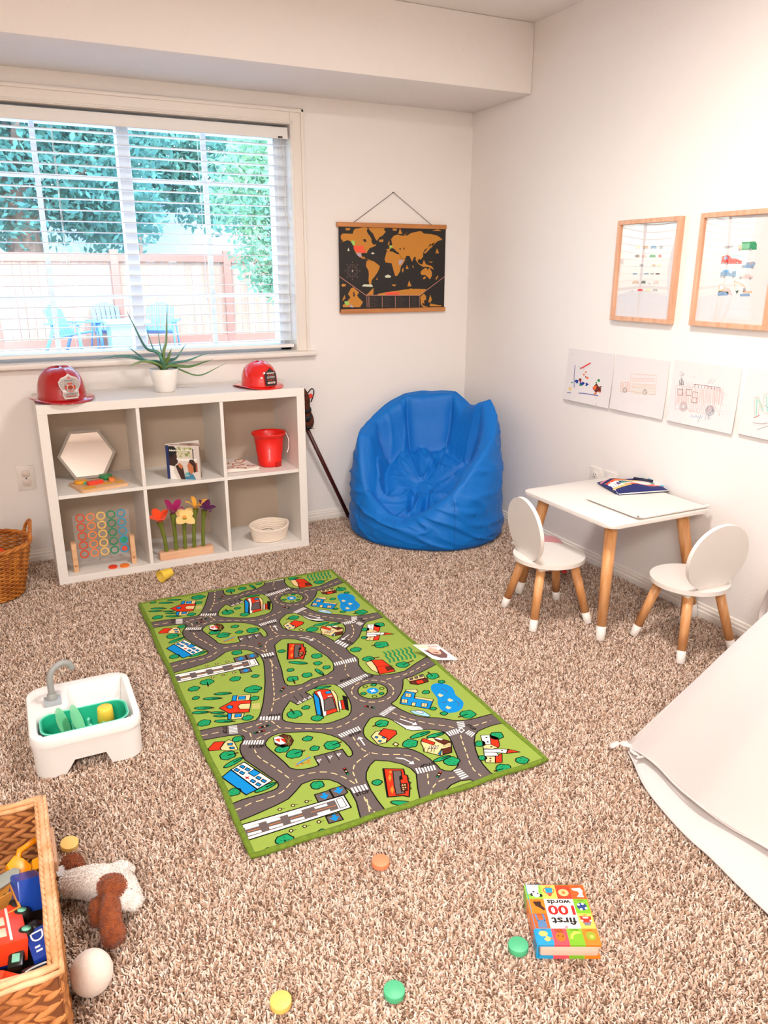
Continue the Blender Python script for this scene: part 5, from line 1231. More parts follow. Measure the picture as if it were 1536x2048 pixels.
# ------------------------------------------------------------------ road rug
RX, RY, RWD, RHT = -1.935, -2.262, .822, 1.532
rug = thing('road_map_rug', 'green childrens rug printed with grey roads and houses in the middle of the carpet', 'rug', (RX, RY, -.003))
A = Art(lambda u, v, h: (u, v, .0105+h), ARTC, (.010, .010, RWD-.010, RHT-.010), dz=.00022, rough=.95, pre='rug')
for i in range(10):
    for j in range(16): A.rect_('d', 0, .082*i, .0957*j, .082*(i+1)+.0002, .0957*(j+1)+.0002)
RUGDATA = """
g;1;2.2;-100,1806 30,1830 122,1843 231,1863 301,1882 351,1919 403,1963 474,1969 541,1936 575,1888 604,1803 597,1714 567,1597 523,1450 488,1351 439,1223 402,1144 373,1088 342,1056 295,1057 205,1067 119,1087 30,1092 -100,1097
g;1;2.2;-100,994 22,989 92,981 156,971 208,954 228,936 231,913 214,885 191,855 177,816 172,769 176,708 215,605 246,521 258,493 272,455 270,429 257,410 229,402 176,398 121,400 71,400 19,392 -100,376
g;1;2.2;319,808 347,843 376,861 416,868 492,845 579,808 636,771 677,724 706,678 721,629 727,575 725,530 715,501 698,489 684,496 684,530 684,571 520,576 515,492 475,489 423,497 395,511 368,541 361,589 343,666 326,733 316,779
g;1;2.2;495,1031 507,1060 536,1105 592,1170 603,1146 617,1106 733,1147 725,1193 711,1222 770,1243 816,1260 873,1252 912,1233 932,1184 932,1105 922,1015 904,949 881,900 854,867 816,851 770,845 724,839 679,849 609,886 534,929 494,968 485,995
g;1;2.2;1190,1054 1187,1075 1180,1094 1169,1112 1155,1127 1137,1138 1117,1145 1097,1147 1076,1145 1056,1138 1039,1127 1024,1112 1013,1094 1006,1075 1004,1054 1006,1033 1013,1014 1024,996 1039,981 1056,970 1076,963 1097,961 1117,963 1137,970 1155,981 1169,996 1180,1014 1187,1033
g;1;2.2;1133,868 1180,894 1230,940 1273,990 1310,1052 1329,1091 1357,1105 1409,1107 1485,1127 1576,1159 1669,1191 1800,1191 1800,504 1632,504 1546,508 1474,512 1416,526 1385,541 1361,567 1317,606 1268,635 1221,670 1184,723 1154,791
w;1;0;590,247 601,246 599,200 589,201
w;1;0;608,246 619,245 616,200 606,200
w;1;0;626,244 637,243 634,199 624,199
w;1;0;644,243 655,242 652,198 642,199
w;1;0;662,242 673,241 669,198 659,198
w;1;0;1388,525 1384,515 1426,503 1430,510
w;1;0;1381,508 1377,497 1420,489 1423,497
w;1;0;1374,490 1370,480 1413,475 1417,483
w;1;0;1367,473 1363,463 1407,461 1411,469
w;1;0;1279,462 1288,463 1287,419 1279,419
w;1;0;1295,463 1305,463 1300,419 1293,419
w;1;0;1311,464 1321,464 1313,419 1306,419
w;1;0;1327,465 1337,465 1326,419 1319,419
w;1;0;1344,466 1353,466 1340,419 1332,419
w;1;0;1372,406 1374,398 1410,414 1407,421
w;1;0;1375,392 1377,384 1415,403 1412,409
w;1;0;1379,379 1381,371 1420,391 1417,398
w;1;0;1382,365 1384,357 1424,379 1422,386
w;2;0;1349,447 1382,466 1387,431 1354,415
d;3;0;1358,443 1377,454 1380,435 1361,426
w;1;0;716,710 726,712 734,676 725,674
w;1;0;733,713 742,715 749,678 740,677
w;1;0;749,716 758,718 764,680 755,679
w;1;0;765,719 774,721 779,682 770,681
w;1;0;781,722 791,724 793,685 785,683
w;1;0;797,725 807,727 808,687 800,686
w;1;0;814,728 823,730 823,689 815,688
w;1;0;830,731 839,733 838,691 830,690
w;1;0;846,734 855,736 853,694 845,692
w;1;0;1017,799 1025,802 1043,768 1036,764
w;1;0;1030,805 1038,808 1057,775 1049,771
w;1;0;1043,811 1051,815 1071,782 1063,778
w;1;0;1057,817 1064,821 1084,789 1077,785
w;1;0;1070,823 1077,827 1098,796 1090,792
w;1;0;1083,829 1091,833 1112,803 1104,799
w;1;0;1096,835 1104,839 1125,810 1117,806
w;1;0;1109,842 1117,845 1139,817 1131,813
w;1;0;927,1213 937,1215 945,1171 935,1169
w;1;0;945,1217 955,1220 962,1176 953,1173
w;1;0;962,1222 972,1224 980,1181 970,1178
w;1;0;979,1226 989,1229 997,1186 987,1183
w;1;0;996,1231 1006,1233 1014,1190 1004,1188
w;1;0;1014,1235 1024,1238 1031,1195 1021,1192
w;1;0;1031,1240 1041,1242 1048,1200 1038,1197
w;1;0;1048,1244 1058,1247 1065,1205 1055,1202
w;1;0;1066,1249 1076,1251 1082,1209 1072,1207
w;1;0;1083,1253 1093,1256 1099,1214 1089,1211
w;1;0;1100,1258 1110,1260 1116,1219 1106,1216
w;1;0;1118,1262 1128,1265 1133,1224 1124,1221
w;1;0;1135,1267 1145,1269 1151,1228 1141,1226
w;1;0;376,1080 386,1077 370,1041 361,1045
w;1;0;393,1074 402,1071 386,1034 377,1038
w;1;0;409,1068 419,1065 402,1027 393,1031
w;1;0;426,1062 435,1059 417,1020 408,1024
w;1;0;442,1056 452,1053 433,1013 424,1017
w;1;0;459,1050 468,1047 449,1006 440,1010
w;1;0;475,1045 485,1041 465,999 456,1003
w;1;0;223,888 231,884 211,850 203,854
w;1;0;236,882 244,878 224,844 216,848
w;1;0;250,876 257,873 238,838 230,842
w;1;0;263,870 271,867 251,832 243,835
w;1;0;276,864 284,861 265,825 257,829
w;1;0;290,858 298,855 278,819 270,823
w;1;0;303,852 311,849 292,813 284,817
w;1;0;317,847 324,843 305,807 297,810
w;1;0;182,1067 180,1059 226,1045 227,1053
w;1;0;179,1053 177,1045 223,1031 224,1039
w;1;0;176,1039 174,1031 220,1016 222,1025
w;1;0;173,1025 171,1017 217,1002 219,1010
w;1;0;170,1011 168,1003 214,988 216,996
w;1;0;167,997 165,989 211,974 213,982
-c;1;2.4;652,1710 642,1676
-c;1;2.4;635,1653 625,1618
-c;1;2.4;618,1595 608,1561
-c;1;2.4;601,1537 591,1503
-c;1;2.4;585,1480 575,1445
-c;1;2.4;568,1422 563,1403 559,1387
-c;1;2.4;552,1364 542,1330
-c;1;2.4;536,1307 526,1272
-c;1;2.4;517,1250 503,1217
-c;1;2.4;494,1194 479,1161
-c;1;2.4;454,1109 469,1142
-c;1;2.4;479,1164 486,1178 497,1195
-c;1;2.4;510,1215 511,1216 544,1228
-c;1;2.4;566,1237 600,1250
-c;1;2.4;623,1257 657,1266
-c;1;2.4;681,1273 715,1282
-c;1;2.4;738,1288 773,1298
-c;1;2.4;796,1306 830,1318
-c;1;2.4;853,1322 889,1321
-c;1;2.4;913,1320 934,1319
-c;1;2.4;421,1009 430,974
-c;1;2.4;435,951 442,920 447,918
-c;1;2.4;467,906 498,887
-c;1;2.4;519,875 551,858
-c;1;2.4;572,847 590,837 604,830
-c;1;2.4;625,820 658,804
-c;1;2.4;680,795 714,783
-c;1;2.4;737,778 772,782
-c;1;2.4;795,788 829,801
-c;1;2.4;852,809 885,822
-c;1;2.4;907,832 939,849
-c;1;2.4;267,1001 303,1004
-c;1;2.4;327,1006 363,1011
-c;1;2.4;386,1015 401,1016
-c;1;2.4;243,996 260,964
-c;1;2.4;271,943 272,941 269,907
-c;1;2.4;266,884 266,880
-c;1;2.4;288,870 321,883
-c;1;2.4;344,892 356,897 378,902
-c;1;2.4;401,908 426,915
-c;1;2.4;17,1039 53,1035
-c;1;2.4;77,1033 113,1030
-c;1;2.4;249,780 248,744
-c;1;2.4;247,720 247,717 256,686
-c;1;2.4;263,663 264,660 277,630
-c;1;2.4;286,608 292,594 299,574
-c;1;2.4;307,551 319,517
-c;1;2.4;326,494 336,460
-c;1;2.4;11,338 47,342
-c;1;2.4;71,347 103,356 105,356
-c;1;2.4;129,355 157,355 165,355
-c;1;2.4;189,356 219,356 225,358
-c;1;2.4;248,364 269,370 281,378
-c;1;2.4;300,392 311,401 328,415
-c;1;2.4;346,431 350,435
-c;1;2.4;382,450 418,451
-c;1;2.4;442,451 477,444
-c;1;2.4;500,437 529,422 531,420
-c;1;2.4;549,403 565,388 572,376
-c;1;2.4;585,356 595,341 602,325
-c;1;2.4;611,302 614,297 624,270
-c;1;2.4;637,267 644,303
-c;1;2.4;649,326 655,362
-c;1;2.4;667,382 683,408 688,411
-c;1;2.4;707,426 718,434 738,443
-c;1;2.4;760,453 793,468
-c;1;2.4;784,651 781,615
-c;1;2.4;779,591 778,570 779,555
-c;1;2.4;782,531 783,517 792,497
-c;1;2.4;802,475 804,472
-c;1;2.4;624,154 618,118
-c;1;2.4;616,95 617,59 618,59
-c;1;2.4;622,35 626,12
-c;1;2.4;1095,778 1112,746
-c;1;2.4;1123,725 1128,715 1142,695
-c;1;2.4;1156,675 1165,662 1179,647
-c;1;2.4;1194,629 1217,603 1218,602
-c;1;2.4;1235,585 1260,559
-c;1;2.4;1278,543 1307,522
-c;1;2.4;1324,505 1342,481
-c;1;2.4;1452,446 1488,446
-c;1;2.4;1512,447 1548,448
-c;1;2.4;1572,448 1575,448
-c;1;2.4;1037,1318 1035,1282
-c;1;2.4;1236,1143 1272,1143
-c;1;2.4;1296,1143 1332,1143
-c;1;2.4;1356,1146 1391,1151
-c;1;2.4;1415,1156 1449,1167
-c;1;2.4;1472,1174 1483,1178 1505,1187
-c;1;2.4;1527,1197 1561,1210
-c;1;2.4;1583,1220 1589,1222
-c;1;2.4;1229,1054 1227,1075 1223,1090
-c;1;2.4;1215,1112 1214,1114 1203,1132 1195,1142
-c;1;2.4;1177,1158 1174,1161 1157,1172 1146,1176
-c;1;2.4;1123,1183 1117,1184 1097,1186 1088,1185
-c;1;2.4;1064,1182 1056,1180 1037,1172 1031,1168
-c;1;2.4;1011,1154 1003,1147 990,1132 987,1128
-c;1;2.4;976,1107 971,1095 966,1075 966,1072
-c;1;2.4;965,1048 966,1033 971,1013 971,1013
-c;1;2.4;981,991 990,976 1002,962
-c;1;2.4;1020,946 1037,936 1052,930
-c;1;2.4;1075,924 1076,924 1097,922 1111,923
-c;1;2.4;1135,928 1137,928 1157,936 1167,943
-c;1;2.4;1186,957 1190,961 1203,976 1209,985
-c;1;2.4;1219,1007 1222,1013 1227,1033 1228,1042
-w;1;3;810,549 813,615
w;1;0;814,639 794,616 832,614
-w;1;3;1106,697 1135,654 1155,620
w;1;0;1167,599 1172,629 1139,610
w;1;0;1055,725 1076,678 1100,627 1175,574 1176,542 1135,547 1092,586 1077,643
-d;2;1.2;1062,664 1087,663
-d;2;1.2;1084,638 1110,639
-d;2;1.2;1105,612 1132,614
-d;2;1.2;1127,586 1155,590
-d;2;1.2;1148,560 1177,566
Tk;2;STOP;593,171 666,169
Tk;2;STOP;495,1063 423,1084
Tk;2;STOP;224,805 303,774
Tk;2;STOP;147,1073 131,1003
Tk;2;STOP;769,658 851,666
Tk;2;STOP;1037,1278 952,1264
Tk;2;STOP;1103,1202 1186,1209
Tk;2;STOP;1417,472 1428,406
Tw;2;P;526,513 550,518
Tw;2;P;589,516 613,518
Tw;2;P;641,517 665,520
Tw;2;P;643,1145 616,1137
Tw;2;P;681,1160 655,1151
Tw;2;P;721,1174 695,1166
-k;1;1.6;580,570 575,487
-k;1;1.6;633,567 633,485
-k;1;1.6;683,569 684,530
-k;1;1.6;631,1217 636,1142
-k;1;1.6;673,1225 677,1159
-k;1;1.6;709,1220 718,1158
b;2;1.5;295,1381 320,1372 295,1314 271,1322
y;2;1.5;320,1373 398,1344 369,1280 295,1314
b;3;1.5;325,1356 364,1341 350,1304 311,1321
y;2;1.5;234,1188 302,1157 277,1105 213,1128
b;2;1.5;211,1196 234,1188 213,1129 197,1136
b;3;1.5;250,1171 285,1156 273,1127 238,1139
r;3;2;182,1278 275,1321 381,1279 331,1157 220,1195
y;4;1.5;288,1246 308,1266 366,1245 344,1187 290,1211
b;4;1.5;222,1270 241,1285 263,1266 253,1241 233,1242
-y;2;2;372,1235 417,1217
-y;2;2;369,1223 414,1206
-y;2;2;365,1211 410,1194
-y;2;2;362,1200 406,1183
-y;2;2;358,1188 403,1171
y;2;1.5;83,872 119,916 146,932 168,902 168,818 118,830 85,853
r;3;1.5;23,898 69,945 122,925 83,874 84,855 62,862 21,875
b;3;1.5;131,899 157,892 150,872 129,882
b;3;1.5;132,860 154,852 152,833 130,843
w;3;2.2;85,659 166,694 253,477 162,442
b;3;2.2;25,618 85,659 162,442 98,426
b;4;1.6;132,664 147,675 160,650 145,639
b;4;1.6;98,650 113,661 126,636 111,625
b;4;1.6;150,629 165,640 178,616 163,604
b;4;1.6;116,614 130,625 143,600 129,589
b;4;1.6;181,535 196,546 208,522 193,511
b;4;1.6;147,522 162,533 174,509 160,498
b;4;1.6;198,500 212,510 225,487 210,476
b;4;1.6;164,484 179,494 191,471 177,460
b;4;1.5;157,592 194,608 216,567 178,548
-r;4;3;135,569 149,542
-r;4;3;131,549 154,562
-o;3;2;402,564 487,527
-o;3;2;394,535 492,554
-o;3;2;414,554 410,527
-o;3;2;493,602 473,534
-o;3;2;441,550 436,524
-l;4;3.5;413,550 458,568 499,579
n;3;2;377,836 439,849 469,818 470,765 443,727 392,729 367,772
w;4;1;379,841 408,843 432,804 424,756 391,757 369,794
r;5;0;377,819 408,818 396,780
r;5;0;408,818 432,804 424,756 412,788
-g;5;0.8;438,812 446,735
-g;5;0.8;468,798 421,747
-g;5;0.8;460,817 430,728
r;3;2;761,1202 810,1210 851,1193 866,1146 814,933 707,918 763,1115
b;4;2;749,1188 760,1167 763,1115 704,932 683,954
w;4;1;775,1191 801,1195 781,1096 745,955 730,918 712,920 765,1104
d;5;1.5;779,1082 809,1095 841,1092 812,968 737,965
y;4;1.5;860,1179 878,1158 874,1101 815,921 806,931 847,1076
b;5;1;821,1172 853,1170 856,1142 822,1142
w;5;1;816,1119 849,1113 846,1102 815,1107
r;3;1.5;871,1037 909,1034 870,930 839,938
k;4;1;904,1084 924,1058 870,909 859,933
w;3;1;856,1035 870,1034 842,944 827,945
-k;5;1;856,1012 897,1002
-k;5;1;846,990 887,980
-k;5;1;837,967 877,957
r;3;2.4;808,315 904,265 889,220 898,207 881,166 873,134 827,53 803,75 728,99
k;3;0;807,318 815,311 734,96 726,98
o;4;0;798,235 821,260 815,227 793,202
o;4;0;766,144 791,170 783,135 760,109
o;4;0;822,276 837,282 839,267 825,260
d;4;1.6;847,277 886,258 871,220 848,200 837,161 821,87 775,95 804,177
k;5;0;854,219 871,223 864,192 846,188
n;5;1.5;833,163 865,151 840,99 811,106
y;6;0;841,153 842,145 835,142 834,149
y;6;0;853,150 854,142 847,138 846,146
y;6;0;834,135 835,127 828,124 827,131
y;6;0;846,130 847,123 840,119 839,127
y;6;0;829,120 830,112 823,109 822,116
n;4;1;890,196 896,181 881,176
n;4;1;883,160 888,145 873,140
n;4;1;864,121 869,106 855,101
y;3;1.8;877,610 920,641 955,637 925,611 951,553 928,520 879,524
r;4;1.8;924,611 976,649 1029,599 1019,568 928,520 951,551
b;4;1.3;891,593 903,600 912,587 898,577
b;4;1.3;892,551 904,557 913,545 899,535
b;4;1.3;927,573 939,580 948,567 934,557
-n;2;1.5;971,471 963,444
y;3;2;953,488 976,499 983,473 961,464
y;3;1.8;1110,449 1166,453 1205,434 1253,359 1209,279 1137,282 1076,353 1093,396 1097,424
r;4;1.5;1123,461 1136,462 1172,398 1153,381 1111,443
n;4;1.5;1186,438 1207,431 1259,368 1207,360 1186,412
w;5;0;1188,437 1208,433 1228,407 1213,404
n;4;1.5;1179,328 1236,326 1209,279 1156,285
b;4;1.5;1179,334 1139,283 1136,300
-k;4;1.4;1099,383 1072,346
-k;4;1.4;1116,374 1089,337
-k;4;1.4;1132,366 1106,329
-k;4;1.4;1147,359 1120,322
w;4;1;1132,382 1145,383 1123,361 1111,361
w;4;1;1149,373 1162,374 1140,352 1128,353
w;4;1;1164,366 1176,367 1155,345 1143,346
-k;5;1;1203,365 1254,361
-k;5;1;1197,355 1248,351
-k;5;1;1191,344 1242,339
w;3;1.5;1438,347 1488,328 1443,248 1403,267
r;3;1.5;1488,328 1514,283 1480,217 1462,205 1443,248
y;3;1.5;1398,265 1443,248 1462,205 1427,206 1383,232
y;3;1.5;1353,171 1402,145 1369,96 1325,123
r;3;1.5;1402,145 1450,151 1406,85 1369,96
w;4;1.5;1367,204 1429,171 1422,140 1350,172
w;4;1.5;1380,227 1480,181 1502,165 1473,142 1369,205
r;4;1.5;1502,170 1547,118 1471,141
k;5;0;1448,318 1460,319 1464,310 1452,308
k;5;0;1432,279 1443,281 1447,272 1436,270
k;5;0;1424,231 1435,233 1439,224 1428,222
k;5;0;1360,144 1371,146 1375,137 1364,135
k;5;0;1347,125 1358,127 1362,118 1351,117
k;5;0;1458,177 1469,179 1473,170 1462,168
b;3;1.8;1279,961 1327,915 1289,864 1382,790 1313,713 1247,779 1181,844 1218,901
y;4;1.5;1290,975 1349,950 1348,921 1328,911 1282,960
y;4;1.5;1302,875 1387,796 1372,779 1289,860
y;4;1.4;1268,937 1297,915 1274,880 1245,902
-n;5;1;1282,926 1260,891
-n;5;1;1257,919 1285,896
y;4;1.4;1216,886 1245,864 1223,830 1194,852
-n;5;1;1231,875 1209,841
-n;5;1;1206,868 1233,846
y;4;1.4;1303,793 1332,772 1309,739 1281,760
-n;5;1;1318,783 1295,750
-n;5;1;1293,776 1320,755
y;4;1.3;1256,826 1274,811 1251,780 1232,795
a;3;1.3;1199,745 1232,738 1246,734 1270,710 1273,691 1283,651 1268,641 1236,672 1204,711
w;4;1;1221,731 1244,729 1261,706 1257,687 1234,705
b;2;0;1453,942 1462,951 1474,957 1485,960 1498,960 1511,956 1523,951 1533,943 1542,934 1549,922 1556,907 1562,891 1564,874 1563,858 1558,842 1554,827 1548,812 1542,798 1538,783 1538,766 1540,748 1541,731 1540,715 1538,699 1534,684 1524,669 1512,653 1499,640 1486,630 1472,623 1459,618 1445,616 1431,616 1418,618 1405,622 1392,629 1382,638 1376,649 1373,663 1372,678 1374,695 1378,714 1384,733 1393,753 1405,773 1414,793 1419,813 1422,833 1424,852 1426,869 1428,884 1431,900 1437,915 1444,930
y;3;0;1437,830 1457,843 1461,825 1470,814 1447,802 1437,809
y;3;0;1462,754 1483,767 1486,749 1495,738 1473,727 1462,734
y;3;0;1409,687 1429,699 1432,682 1441,671 1419,660 1409,668
-n;3;1.2;1500,886 1510,855 1506,831
-n;3;1.2;1413,743 1429,735 1445,746
-n;3;1.2;1505,729 1507,691 1484,666
y;3;1.5;1357,1098 1479,1097 1468,1050 1359,1053
n;3;1.5;1356,1054 1479,1045 1465,997 1383,993 1349,1024
d;4;1.2;1376,1089 1399,1088 1390,1065 1368,1065
d;4;1.2;1412,1089 1435,1089 1426,1065 1404,1065
d;4;1.2;1449,1092 1473,1092 1463,1068 1441,1068
r;4;1;1395,1041 1442,1036 1435,998 1387,1001
y;3;1.5;1206,1396 1264,1422 1255,1323 1224,1238 1203,1294
r;4;2;1257,1418 1325,1388 1341,1257 1334,1210 1224,1219 1248,1322
-k;5;1.4;1248,1322 1355,1284
n;5;1;1300,1291 1337,1283 1333,1236 1290,1238
-k;2;5;1384,1488 1387,1449 1369,1416 1372,1373 1358,1332
-t;3;3.2;1384,1488 1387,1449 1369,1416 1372,1373 1358,1332
-k;2;5;1415,1485 1417,1446 1399,1413 1402,1371 1388,1329
-t;3;3.2;1415,1485 1417,1446 1399,1413 1402,1371 1388,1329
-k;2;5;1446,1483 1448,1444 1430,1411 1433,1368 1418,1326
-t;3;3.2;1446,1483 1448,1444 1430,1411 1433,1368 1418,1326
-k;2;5;1477,1481 1479,1441 1460,1408 1463,1366 1449,1324
-t;3;3.2;1477,1481 1479,1441 1460,1408 1463,1366 1449,1324
-k;2;5;1508,1478 1510,1439 1491,1406 1494,1363 1479,1321
-t;3;3.2;1508,1478 1510,1439 1491,1406 1494,1363 1479,1321
-k;2;5;1540,1476 1541,1436 1522,1403 1525,1360 1509,1318
-t;3;3.2;1540,1476 1541,1436 1522,1403 1525,1360 1509,1318
-k;2;5;1571,1473 1573,1434 1553,1401 1556,1358 1540,1316
-t;3;3.2;1571,1473 1573,1434 1553,1401 1556,1358 1540,1316
w;2;2.4;-19,220 15,223 538,209 534,108 8,109 -26,112
d;3;0;-23,204 20,198 482,195 476,125 18,129 -21,130
w;3;1.2;490,195 522,196 519,128 484,125
w;4;0;24,197 90,194 89,178 23,180
w;4;0;24,152 89,148 88,132 23,135
-o;4;1.4;28,163 87,161
w;4;0;130,197 197,193 195,177 128,179
w;4;0;128,151 195,147 193,131 127,134
-o;4;1.4;133,162 193,161
w;4;0;237,196 306,193 304,176 235,179
w;4;0;235,150 303,146 301,130 233,133
-o;4;1.4;240,161 302,160
w;4;0;371,188 437,188 435,170 371,173
w;4;0;368,142 434,141 432,124 368,127
-o;4;1.2;342,160 473,154
d;2;2;407,277 486,276 485,214 403,213
b;3;0;421,252 442,252 445,271 462,268 458,250 475,248 445,219
d;2;2;490,282 565,279 565,222 548,212 488,213
b;3;0;501,261 523,261 525,280 543,277 539,259 556,257 525,228
d;2;2;397,101 465,99 465,44 393,49
b;3;0;407,81 427,81 429,98 445,95 442,79 458,76 429,50
y;2;1.6;224,248 223,253 218,257 213,257 208,253 206,248 208,243 213,240 218,240 223,243
-k;2;1;226,247 242,245
y;2;1.6;292,247 290,252 286,256 280,256 276,252 274,247 276,242 280,239 286,239 290,242
-k;2;1;294,246 310,244
y;2;1.6;363,245 361,250 356,254 351,254 346,250 345,245 346,240 351,237 356,237 361,240
-k;2;1;365,244 381,242
y;2;1.6;223,81 221,86 217,89 211,89 207,86 205,81 207,76 211,72 217,72 221,76
-k;2;1;224,80 239,77
y;2;1.6;291,81 289,86 285,89 279,89 275,86 273,81 275,76 279,72 285,72 289,76
-k;2;1;293,79 308,77
y;2;1.6;363,81 361,86 357,90 351,90 347,86 345,81 347,76 351,72 357,72 361,76
-k;2;1;365,80 380,77
b;2;0;1134,1054 1131,1068 1123,1080 1111,1088 1097,1091 1082,1088 1070,1080 1062,1068 1060,1054 1062,1040 1070,1028 1082,1020 1097,1017 1111,1020 1123,1028 1131,1040
w;3;0;1107,1054 1114,1071 1097,1064 1080,1071 1087,1054 1080,1037 1097,1044 1114,1037
-k;2;7;627,413 623,350
r;3;0;632,407 630,411 626,412 622,411 621,407 622,403 626,401 630,403
y;3;0;631,382 629,385 625,387 621,385 619,382 621,378 625,376 629,378
t;3;0;629,356 628,360 624,362 620,360 618,356 620,352 624,351 628,352
-k;2;7;613,1337 569,1292
r;3;0;614,1332 612,1336 608,1338 604,1336 603,1332 604,1328 608,1327 612,1328
y;3;0;596,1314 595,1318 591,1320 587,1318 585,1314 587,1311 591,1309 595,1311
t;3;0;579,1297 577,1301 573,1302 569,1301 567,1297 569,1293 573,1291 577,1293
-k;2;7;334,971 404,972
r;3;0;346,971 345,975 341,977 337,975 335,971 337,967 341,965 345,967
y;3;0;374,972 373,975 369,977 365,975 363,972 365,968 369,966 373,968
t;3;0;403,972 401,976 397,978 393,976 391,972 393,968 397,966 401,968
-k;2;7;359,931 290,932
r;3;0;357,931 356,935 352,937 348,935 346,931 348,927 352,926 356,927
y;3;0;330,932 328,936 324,937 320,936 319,932 320,928 324,926 328,928
t;3;0;302,932 301,936 297,938 293,936 291,932 293,928 297,927 301,928
-k;2;7;978,916 1025,869
r;3;0;989,911 987,915 983,917 979,915 977,911 979,907 983,905 987,907
y;3;0;1007,892 1005,896 1001,898 998,896 996,892 998,888 1001,887 1005,888
t;3;0;1026,873 1024,877 1020,879 1016,877 1014,873 1016,870 1020,868 1024,870
t;3;1.8;134,1569 127,1581 115,1591 104,1601 88,1595 77,1592 67,1583 59,1569 66,1556 77,1545 88,1544 104,1538 116,1546 126,1558
-k;4;1;79,1573 88,1568
-k;4;1;103,1564 112,1560
-k;4;1;93,1584 102,1580
-k;4;1;91,1554 100,1550
t;3;1.8;105,1454 103,1462 94,1467 87,1474 77,1472 68,1467 64,1463 59,1454 61,1446 69,1437 77,1437 87,1435 95,1438 100,1446
-k;4;1;71,1456 77,1453
-k;4;1;86,1450 92,1448
-k;4;1;80,1463 86,1461
-k;4;1;79,1444 85,1441
-k;2;4.5;428,1400 475,1377
-n;3;2.6;428,1400 475,1377
t;3;1.8;484,1400 471,1417 460,1437 441,1445 417,1439 399,1439 379,1419 373,1400 386,1378 397,1367 416,1358 440,1352 458,1369 478,1380
-k;4;1;402,1405 416,1399
-k;4;1;439,1392 453,1386
-k;4;1;423,1424 437,1417
-k;4;1;421,1377 435,1370
t;3;1.8;435,1292 431,1302 421,1309 411,1318 398,1314 388,1310 382,1304 375,1292 379,1281 389,1271 399,1271 412,1267 422,1272 428,1283
-k;4;1;391,1295 399,1291
-k;4;1;411,1288 418,1284
-k;4;1;402,1305 410,1301
-k;4;1;401,1279 408,1276
-k;2;4.5;244,1432 297,1412
-n;3;2.6;244,1432 297,1412
t;3;1.8;295,1413 290,1423 274,1435 249,1446 223,1453 203,1455 193,1450 197,1441 214,1429 239,1418 265,1410 285,1409
-k;2;4.5;170,1404 230,1381
-n;3;2.6;170,1404 230,1381
t;3;1.8;220,1385 216,1395 200,1407 175,1419 149,1426 129,1428 119,1424 123,1414 140,1402 164,1390 190,1382 211,1381
-k;2;4.5;96,1321 157,1295
-n;3;2.6;96,1321 157,1295
t;3;1.8;145,1300 142,1310 126,1323 102,1335 76,1344 56,1347 46,1342 50,1333 66,1320 90,1307 115,1298 136,1296
-k;2;4.5;69,1281 127,1258
-n;3;2.6;69,1281 127,1258
t;3;1.8;116,1262 112,1271 97,1283 74,1294 49,1302 30,1303 21,1299 25,1290 40,1278 63,1267 88,1260 107,1258
-k;2;4.5;162,1232 193,1216
-n;3;2.6;162,1232 193,1216
t;3;1.8;199,1213 197,1221 185,1232 167,1242 147,1250 132,1253 124,1250 126,1242 138,1232 157,1221 176,1213 192,1210
-k;2;4.5;168,1190 194,1177
-n;3;2.6;168,1190 194,1177
t;3;1.8;206,1171 204,1179 192,1190 174,1200 154,1208 138,1211 131,1208 133,1200 145,1190 163,1179 183,1171 199,1168
-k;2;4.5;170,1127 231,1097
-n;3;2.6;170,1127 231,1097
t;3;1.8;218,1103 215,1113 200,1127 176,1141 151,1151 131,1155 121,1151 124,1141 140,1127 163,1114 188,1104 208,1100
t;3;1.8;102,1159 100,1174 85,1182 71,1194 53,1191 39,1182 32,1175 23,1159 26,1146 41,1131 55,1130 72,1127 87,1131 94,1146
-k;4;1;44,1163 54,1158
-k;4;1;70,1153 81,1149
-k;4;1;59,1176 69,1172
-k;4;1;57,1142 67,1137
t;3;1.8;339,1100 331,1110 324,1123 313,1128 298,1124 287,1124 275,1112 271,1100 279,1086 286,1080 297,1074 312,1070 323,1080 336,1088
-k;4;1;289,1103 298,1099
-k;4;1;311,1095 320,1091
-k;4;1;302,1114 311,1110
-k;4;1;300,1085 309,1082
t;3;1.8;221,916 222,929 212,935 199,940 186,944 172,934 167,927 165,916 163,906 173,895 187,890 200,894 213,894 218,905
-k;4;1;178,919 186,915
-k;4;1;199,912 207,908
-k;4;1;190,930 198,926
-k;4;1;188,903 196,899
-k;2;4.5;102,791 162,791
-n;3;2.6;102,791 162,791
t;3;1.8;142,791 143,809 132,821 111,824 93,832 72,819 62,806 63,791 61,776 72,762 93,750 111,758 132,760 142,773
-k;4;1;80,795 92,790
-k;4;1;111,784 123,779
-k;4;1;98,811 110,805
-k;4;1;96,771 107,766
-k;2;4.5;114,715 180,740
-n;3;2.6;114,715 180,740
t;3;1.8;172,737 161,742 138,740 107,731 79,718 59,703 55,692 66,687 90,689 120,698 148,712 168,726
-k;2;4.5;566,1014 564,1080
-n;3;2.6;566,1014 564,1080
t;3;1.8;607,1014 607,1033 597,1046 575,1049 556,1057 534,1045 523,1030 524,1014 524,998 534,985 556,971 575,980 597,983 608,996
-k;4;1;543,1019 555,1013
-k;4;1;575,1007 587,1002
-k;4;1;561,1035 573,1029
-k;4;1;559,994 571,988
t;3;1.8;679,1055 674,1063 666,1070 658,1077 647,1073 639,1071 632,1065 626,1055 631,1046 639,1038 647,1037 659,1033 667,1039 673,1047
-k;4;1;641,1057 647,1054
-k;4;1;658,1051 664,1048
-k;4;1;650,1066 657,1063
-k;4;1;649,1044 656,1041
t;3;1.8;708,918 702,930 696,945 681,946 665,947 651,945 637,930 637,918 643,903 649,897 664,886 680,887 694,897 708,903
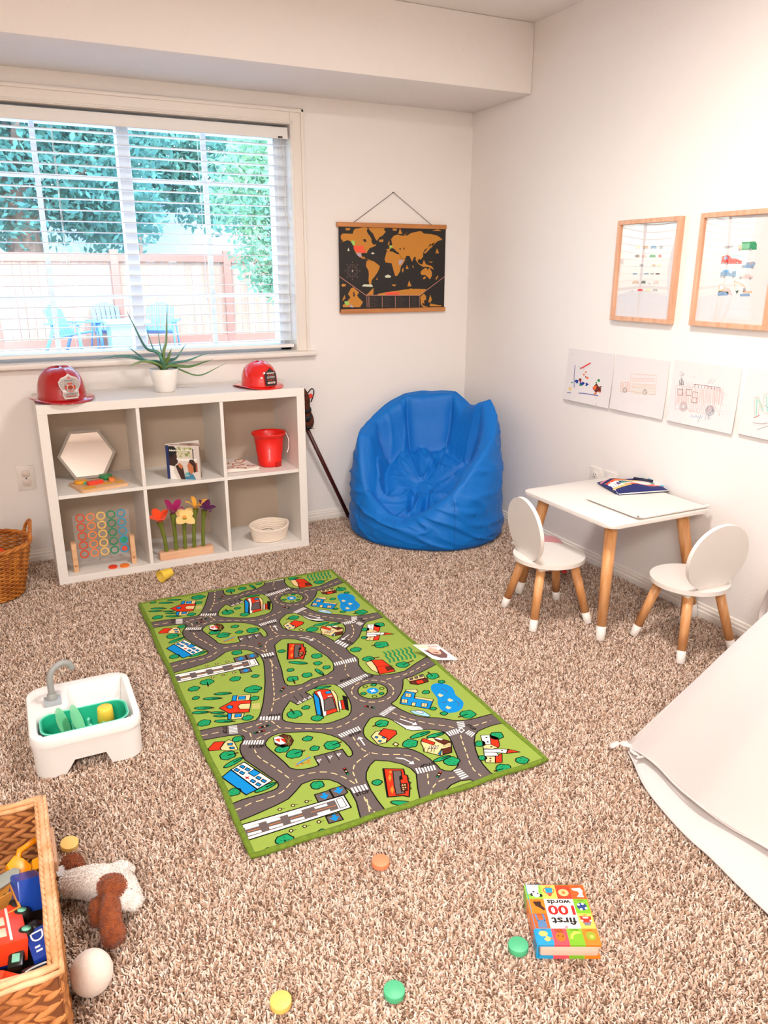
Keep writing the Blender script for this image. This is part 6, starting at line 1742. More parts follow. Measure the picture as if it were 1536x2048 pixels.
-k;4;1;654,922 664,917
-k;4;1;680,913 689,908
-k;4;1;669,934 678,930
-k;4;1;667,902 677,898
t;3;1.8;579,748 573,757 564,766 555,773 542,768 532,767 523,759 517,748 524,736 532,728 542,726 555,722 564,729 573,738
-k;4;1;534,750 542,747
-k;4;1;554,743 561,740
-k;4;1;545,760 553,757
-k;4;1;544,735 552,732
t;3;1.8;579,643 574,653 565,660 556,668 544,664 535,660 528,654 522,643 526,634 536,625 544,624 557,620 566,625 572,635
-k;4;1;537,646 544,643
-k;4;1;555,640 562,636
-k;4;1;548,655 555,652
-k;4;1;546,632 553,629
-k;2;4.5;433,646 497,649
-n;3;2.6;433,646 497,649
t;3;1.8;482,646 478,663 460,673 443,688 422,683 405,674 396,665 385,646 389,629 407,611 424,611 445,606 462,612 471,630
-k;4;1;410,650 423,645
-k;4;1;443,639 455,633
-k;4;1;429,666 441,661
-k;4;1;427,625 439,619
t;3;1.8;432,718 425,732 411,743 398,755 379,748 365,744 354,734 345,718 352,702 366,689 379,688 398,681 411,690 423,704
-k;4;1;368,722 379,717
-k;4;1;396,712 407,707
-k;4;1;384,736 395,731
-k;4;1;382,700 393,695
-k;2;4.5;696,1414 689,1349
-n;3;2.6;696,1414 689,1349
t;3;1.8;732,1414 733,1430 721,1438 704,1445 688,1449 670,1437 664,1429 661,1414 659,1402 672,1387 689,1381 705,1386 722,1386 728,1400
-k;4;1;677,1418 687,1413
-k;4;1;704,1408 714,1404
-k;4;1;692,1431 703,1427
-k;4;1;690,1397 701,1392
t;3;1.8;827,1418 829,1432 820,1441 804,1444 789,1450 773,1440 766,1430 766,1418 765,1407 774,1395 790,1387 804,1393 820,1394 827,1405
-k;4;1;780,1421 789,1417
-k;4;1;804,1413 813,1409
-k;4;1;793,1433 803,1429
-k;4;1;792,1403 801,1399
t;3;1.8;744,1529 744,1538 738,1545 727,1547 717,1551 706,1544 700,1537 700,1529 700,1520 706,1513 717,1507 727,1511 738,1512 744,1519
-k;4;1;710,1531 717,1528
-k;4;1;727,1525 733,1522
-k;4;1;720,1540 726,1537
-k;4;1;718,1518 725,1515
-k;2;4.5;883,1421 892,1367
-n;3;2.6;883,1421 892,1367
t;3;1.8;892,1371 898,1379 900,1398 897,1424 891,1448 883,1466 874,1472 869,1464 867,1444 869,1419 875,1394 883,1377
-k;2;4.5;831,1229 880,1221
-n;3;2.6;831,1229 880,1221
t;3;1.8;884,1220 878,1229 859,1238 833,1244 806,1247 786,1244 777,1238 783,1229 802,1221 828,1214 855,1212 876,1214
-k;2;4.5;647,629 708,635
-n;3;2.6;647,629 708,635
t;3;1.8;688,629 690,648 678,661 657,664 637,672 616,659 605,645 606,629 604,613 616,599 638,587 657,595 678,597 689,611
-k;4;1;624,634 636,628
-k;4;1;656,622 669,617
-k;4;1;642,650 655,644
-k;4;1;640,608 653,603
-k;2;4.5;989,700 927,697
-n;3;2.6;989,700 927,697
t;3;1.8;1032,700 1025,715 1011,725 998,738 979,731 965,727 955,717 945,700 952,685 966,672 979,671 998,664 1012,673 1022,687
-k;4;1;969,704 979,699
-k;4;1;997,694 1007,689
-k;4;1;985,718 995,713
-k;4;1;983,682 993,677
t;3;1.8;1153,1116 1149,1122 1144,1128 1137,1132 1129,1129 1123,1129 1117,1123 1113,1116 1118,1109 1123,1104 1129,1102 1137,1099 1143,1105 1149,1110
-k;4;1;1124,1118 1129,1116
-k;4;1;1137,1113 1142,1111
-k;4;1;1131,1124 1136,1122
-k;4;1;1130,1108 1135,1106
t;3;1.8;1048,1048 1046,1054 1043,1061 1035,1061 1027,1063 1019,1061 1013,1054 1014,1048 1016,1041 1019,1037 1027,1031 1035,1033 1042,1036 1049,1040
-k;4;1;1022,1049 1027,1047
-k;4;1;1035,1045 1039,1043
-k;4;1;1029,1056 1034,1054
-k;4;1;1028,1040 1033,1037
t;3;1.8;1146,999 1146,1005 1142,1010 1135,1010 1128,1013 1121,1009 1116,1004 1117,999 1117,993 1120,988 1128,984 1135,986 1142,988 1146,992
-k;4;1;1123,1000 1128,998
-k;4;1;1135,996 1139,994
-k;4;1;1130,1006 1134,1004
-k;4;1;1129,991 1133,989
-k;2;4.5;1524,1047 1523,1111
-n;3;2.6;1524,1047 1523,1111
t;3;1.8;1562,1047 1564,1064 1552,1075 1532,1079 1515,1086 1495,1073 1487,1062 1486,1047 1484,1033 1496,1018 1515,1009 1533,1016 1553,1017 1561,1031
-k;4;1;1503,1051 1514,1046
-k;4;1;1532,1041 1544,1036
-k;4;1;1520,1066 1531,1061
-k;4;1;1518,1028 1529,1023
t;3;1.8;1560,960 1561,970 1554,975 1544,978 1535,981 1524,974 1520,969 1519,960 1518,953 1525,945 1535,941 1544,944 1555,944 1559,952
-k;4;1;1528,963 1534,960
-k;4;1;1544,957 1550,955
-k;4;1;1537,970 1543,968
-k;4;1;1536,951 1542,948
t;3;1.8;1413,892 1411,902 1401,907 1393,915 1382,912 1373,907 1368,902 1362,892 1364,884 1374,875 1382,874 1393,872 1402,875 1407,885
-k;4;1;1376,895 1382,892
-k;4;1;1392,889 1399,886
-k;4;1;1385,903 1392,900
-k;4;1;1384,882 1390,879
t;3;1.8;1387,634 1385,641 1381,650 1372,650 1362,652 1353,650 1345,641 1346,634 1348,625 1352,621 1361,613 1371,615 1380,620 1388,624
-k;4;1;1356,636 1361,633
-k;4;1;1371,630 1377,628
-k;4;1;1364,644 1370,641
-k;4;1;1363,624 1369,621
-k;2;4.5;1490,564 1421,563
-n;3;2.6;1490,564 1421,563
t;3;1.8;1534,564 1531,582 1523,599 1500,600 1480,606 1459,598 1443,580 1445,564 1448,546 1457,535 1479,519 1499,526 1521,533 1536,544
-k;4;1;1466,569 1479,563
-k;4;1;1499,557 1512,551
-k;4;1;1485,586 1498,580
-k;4;1;1483,542 1496,537
t;3;1.8;1356,708 1352,715 1348,723 1340,724 1331,724 1324,723 1316,715 1315,708 1319,700 1323,696 1331,691 1340,690 1347,696 1355,700
-k;4;1;1326,710 1331,708
-k;4;1;1340,705 1345,703
-k;4;1;1334,717 1339,715
-k;4;1;1333,699 1338,697
-k;2;4.5;1134,503 1193,507
-n;3;2.6;1134,503 1193,507
t;3;1.8;1199,507 1190,516 1166,521 1132,522 1100,517 1076,509 1068,499 1077,490 1102,485 1135,485 1167,489 1191,497
-k;2;4.5;1211,461 1268,460
-n;3;2.6;1211,461 1268,460
t;3;1.8;1268,460 1261,468 1240,474 1212,477 1183,475 1162,470 1154,462 1162,454 1183,448 1211,445 1240,447 1260,452
t;3;1.8;1092,452 1085,468 1069,480 1054,494 1033,487 1018,481 1007,471 996,452 1003,436 1019,420 1034,420 1055,413 1070,422 1081,438
-k;4;1;1022,457 1034,451
-k;4;1;1053,446 1065,440
-k;4;1;1040,472 1052,467
-k;4;1;1037,433 1049,427
t;3;1.8;1424,280 1421,292 1409,298 1399,308 1385,305 1374,299 1368,293 1361,280 1363,269 1375,258 1386,257 1399,255 1411,258 1417,270
-k;4;1;1377,283 1385,280
-k;4;1;1398,276 1406,272
-k;4;1;1389,294 1397,290
-k;4;1;1388,267 1396,263
t;3;1.8;1556,304 1558,321 1544,329 1527,337 1510,341 1491,328 1485,320 1481,304 1479,291 1493,275 1511,270 1528,274 1546,275 1552,290
-k;4;1;1499,308 1509,303
-k;4;1;1527,298 1537,293
-k;4;1;1515,322 1525,317
-k;4;1;1513,286 1523,281
t;3;1.8;1355,164 1356,174 1349,180 1338,183 1328,187 1316,179 1312,173 1311,164 1310,156 1317,148 1328,143 1338,146 1349,147 1354,155
-k;4;1;1321,167 1327,164
-k;4;1;1338,161 1344,158
-k;4;1;1330,175 1337,172
-k;4;1;1329,153 1336,151
-k;2;4.5;801,1599 853,1561
-n;3;2.6;801,1599 853,1561
t;3;1.8;855,1560 853,1573 837,1593 812,1614 784,1631 760,1640 748,1637 749,1625 765,1605 790,1584 819,1567 842,1558
t;3;1.8;781,1804 775,1813 771,1823 761,1825 749,1824 739,1823 729,1813 728,1804 733,1793 738,1788 748,1781 760,1781 770,1789 780,1793
-k;4;1;741,1807 748,1803
-k;4;1;759,1800 767,1797
-k;4;1;752,1816 759,1813
-k;4;1;750,1792 757,1789
-k;2;4.5;190,1615 185,1557
-n;3;2.6;190,1615 185,1557
t;3;1.8;234,1615 224,1629 216,1646 200,1651 181,1647 166,1647 150,1630 146,1615 156,1598 164,1589 180,1581 199,1577 214,1590 231,1599
-k;4;1;169,1620 180,1615
-k;4;1;198,1609 210,1604
-k;4;1;186,1634 197,1629
-k;4;1;184,1596 195,1591
t;3;1.8;401,1576 396,1588 383,1597 372,1607 356,1603 344,1598 336,1590 327,1576 332,1563 345,1551 356,1550 372,1546 384,1552 392,1564
-k;4;1;347,1579 356,1575
-k;4;1;371,1571 380,1567
-k;4;1;360,1591 370,1587
-k;4;1;359,1560 368,1556
t;3;1.8;517,1554 511,1562 504,1570 496,1576 485,1572 477,1571 469,1564 464,1554 470,1544 477,1538 485,1536 496,1532 504,1539 512,1546
-k;4;1;479,1557 485,1554
-k;4;1;495,1551 502,1548
-k;4;1;488,1565 495,1562
-k;4;1;487,1543 493,1540
t;3;1.8;503,1920 504,1934 494,1944 478,1947 463,1953 446,1943 438,1932 438,1920 437,1907 446,1896 463,1887 478,1893 495,1894 503,1906
-k;4;1;452,1923 462,1919
-k;4;1;477,1914 487,1910
-k;4;1;467,1936 476,1932
-k;4;1;465,1903 475,1899
t;3;1.8;86,474 84,487 71,494 58,505 42,503 29,494 23,488 16,474 17,462 31,448 44,448 59,446 72,449 78,463
-k;4;1;34,477 43,473
-k;4;1;58,469 67,465
-k;4;1;47,489 57,485
-k;4;1;46,459 55,455
-k;2;4.5;205,440 266,453
-n;3;2.6;205,440 266,453
t;3;1.8;266,453 256,460 232,461 201,457 171,448 149,437 143,426 153,419 177,418 208,422 239,432 260,443
g;2;1.8;1090,1120 1087,1128 1080,1133 1071,1133 1064,1128 1062,1120 1064,1112 1071,1107 1080,1107 1087,1112
g;2;1.8;1175,1055 1172,1063 1165,1068 1156,1068 1149,1063 1147,1055 1149,1046 1156,1041 1165,1041 1172,1046
g;2;1.8;1092,989 1090,997 1083,1002 1074,1002 1067,997 1064,989 1067,980 1074,975 1083,975 1090,980
"""; RUGU = """
g;1;2.2;725,1854 740,1911 773,1945 813,1976 854,1968 901,1936 946,1877 966,1793 989,1684 1011,1595 1013,1503 996,1445 976,1405 920,1368 855,1358 808,1359 728,1323 672,1331 641,1346 634,1383 645,1453 670,1554 685,1641 701,1739
g;1;2.2;890,2258 916,2302 985,2365 1044,2355 1079,2299 1095,2215 1143,2154 1208,2121 1281,2067 1307,2017 1298,1949 1269,1891 1213,1832 1142,1781 1119,1860 1091,1943 1049,1990 968,2038 910,2085 881,2153
g;1;2.2;1800,1955 1662,1995 1528,1974 1478,1971 1428,1922 1384,1853 1320,1762 1242,1690 1173,1651 1169,1573 1185,1510 1186,1472 1155,1396 1149,1320 1157,1273 1187,1233 1225,1209 1300,1189 1392,1187 1443,1212 1515,1251 1574,1276 1646,1310 1800,1310
w;1;0;1013,1495 1023,1496 1016,1454 1007,1454
w;1;0;1030,1496 1040,1497 1032,1453 1023,1453
w;1;0;1047,1497 1057,1498 1049,1453 1039,1453
w;1;0;1064,1498 1074,1498 1065,1452 1056,1452
w;1;0;1081,1499 1090,1499 1081,1452 1072,1452
w;1;0;1098,1500 1107,1500 1098,1451 1088,1451
w;1;0;1114,1501 1124,1501 1114,1450 1105,1451
w;1;0;1131,1501 1141,1502 1131,1450 1121,1450
w;1;0;1148,1502 1158,1503 1147,1449 1137,1450
w;1;0;1165,1503 1175,1504 1163,1449 1154,1449
w;1;0;1136,1771 1140,1757 1179,1782 1175,1795
w;1;0;1143,1747 1148,1733 1186,1759 1182,1772
w;1;0;1151,1723 1155,1709 1194,1736 1190,1749
w;1;0;1158,1699 1162,1685 1201,1713 1197,1727
w;1;0;1165,1675 1170,1661 1209,1690 1204,1704
-c;1;2.4;1359,1973 1351,1938
-c;1;2.4;1345,1915 1339,1892 1334,1881
-c;1;2.4;1323,1859 1307,1827
-c;1;2.4;1294,1808 1267,1784
-c;1;2.4;1249,1768 1232,1754
-c;1;2.4;831,2039 862,2021
-c;1;2.4;883,2009 914,1991
-c;1;2.4;936,1981 968,1965
-c;1;2.4;986,1950 1008,1922
-c;1;2.4;1020,1901 1029,1867
-c;1;2.4;1036,1843 1036,1841 1043,1808
-c;1;2.4;1048,1785 1051,1767 1055,1749
-c;1;2.4;1060,1726 1067,1691
-c;1;2.4;1072,1667 1073,1659 1075,1631
-c;1;2.4;1075,1607 1076,1579 1078,1571
-c;1;2.4;1082,1548 1088,1512
-c;1;2.4;1079,1441 1063,1408
-c;1;2.4;1053,1387 1045,1371
-w;1;3;941,1944 977,1921 1000,1881
w;1;0;1011,1860 1016,1890 983,1872
-w;1;3;1276,1835 1215,1793
w;1;0;1196,1779 1226,1777 1204,1808
Tk;2;STOP;1201,1769 1224,1683
t;3;1.8;1267,1601 1258,1614 1247,1627 1234,1636 1216,1629 1204,1628 1191,1616 1183,1601 1192,1586 1203,1575 1216,1572 1234,1566 1247,1577 1259,1588
-k;4;1;1206,1605 1216,1600
-k;4;1;1233,1595 1243,1591
-k;4;1;1221,1618 1232,1614
-k;4;1;1219,1584 1230,1579
-k;2;4.5;1415,1589 1347,1606
-n;3;2.6;1415,1589 1347,1606
t;3;1.8;1464,1589 1466,1611 1449,1622 1426,1631 1404,1638 1380,1621 1371,1609 1367,1589 1365,1572 1382,1552 1405,1544 1427,1551 1451,1551 1460,1570
-k;4;1;1389,1595 1403,1588
-k;4;1;1426,1582 1440,1575
-k;4;1;1410,1613 1424,1606
-k;4;1;1408,1566 1422,1560
t;3;1.8;944,1535 939,1545 935,1556 923,1557 911,1558 899,1556 889,1544 889,1535 893,1524 898,1518 910,1510 922,1511 934,1518 944,1524
-k;4;1;902,1538 910,1535
-k;4;1;922,1531 930,1528
-k;4;1;914,1548 921,1544
-k;4;1;912,1522 920,1519
t;3;1.8;972,1457 974,1468 965,1474 954,1478 943,1482 931,1473 926,1467 925,1457 923,1449 931,1439 943,1434 954,1438 966,1438 971,1448
-k;4;1;935,1460 942,1457
-k;4;1;954,1453 961,1450
-k;4;1;946,1469 953,1466
-k;4;1;945,1446 952,1443
t;3;1.8;982,1634 984,1650 973,1659 956,1663 940,1669 922,1658 914,1648 913,1634 912,1621 923,1608 940,1600 956,1606 974,1607 982,1619
-k;4;1;929,1638 939,1633
-k;4;1;956,1628 966,1624
-k;4;1;944,1651 954,1646
-k;4;1;942,1617 953,1612
-k;2;4.5;1248,1441 1325,1434
-n;3;2.6;1248,1441 1325,1434
t;3;1.8;1290,1441 1281,1454 1272,1470 1258,1475 1239,1471 1225,1471 1210,1456 1206,1441 1215,1424 1224,1416 1238,1408 1257,1404 1271,1417 1286,1426
-k;4;1;1228,1445 1239,1440
-k;4;1;1256,1435 1267,1430
-k;4;1;1244,1459 1255,1454
-k;4;1;1242,1423 1253,1418
-k;2;4.5;1419,1267 1512,1289
-n;3;2.6;1419,1267 1512,1289
t;3;1.8;1461,1267 1455,1283 1448,1300 1429,1301 1410,1304 1391,1300 1375,1282 1377,1267 1382,1250 1389,1241 1409,1227 1428,1230 1446,1240 1462,1249
-k;4;1;1397,1272 1409,1266
-k;4;1;1428,1261 1439,1255
-k;4;1;1414,1287 1426,1282
-k;4;1;1412,1247 1424,1242
"""; RUGL = """
g;1;2.2;692,276 717,327 758,372 803,400 864,363 914,312 942,254 946,201 921,146 895,89 867,14 841,-50 673,-84 675,19 673,97 677,187
g;1;2.2;854,665 872,700 906,738 946,776 975,784 1002,774 1035,749 1059,709 1072,657 1087,600 1088,588 1116,558 1164,542 1207,528 1244,501 1269,467 1272,417 1260,365 1239,304 1221,243 1205,202 1181,167 1149,145 1120,141 1094,158 1080,183 1080,226 1072,287 1056,344 1030,396 1002,425 975,443 936,462 899,485 866,527 849,582 845,626
g;1;2.2;1800,377 1558,403 1509,399 1450,390 1413,365 1368,302 1340,244 1319,186 1304,116 1300,44 1309,16 1270,-160 1800,-400
g;1;2.2;989,-8 1016,17 1062,42 1119,50 1175,35 1187,-1 1113,-118
w;1;0;963,244 972,242 962,197 953,198
w;1;0;979,241 988,240 978,195 969,196
w;1;0;995,239 1004,237 994,193 985,194
w;1;0;1011,236 1020,235 1009,191 1000,192
w;1;0;1027,234 1036,232 1025,190 1016,191
w;1;0;1043,231 1052,230 1041,188 1032,189
w;1;0;1059,229 1068,227 1057,186 1048,187
w;1;0;1135,141 1135,130 1177,130 1177,139
w;1;0;1135,123 1135,112 1178,113 1178,123
w;1;0;1135,105 1135,94 1179,96 1179,106
w;1;0;1135,87 1135,76 1180,80 1180,89
w;1;0;1134,69 1134,58 1182,63 1181,73
-c;1;2.4;815,469 842,445
-c;1;2.4;861,430 893,414
-c;1;2.4;914,404 947,388
-c;1;2.4;966,374 990,355 992,350
-c;1;2.4;1004,329 1008,321 1017,296
-c;1;2.4;999,175 984,143
-c;1;2.4;974,121 963,99
-c;1;2.4;930,21 953,49
-c;1;2.4;969,66 999,86
-c;1;2.4;1021,95 1054,99 1057,98
-c;1;2.4;1080,95 1114,90
-c;1;2.4;1339,401 1325,367
-c;1;2.4;1316,345 1314,339 1304,311
-c;1;2.4;1296,289 1292,278 1284,255
-c;1;2.4;1276,232 1271,219 1263,198
-c;1;2.4;1254,176 1246,154 1244,142
-c;1;2.4;1239,118 1235,98 1236,83
-c;1;2.4;1239,59 1241,36
-w;1;3;914,370 948,344 967,300
w;1;0;976,278 985,308 949,293
Tk;2;STOP;1077,252 993,259
-k;2;7;1069,159 1029,125
r;3;0;1071,156 1069,160 1065,162 1061,160 1060,156 1061,152 1065,150 1069,152
y;3;0;1055,142 1053,146 1049,148 1045,146 1043,142 1045,138 1049,137 1053,138
t;3;0;1038,128 1037,132 1033,134 1029,132 1027,128 1029,124 1033,123 1037,124
-k;2;4.5;1133,255 1189,257
-n;3;2.6;1133,255 1189,257
t;3;1.8;1187,257 1180,264 1160,269 1133,270 1106,267 1086,261 1079,253 1087,246 1107,241 1134,240 1161,243 1180,249
t;3;1.8;1213,211 1204,226 1196,244 1179,247 1159,245 1142,244 1125,226 1123,211 1132,193 1140,184 1157,174 1177,171 1194,185 1211,194
-k;4;1;1146,215 1158,210
-k;4;1;1177,204 1189,199
-k;4;1;1164,231 1175,226
-k;4;1;1161,191 1173,186
t;3;1.8;1548,52 1542,64 1536,79 1521,80 1505,81 1491,79 1477,64 1477,52 1483,38 1489,31 1504,20 1520,21 1535,31 1548,37
-k;4;1;1495,56 1504,51
-k;4;1;1520,47 1530,42
-k;4;1;1509,68 1519,64
-k;4;1;1507,36 1517,32
-k;2;4.5;1381,36 1323,41
-n;3;2.6;1381,36 1323,41
t;3;1.8;1426,36 1424,54 1407,62 1390,76 1370,74 1353,63 1345,54 1336,36 1338,21 1355,3 1372,2 1392,0 1409,4 1417,22
-k;4;1;1359,41 1371,35
-k;4;1;1390,30 1402,24
-k;4;1;1377,56 1388,51
-k;4;1;1374,16 1386,11
"""
for k in (-1, 0, 1): A.data(RUGDATA, (.0115*k, .789*k), ws=.00125, outline='k', ows=.0016)
for k in (0, 1): A.data(RUGU, (.0115*k, .789*k), ws=.00125, outline='k', ows=.0016)
A.data(RUGL, ws=.00125, outline='k', ows=.0016)
o = A.build('printed_pile', rug); 
for m in o.data.materials:
    N = m.node_tree.nodes; L = m.node_tree.links; b = N['Principled BSDF']; n2 = N.new('ShaderNodeTexNoise'); n2.inputs['Scale'].default_value = 420; bp = N.new('ShaderNodeBump'); bp.inputs['Strength'].default_value = .5; bp.inputs['Distance'].default_value = .002; tc = N.new('ShaderNodeTexCoord'); L.new(tc.outputs['Object'], n2.inputs[0]); L.new(n2.outputs[0], bp.inputs['Height']); L.new(bp.outputs[0], b.inputs['Normal']); b.inputs['Specular IOR Level'].default_value = .1
bm = bmesh.new(); box(bm, .003, RWD-.003, .003, RHT-.003, 0, .0095); join_into(o, bm, [mat('rug_backing', '#7b8d34', .95)], 0)
bm = bmesh.new(); random.seed(5); P = []
cs = [(0.004, 0.004), (RWD-.004, .004), (RWD-.004, RHT-.004), (.004, RHT-.004)]
for a, b in zip(cs, cs[1:]+cs[:1]):
    for t in range(24):
        q = t/24; e = min(1, q*8, (1-q)*8); nx, ny = (b[1]-a[1]), -(b[0]-a[0]); Ln = math.hypot(nx, ny); wv = .0022*math.sin(q*29+a[0]*9)*e
        P.append(Vector((a[0]+(b[0]-a[0])*q+nx/Ln*wv, a[1]+(b[1]-a[1])*q+ny/Ln*wv, .0075+.0012*math.sin(q*17))))
rings = []
for i, p in enumerate(P):
    d = (P[(i+1) % len(P)]-P[i-1]).normalized(); u_ = Vector((0, 0, 1)); v_ = d.cross(u_).normalized(); rings.append(ringv(bm, p, u_, v_, .0062, .0085, 10))
rings.append(rings[0]); skinrings(bm, rings); obj('edge_binding', bm, mat('binding_green', '#6f8a1e', .9, noise=.25, nscale=90, bump=.5, bscale=400), rug)

# ------------------------------------------------------------------ toy sink
snk = thing('toy_sink', 'white plastic toy kitchen sink with a grey tap standing on the carpet', 'toy sink', (-2.219, -1.600, -.003))
wp = mat('sink_white', '#f4f1ed', .28, bump=.02, bscale=200)
def ringz(bm, P, z): return [bm.verts.new((x, y, z)) for x, y in P]
bm = bmesh.new(); NS = 8
def arch(P, z):
    out = []
    for x, y in P:
        zz = z
        if z < .05 and y < -.10 and abs(x+.002) < .054: zz = max(z, .038-max(0, abs(x+.002)-.045)*4)
        out.append(bm.verts.new((x, y, zz)))
    return out
def rr2(w, h, r, cx=0, cy=0, n=8, m=14):
    Q = rrect(w, h, r, n, cx, cy); out = []
    for i in range(len(Q)):
        a, b = Q[i], Q[(i+1) % len(Q)]; L = math.hypot(b[0]-a[0], b[1]-a[1]); k = m if L > .05 else 1
        out += [(a[0]+(b[0]-a[0])*t/k, a[1]+(b[1]-a[1])*t/k) for t in range(k)]
    return out
B0 = rr2(.272, .294, .045); T0 = rr2(.276, .298, .048); T1 = rr2(.282, .304, .050); I0 = rr2(.270, .292, .044)
rs = [arch(I0 if False else rr2(.264, .286, .042), .0), arch(B0, .0), arch(rr2(.274, .296, .047), .06), arch(T0, .088), arch(T0, .0895), arch(T1, .0905), arch(T1, .106), arch(rr2(.276, .298, .048), .1125), arch(rr2(.262, .284, .044), .1145)]
skinrings(bm, rs)
# basin: L shaped, the tap deck fills the back left corner
basin = [(.108, .118), (-.010, .118), (-.028, .108), (-.034, .090), (-.034, .012), (-.044, -.004), (-.062, -.010), (-.100, -.012), (-.116, -.024), (-.120, -.044), (-.120, -.100), (-.110, -.120), (-.090, -.128), (.095, -.128), (.114, -.120), (.122, -.100), (.122, .095), (.118, .112)]
bs = [tuple(v)[:2] for v in catmull([Vector((x, y, 0)) for x, y in basin], 4, True)]
def shr(P, d): 
    cx = .0; cy = -.01; return [(x-(x-cx)*d, y-(y-cy)*d) for x, y in P]
top = rs[-1]; inn = ringz(bm, bs, .1145); i2 = ringz(bm, shr(bs, .015), .110); i3 = ringz(bm, shr(bs, .07), .050); i4 = ringz(bm, shr(bs, .12), .042)
e1 = [bm.edges.new((top[i], top[(i+1) % len(top)])) if not bm.edges.get((top[i], top[(i+1) % len(top)])) else bm.edges.get((top[i], top[(i+1) % len(top)])) for i in range(len(top))]
e2 = [bm.edges.new((inn[i], inn[(i+1) % len(inn)])) for i in range(len(inn))]
bmesh.ops.triangle_fill(bm, use_beauty=True, use_dissolve=False, edges=e1+e2)
skinrings(bm, [inn, i2, i3, i4]); cap(bm, i4); bmesh.ops.recalc_face_normals(bm, faces=bm.faces); obj('basin_body', bm, wp, snk, ang=38)
gr = mat('tap_grey', '#9a9b98', .4)
bm = bmesh.new(); box(bm, -.022, .022, -.021, .021, 0, .012, .002); tp = obj('tap_base', bm, mat('tap_base_grey', '#a9b0b5', .35), snk, (-.072, .040, .1148))
bm = bmesh.new(); lathe(bm, [(0, .012), (.014, .012), (.013, .026), (.0095, .030)], 24, mx=Matrix.Translation((-.072, .040, .1148))); pts = catmull([(-.072, .040, .137), (-.072, .041, .165), (-.071, .044, .190), (-.060, .050, .211), (-.038, .060, .219), (-.018, .068, .210), (-.011, .071, .192)], 6); tube(bm, pts, .0088, 16); obj('tap_spout', bm, gr, snk)
bm = bmesh.new(); lathe(bm, [(.0, .0425), (.022, .0425), (.024, .0455), (.0, .0435)], 24, mx=Matrix.Translation((.050, .020, 0))); obj('drain', bm, mat('drain_grey', '#c9c4c2', .3), snk)
# drying rack
teal = mat('rack_teal', '#27b48c', .3, alpha=1); teall = mat('rack_teal_light', '#7fe0c4', .3)
rk = thing('dish_rack', 'teal plastic dish drying rack sitting in the front of the toy sink', 'dish rack', (-2.219, -1.664, .045))
bm = bmesh.new(); P = rr2(.218, .106, .034); P2 = rr2(.200, .090, .028); P3 = rr2(.222, .110, .036); P1 = rr2(.213, .101, .032)
r_ = [ringz(bm, P2, .0), ringz(bm, P, .056), ringz(bm, P3, .058), ringz(bm, P3, .0605), ringz(bm, P1, .0605), ringz(bm, rr2(.196, .086, .026), .006)]
skinrings(bm, r_); cap(bm, r_[0], 0, True); cap(bm, r_[-1]); bmesh.ops.recalc_face_normals(bm, faces=bm.faces); obj('tray', bm, teal, rk)
bm = bmesh.new(); q = rr2(.223, .111, .036); rg_ = []
for i in range(len(q)):
    d = Vector((q[(i+1) % len(q)][0]-q[i-1][0], q[(i+1) % len(q)][1]-q[i-1][1], 0)).normalized(); rg_.append(ringv(bm, Vector((q[i][0], q[i][1], .0605)), Vector((0, 0, 1)), d.cross(Vector((0, 0, 1))), .002, .002, 6))
rg_.append(rg_[0]); skinrings(bm, rg_); obj('rim', bm, teall, rk)
for x, y in ((-.062, -.034), (-.030, -.032), (-.004, -.034), (-.062, .02), (-.030, .022), (.010, .024), (.044, .026), (.012, -.010), (.046, -.014), (.086, -.022)):
    bm = bmesh.new(); lathe(bm, [(.0042, 0), (.0036, .026), (.0045, .028), (.0045, .032), (.002, .035), (0, .0355)], 10, mx=Matrix.Translation((x, y, .006))); obj('peg', bm, teall, rk)
bm = bmesh.new(); box(bm, .070, .084, -.046, -.030, .006, .048, .004); obj('cutlery_post', bm, teal, rk)
for k, (x, lb) in enumerate(((-.060, 'pale green toy plate leaning in the rack, left of the two'), (-.024, 'pale green toy plate leaning in the rack, right of the two'))):
    bm = bmesh.new(); lathe(bm, [(0, 0), (.030, .0), (.034, .003), (.044, .006), (.045, .0075), (.033, .0052), (.0, .0022)], 36, mx=TR((x, -.002, .055), (0, math.radians(70), math.radians(-9)))); pl_ = obj('toy_plate', bm, mat('plate_green', '#8fe8b4', .35)); pl_.location = (-2.219, -1.664, .045); tag(pl_, lb, 'plate', 'toy plates in the dish rack')
bm = bmesh.new(); lathe(bm, [(0, .068), (.016, .068), (.0195, .066), (.0205, .058), (.024, .0), (.022, 0), (.018, .060), (0, .062)], 28); c_ = obj('toy_cup', bm, mat('cup_yellow', '#f5cf4a', .35)); c_.location = (-2.219+.054, -1.664+.006, .0515); tag(c_, 'yellow toy cup standing upside down in the dish rack', 'cup', 'yellow toy cups')
bm = bmesh.new(); lathe(bm, [(0, .060), (.013, .060), (.0175, .058), (.019, .050), (.0265, .002), (.027, 0), (.0245, 0), (.016, .054), (0, .056)], 28); c_ = obj('toy_cup', bm, mat('cup_yellow', '#f5cf4a', .35)); c_.location = (-1.812, -.525, .0235); c_.rotation_euler = (math.radians(-86), 0, math.radians(-62)); tag(c_, 'yellow toy cup lying on its side on the carpet in front of the shelf', 'cup', 'yellow toy cups')

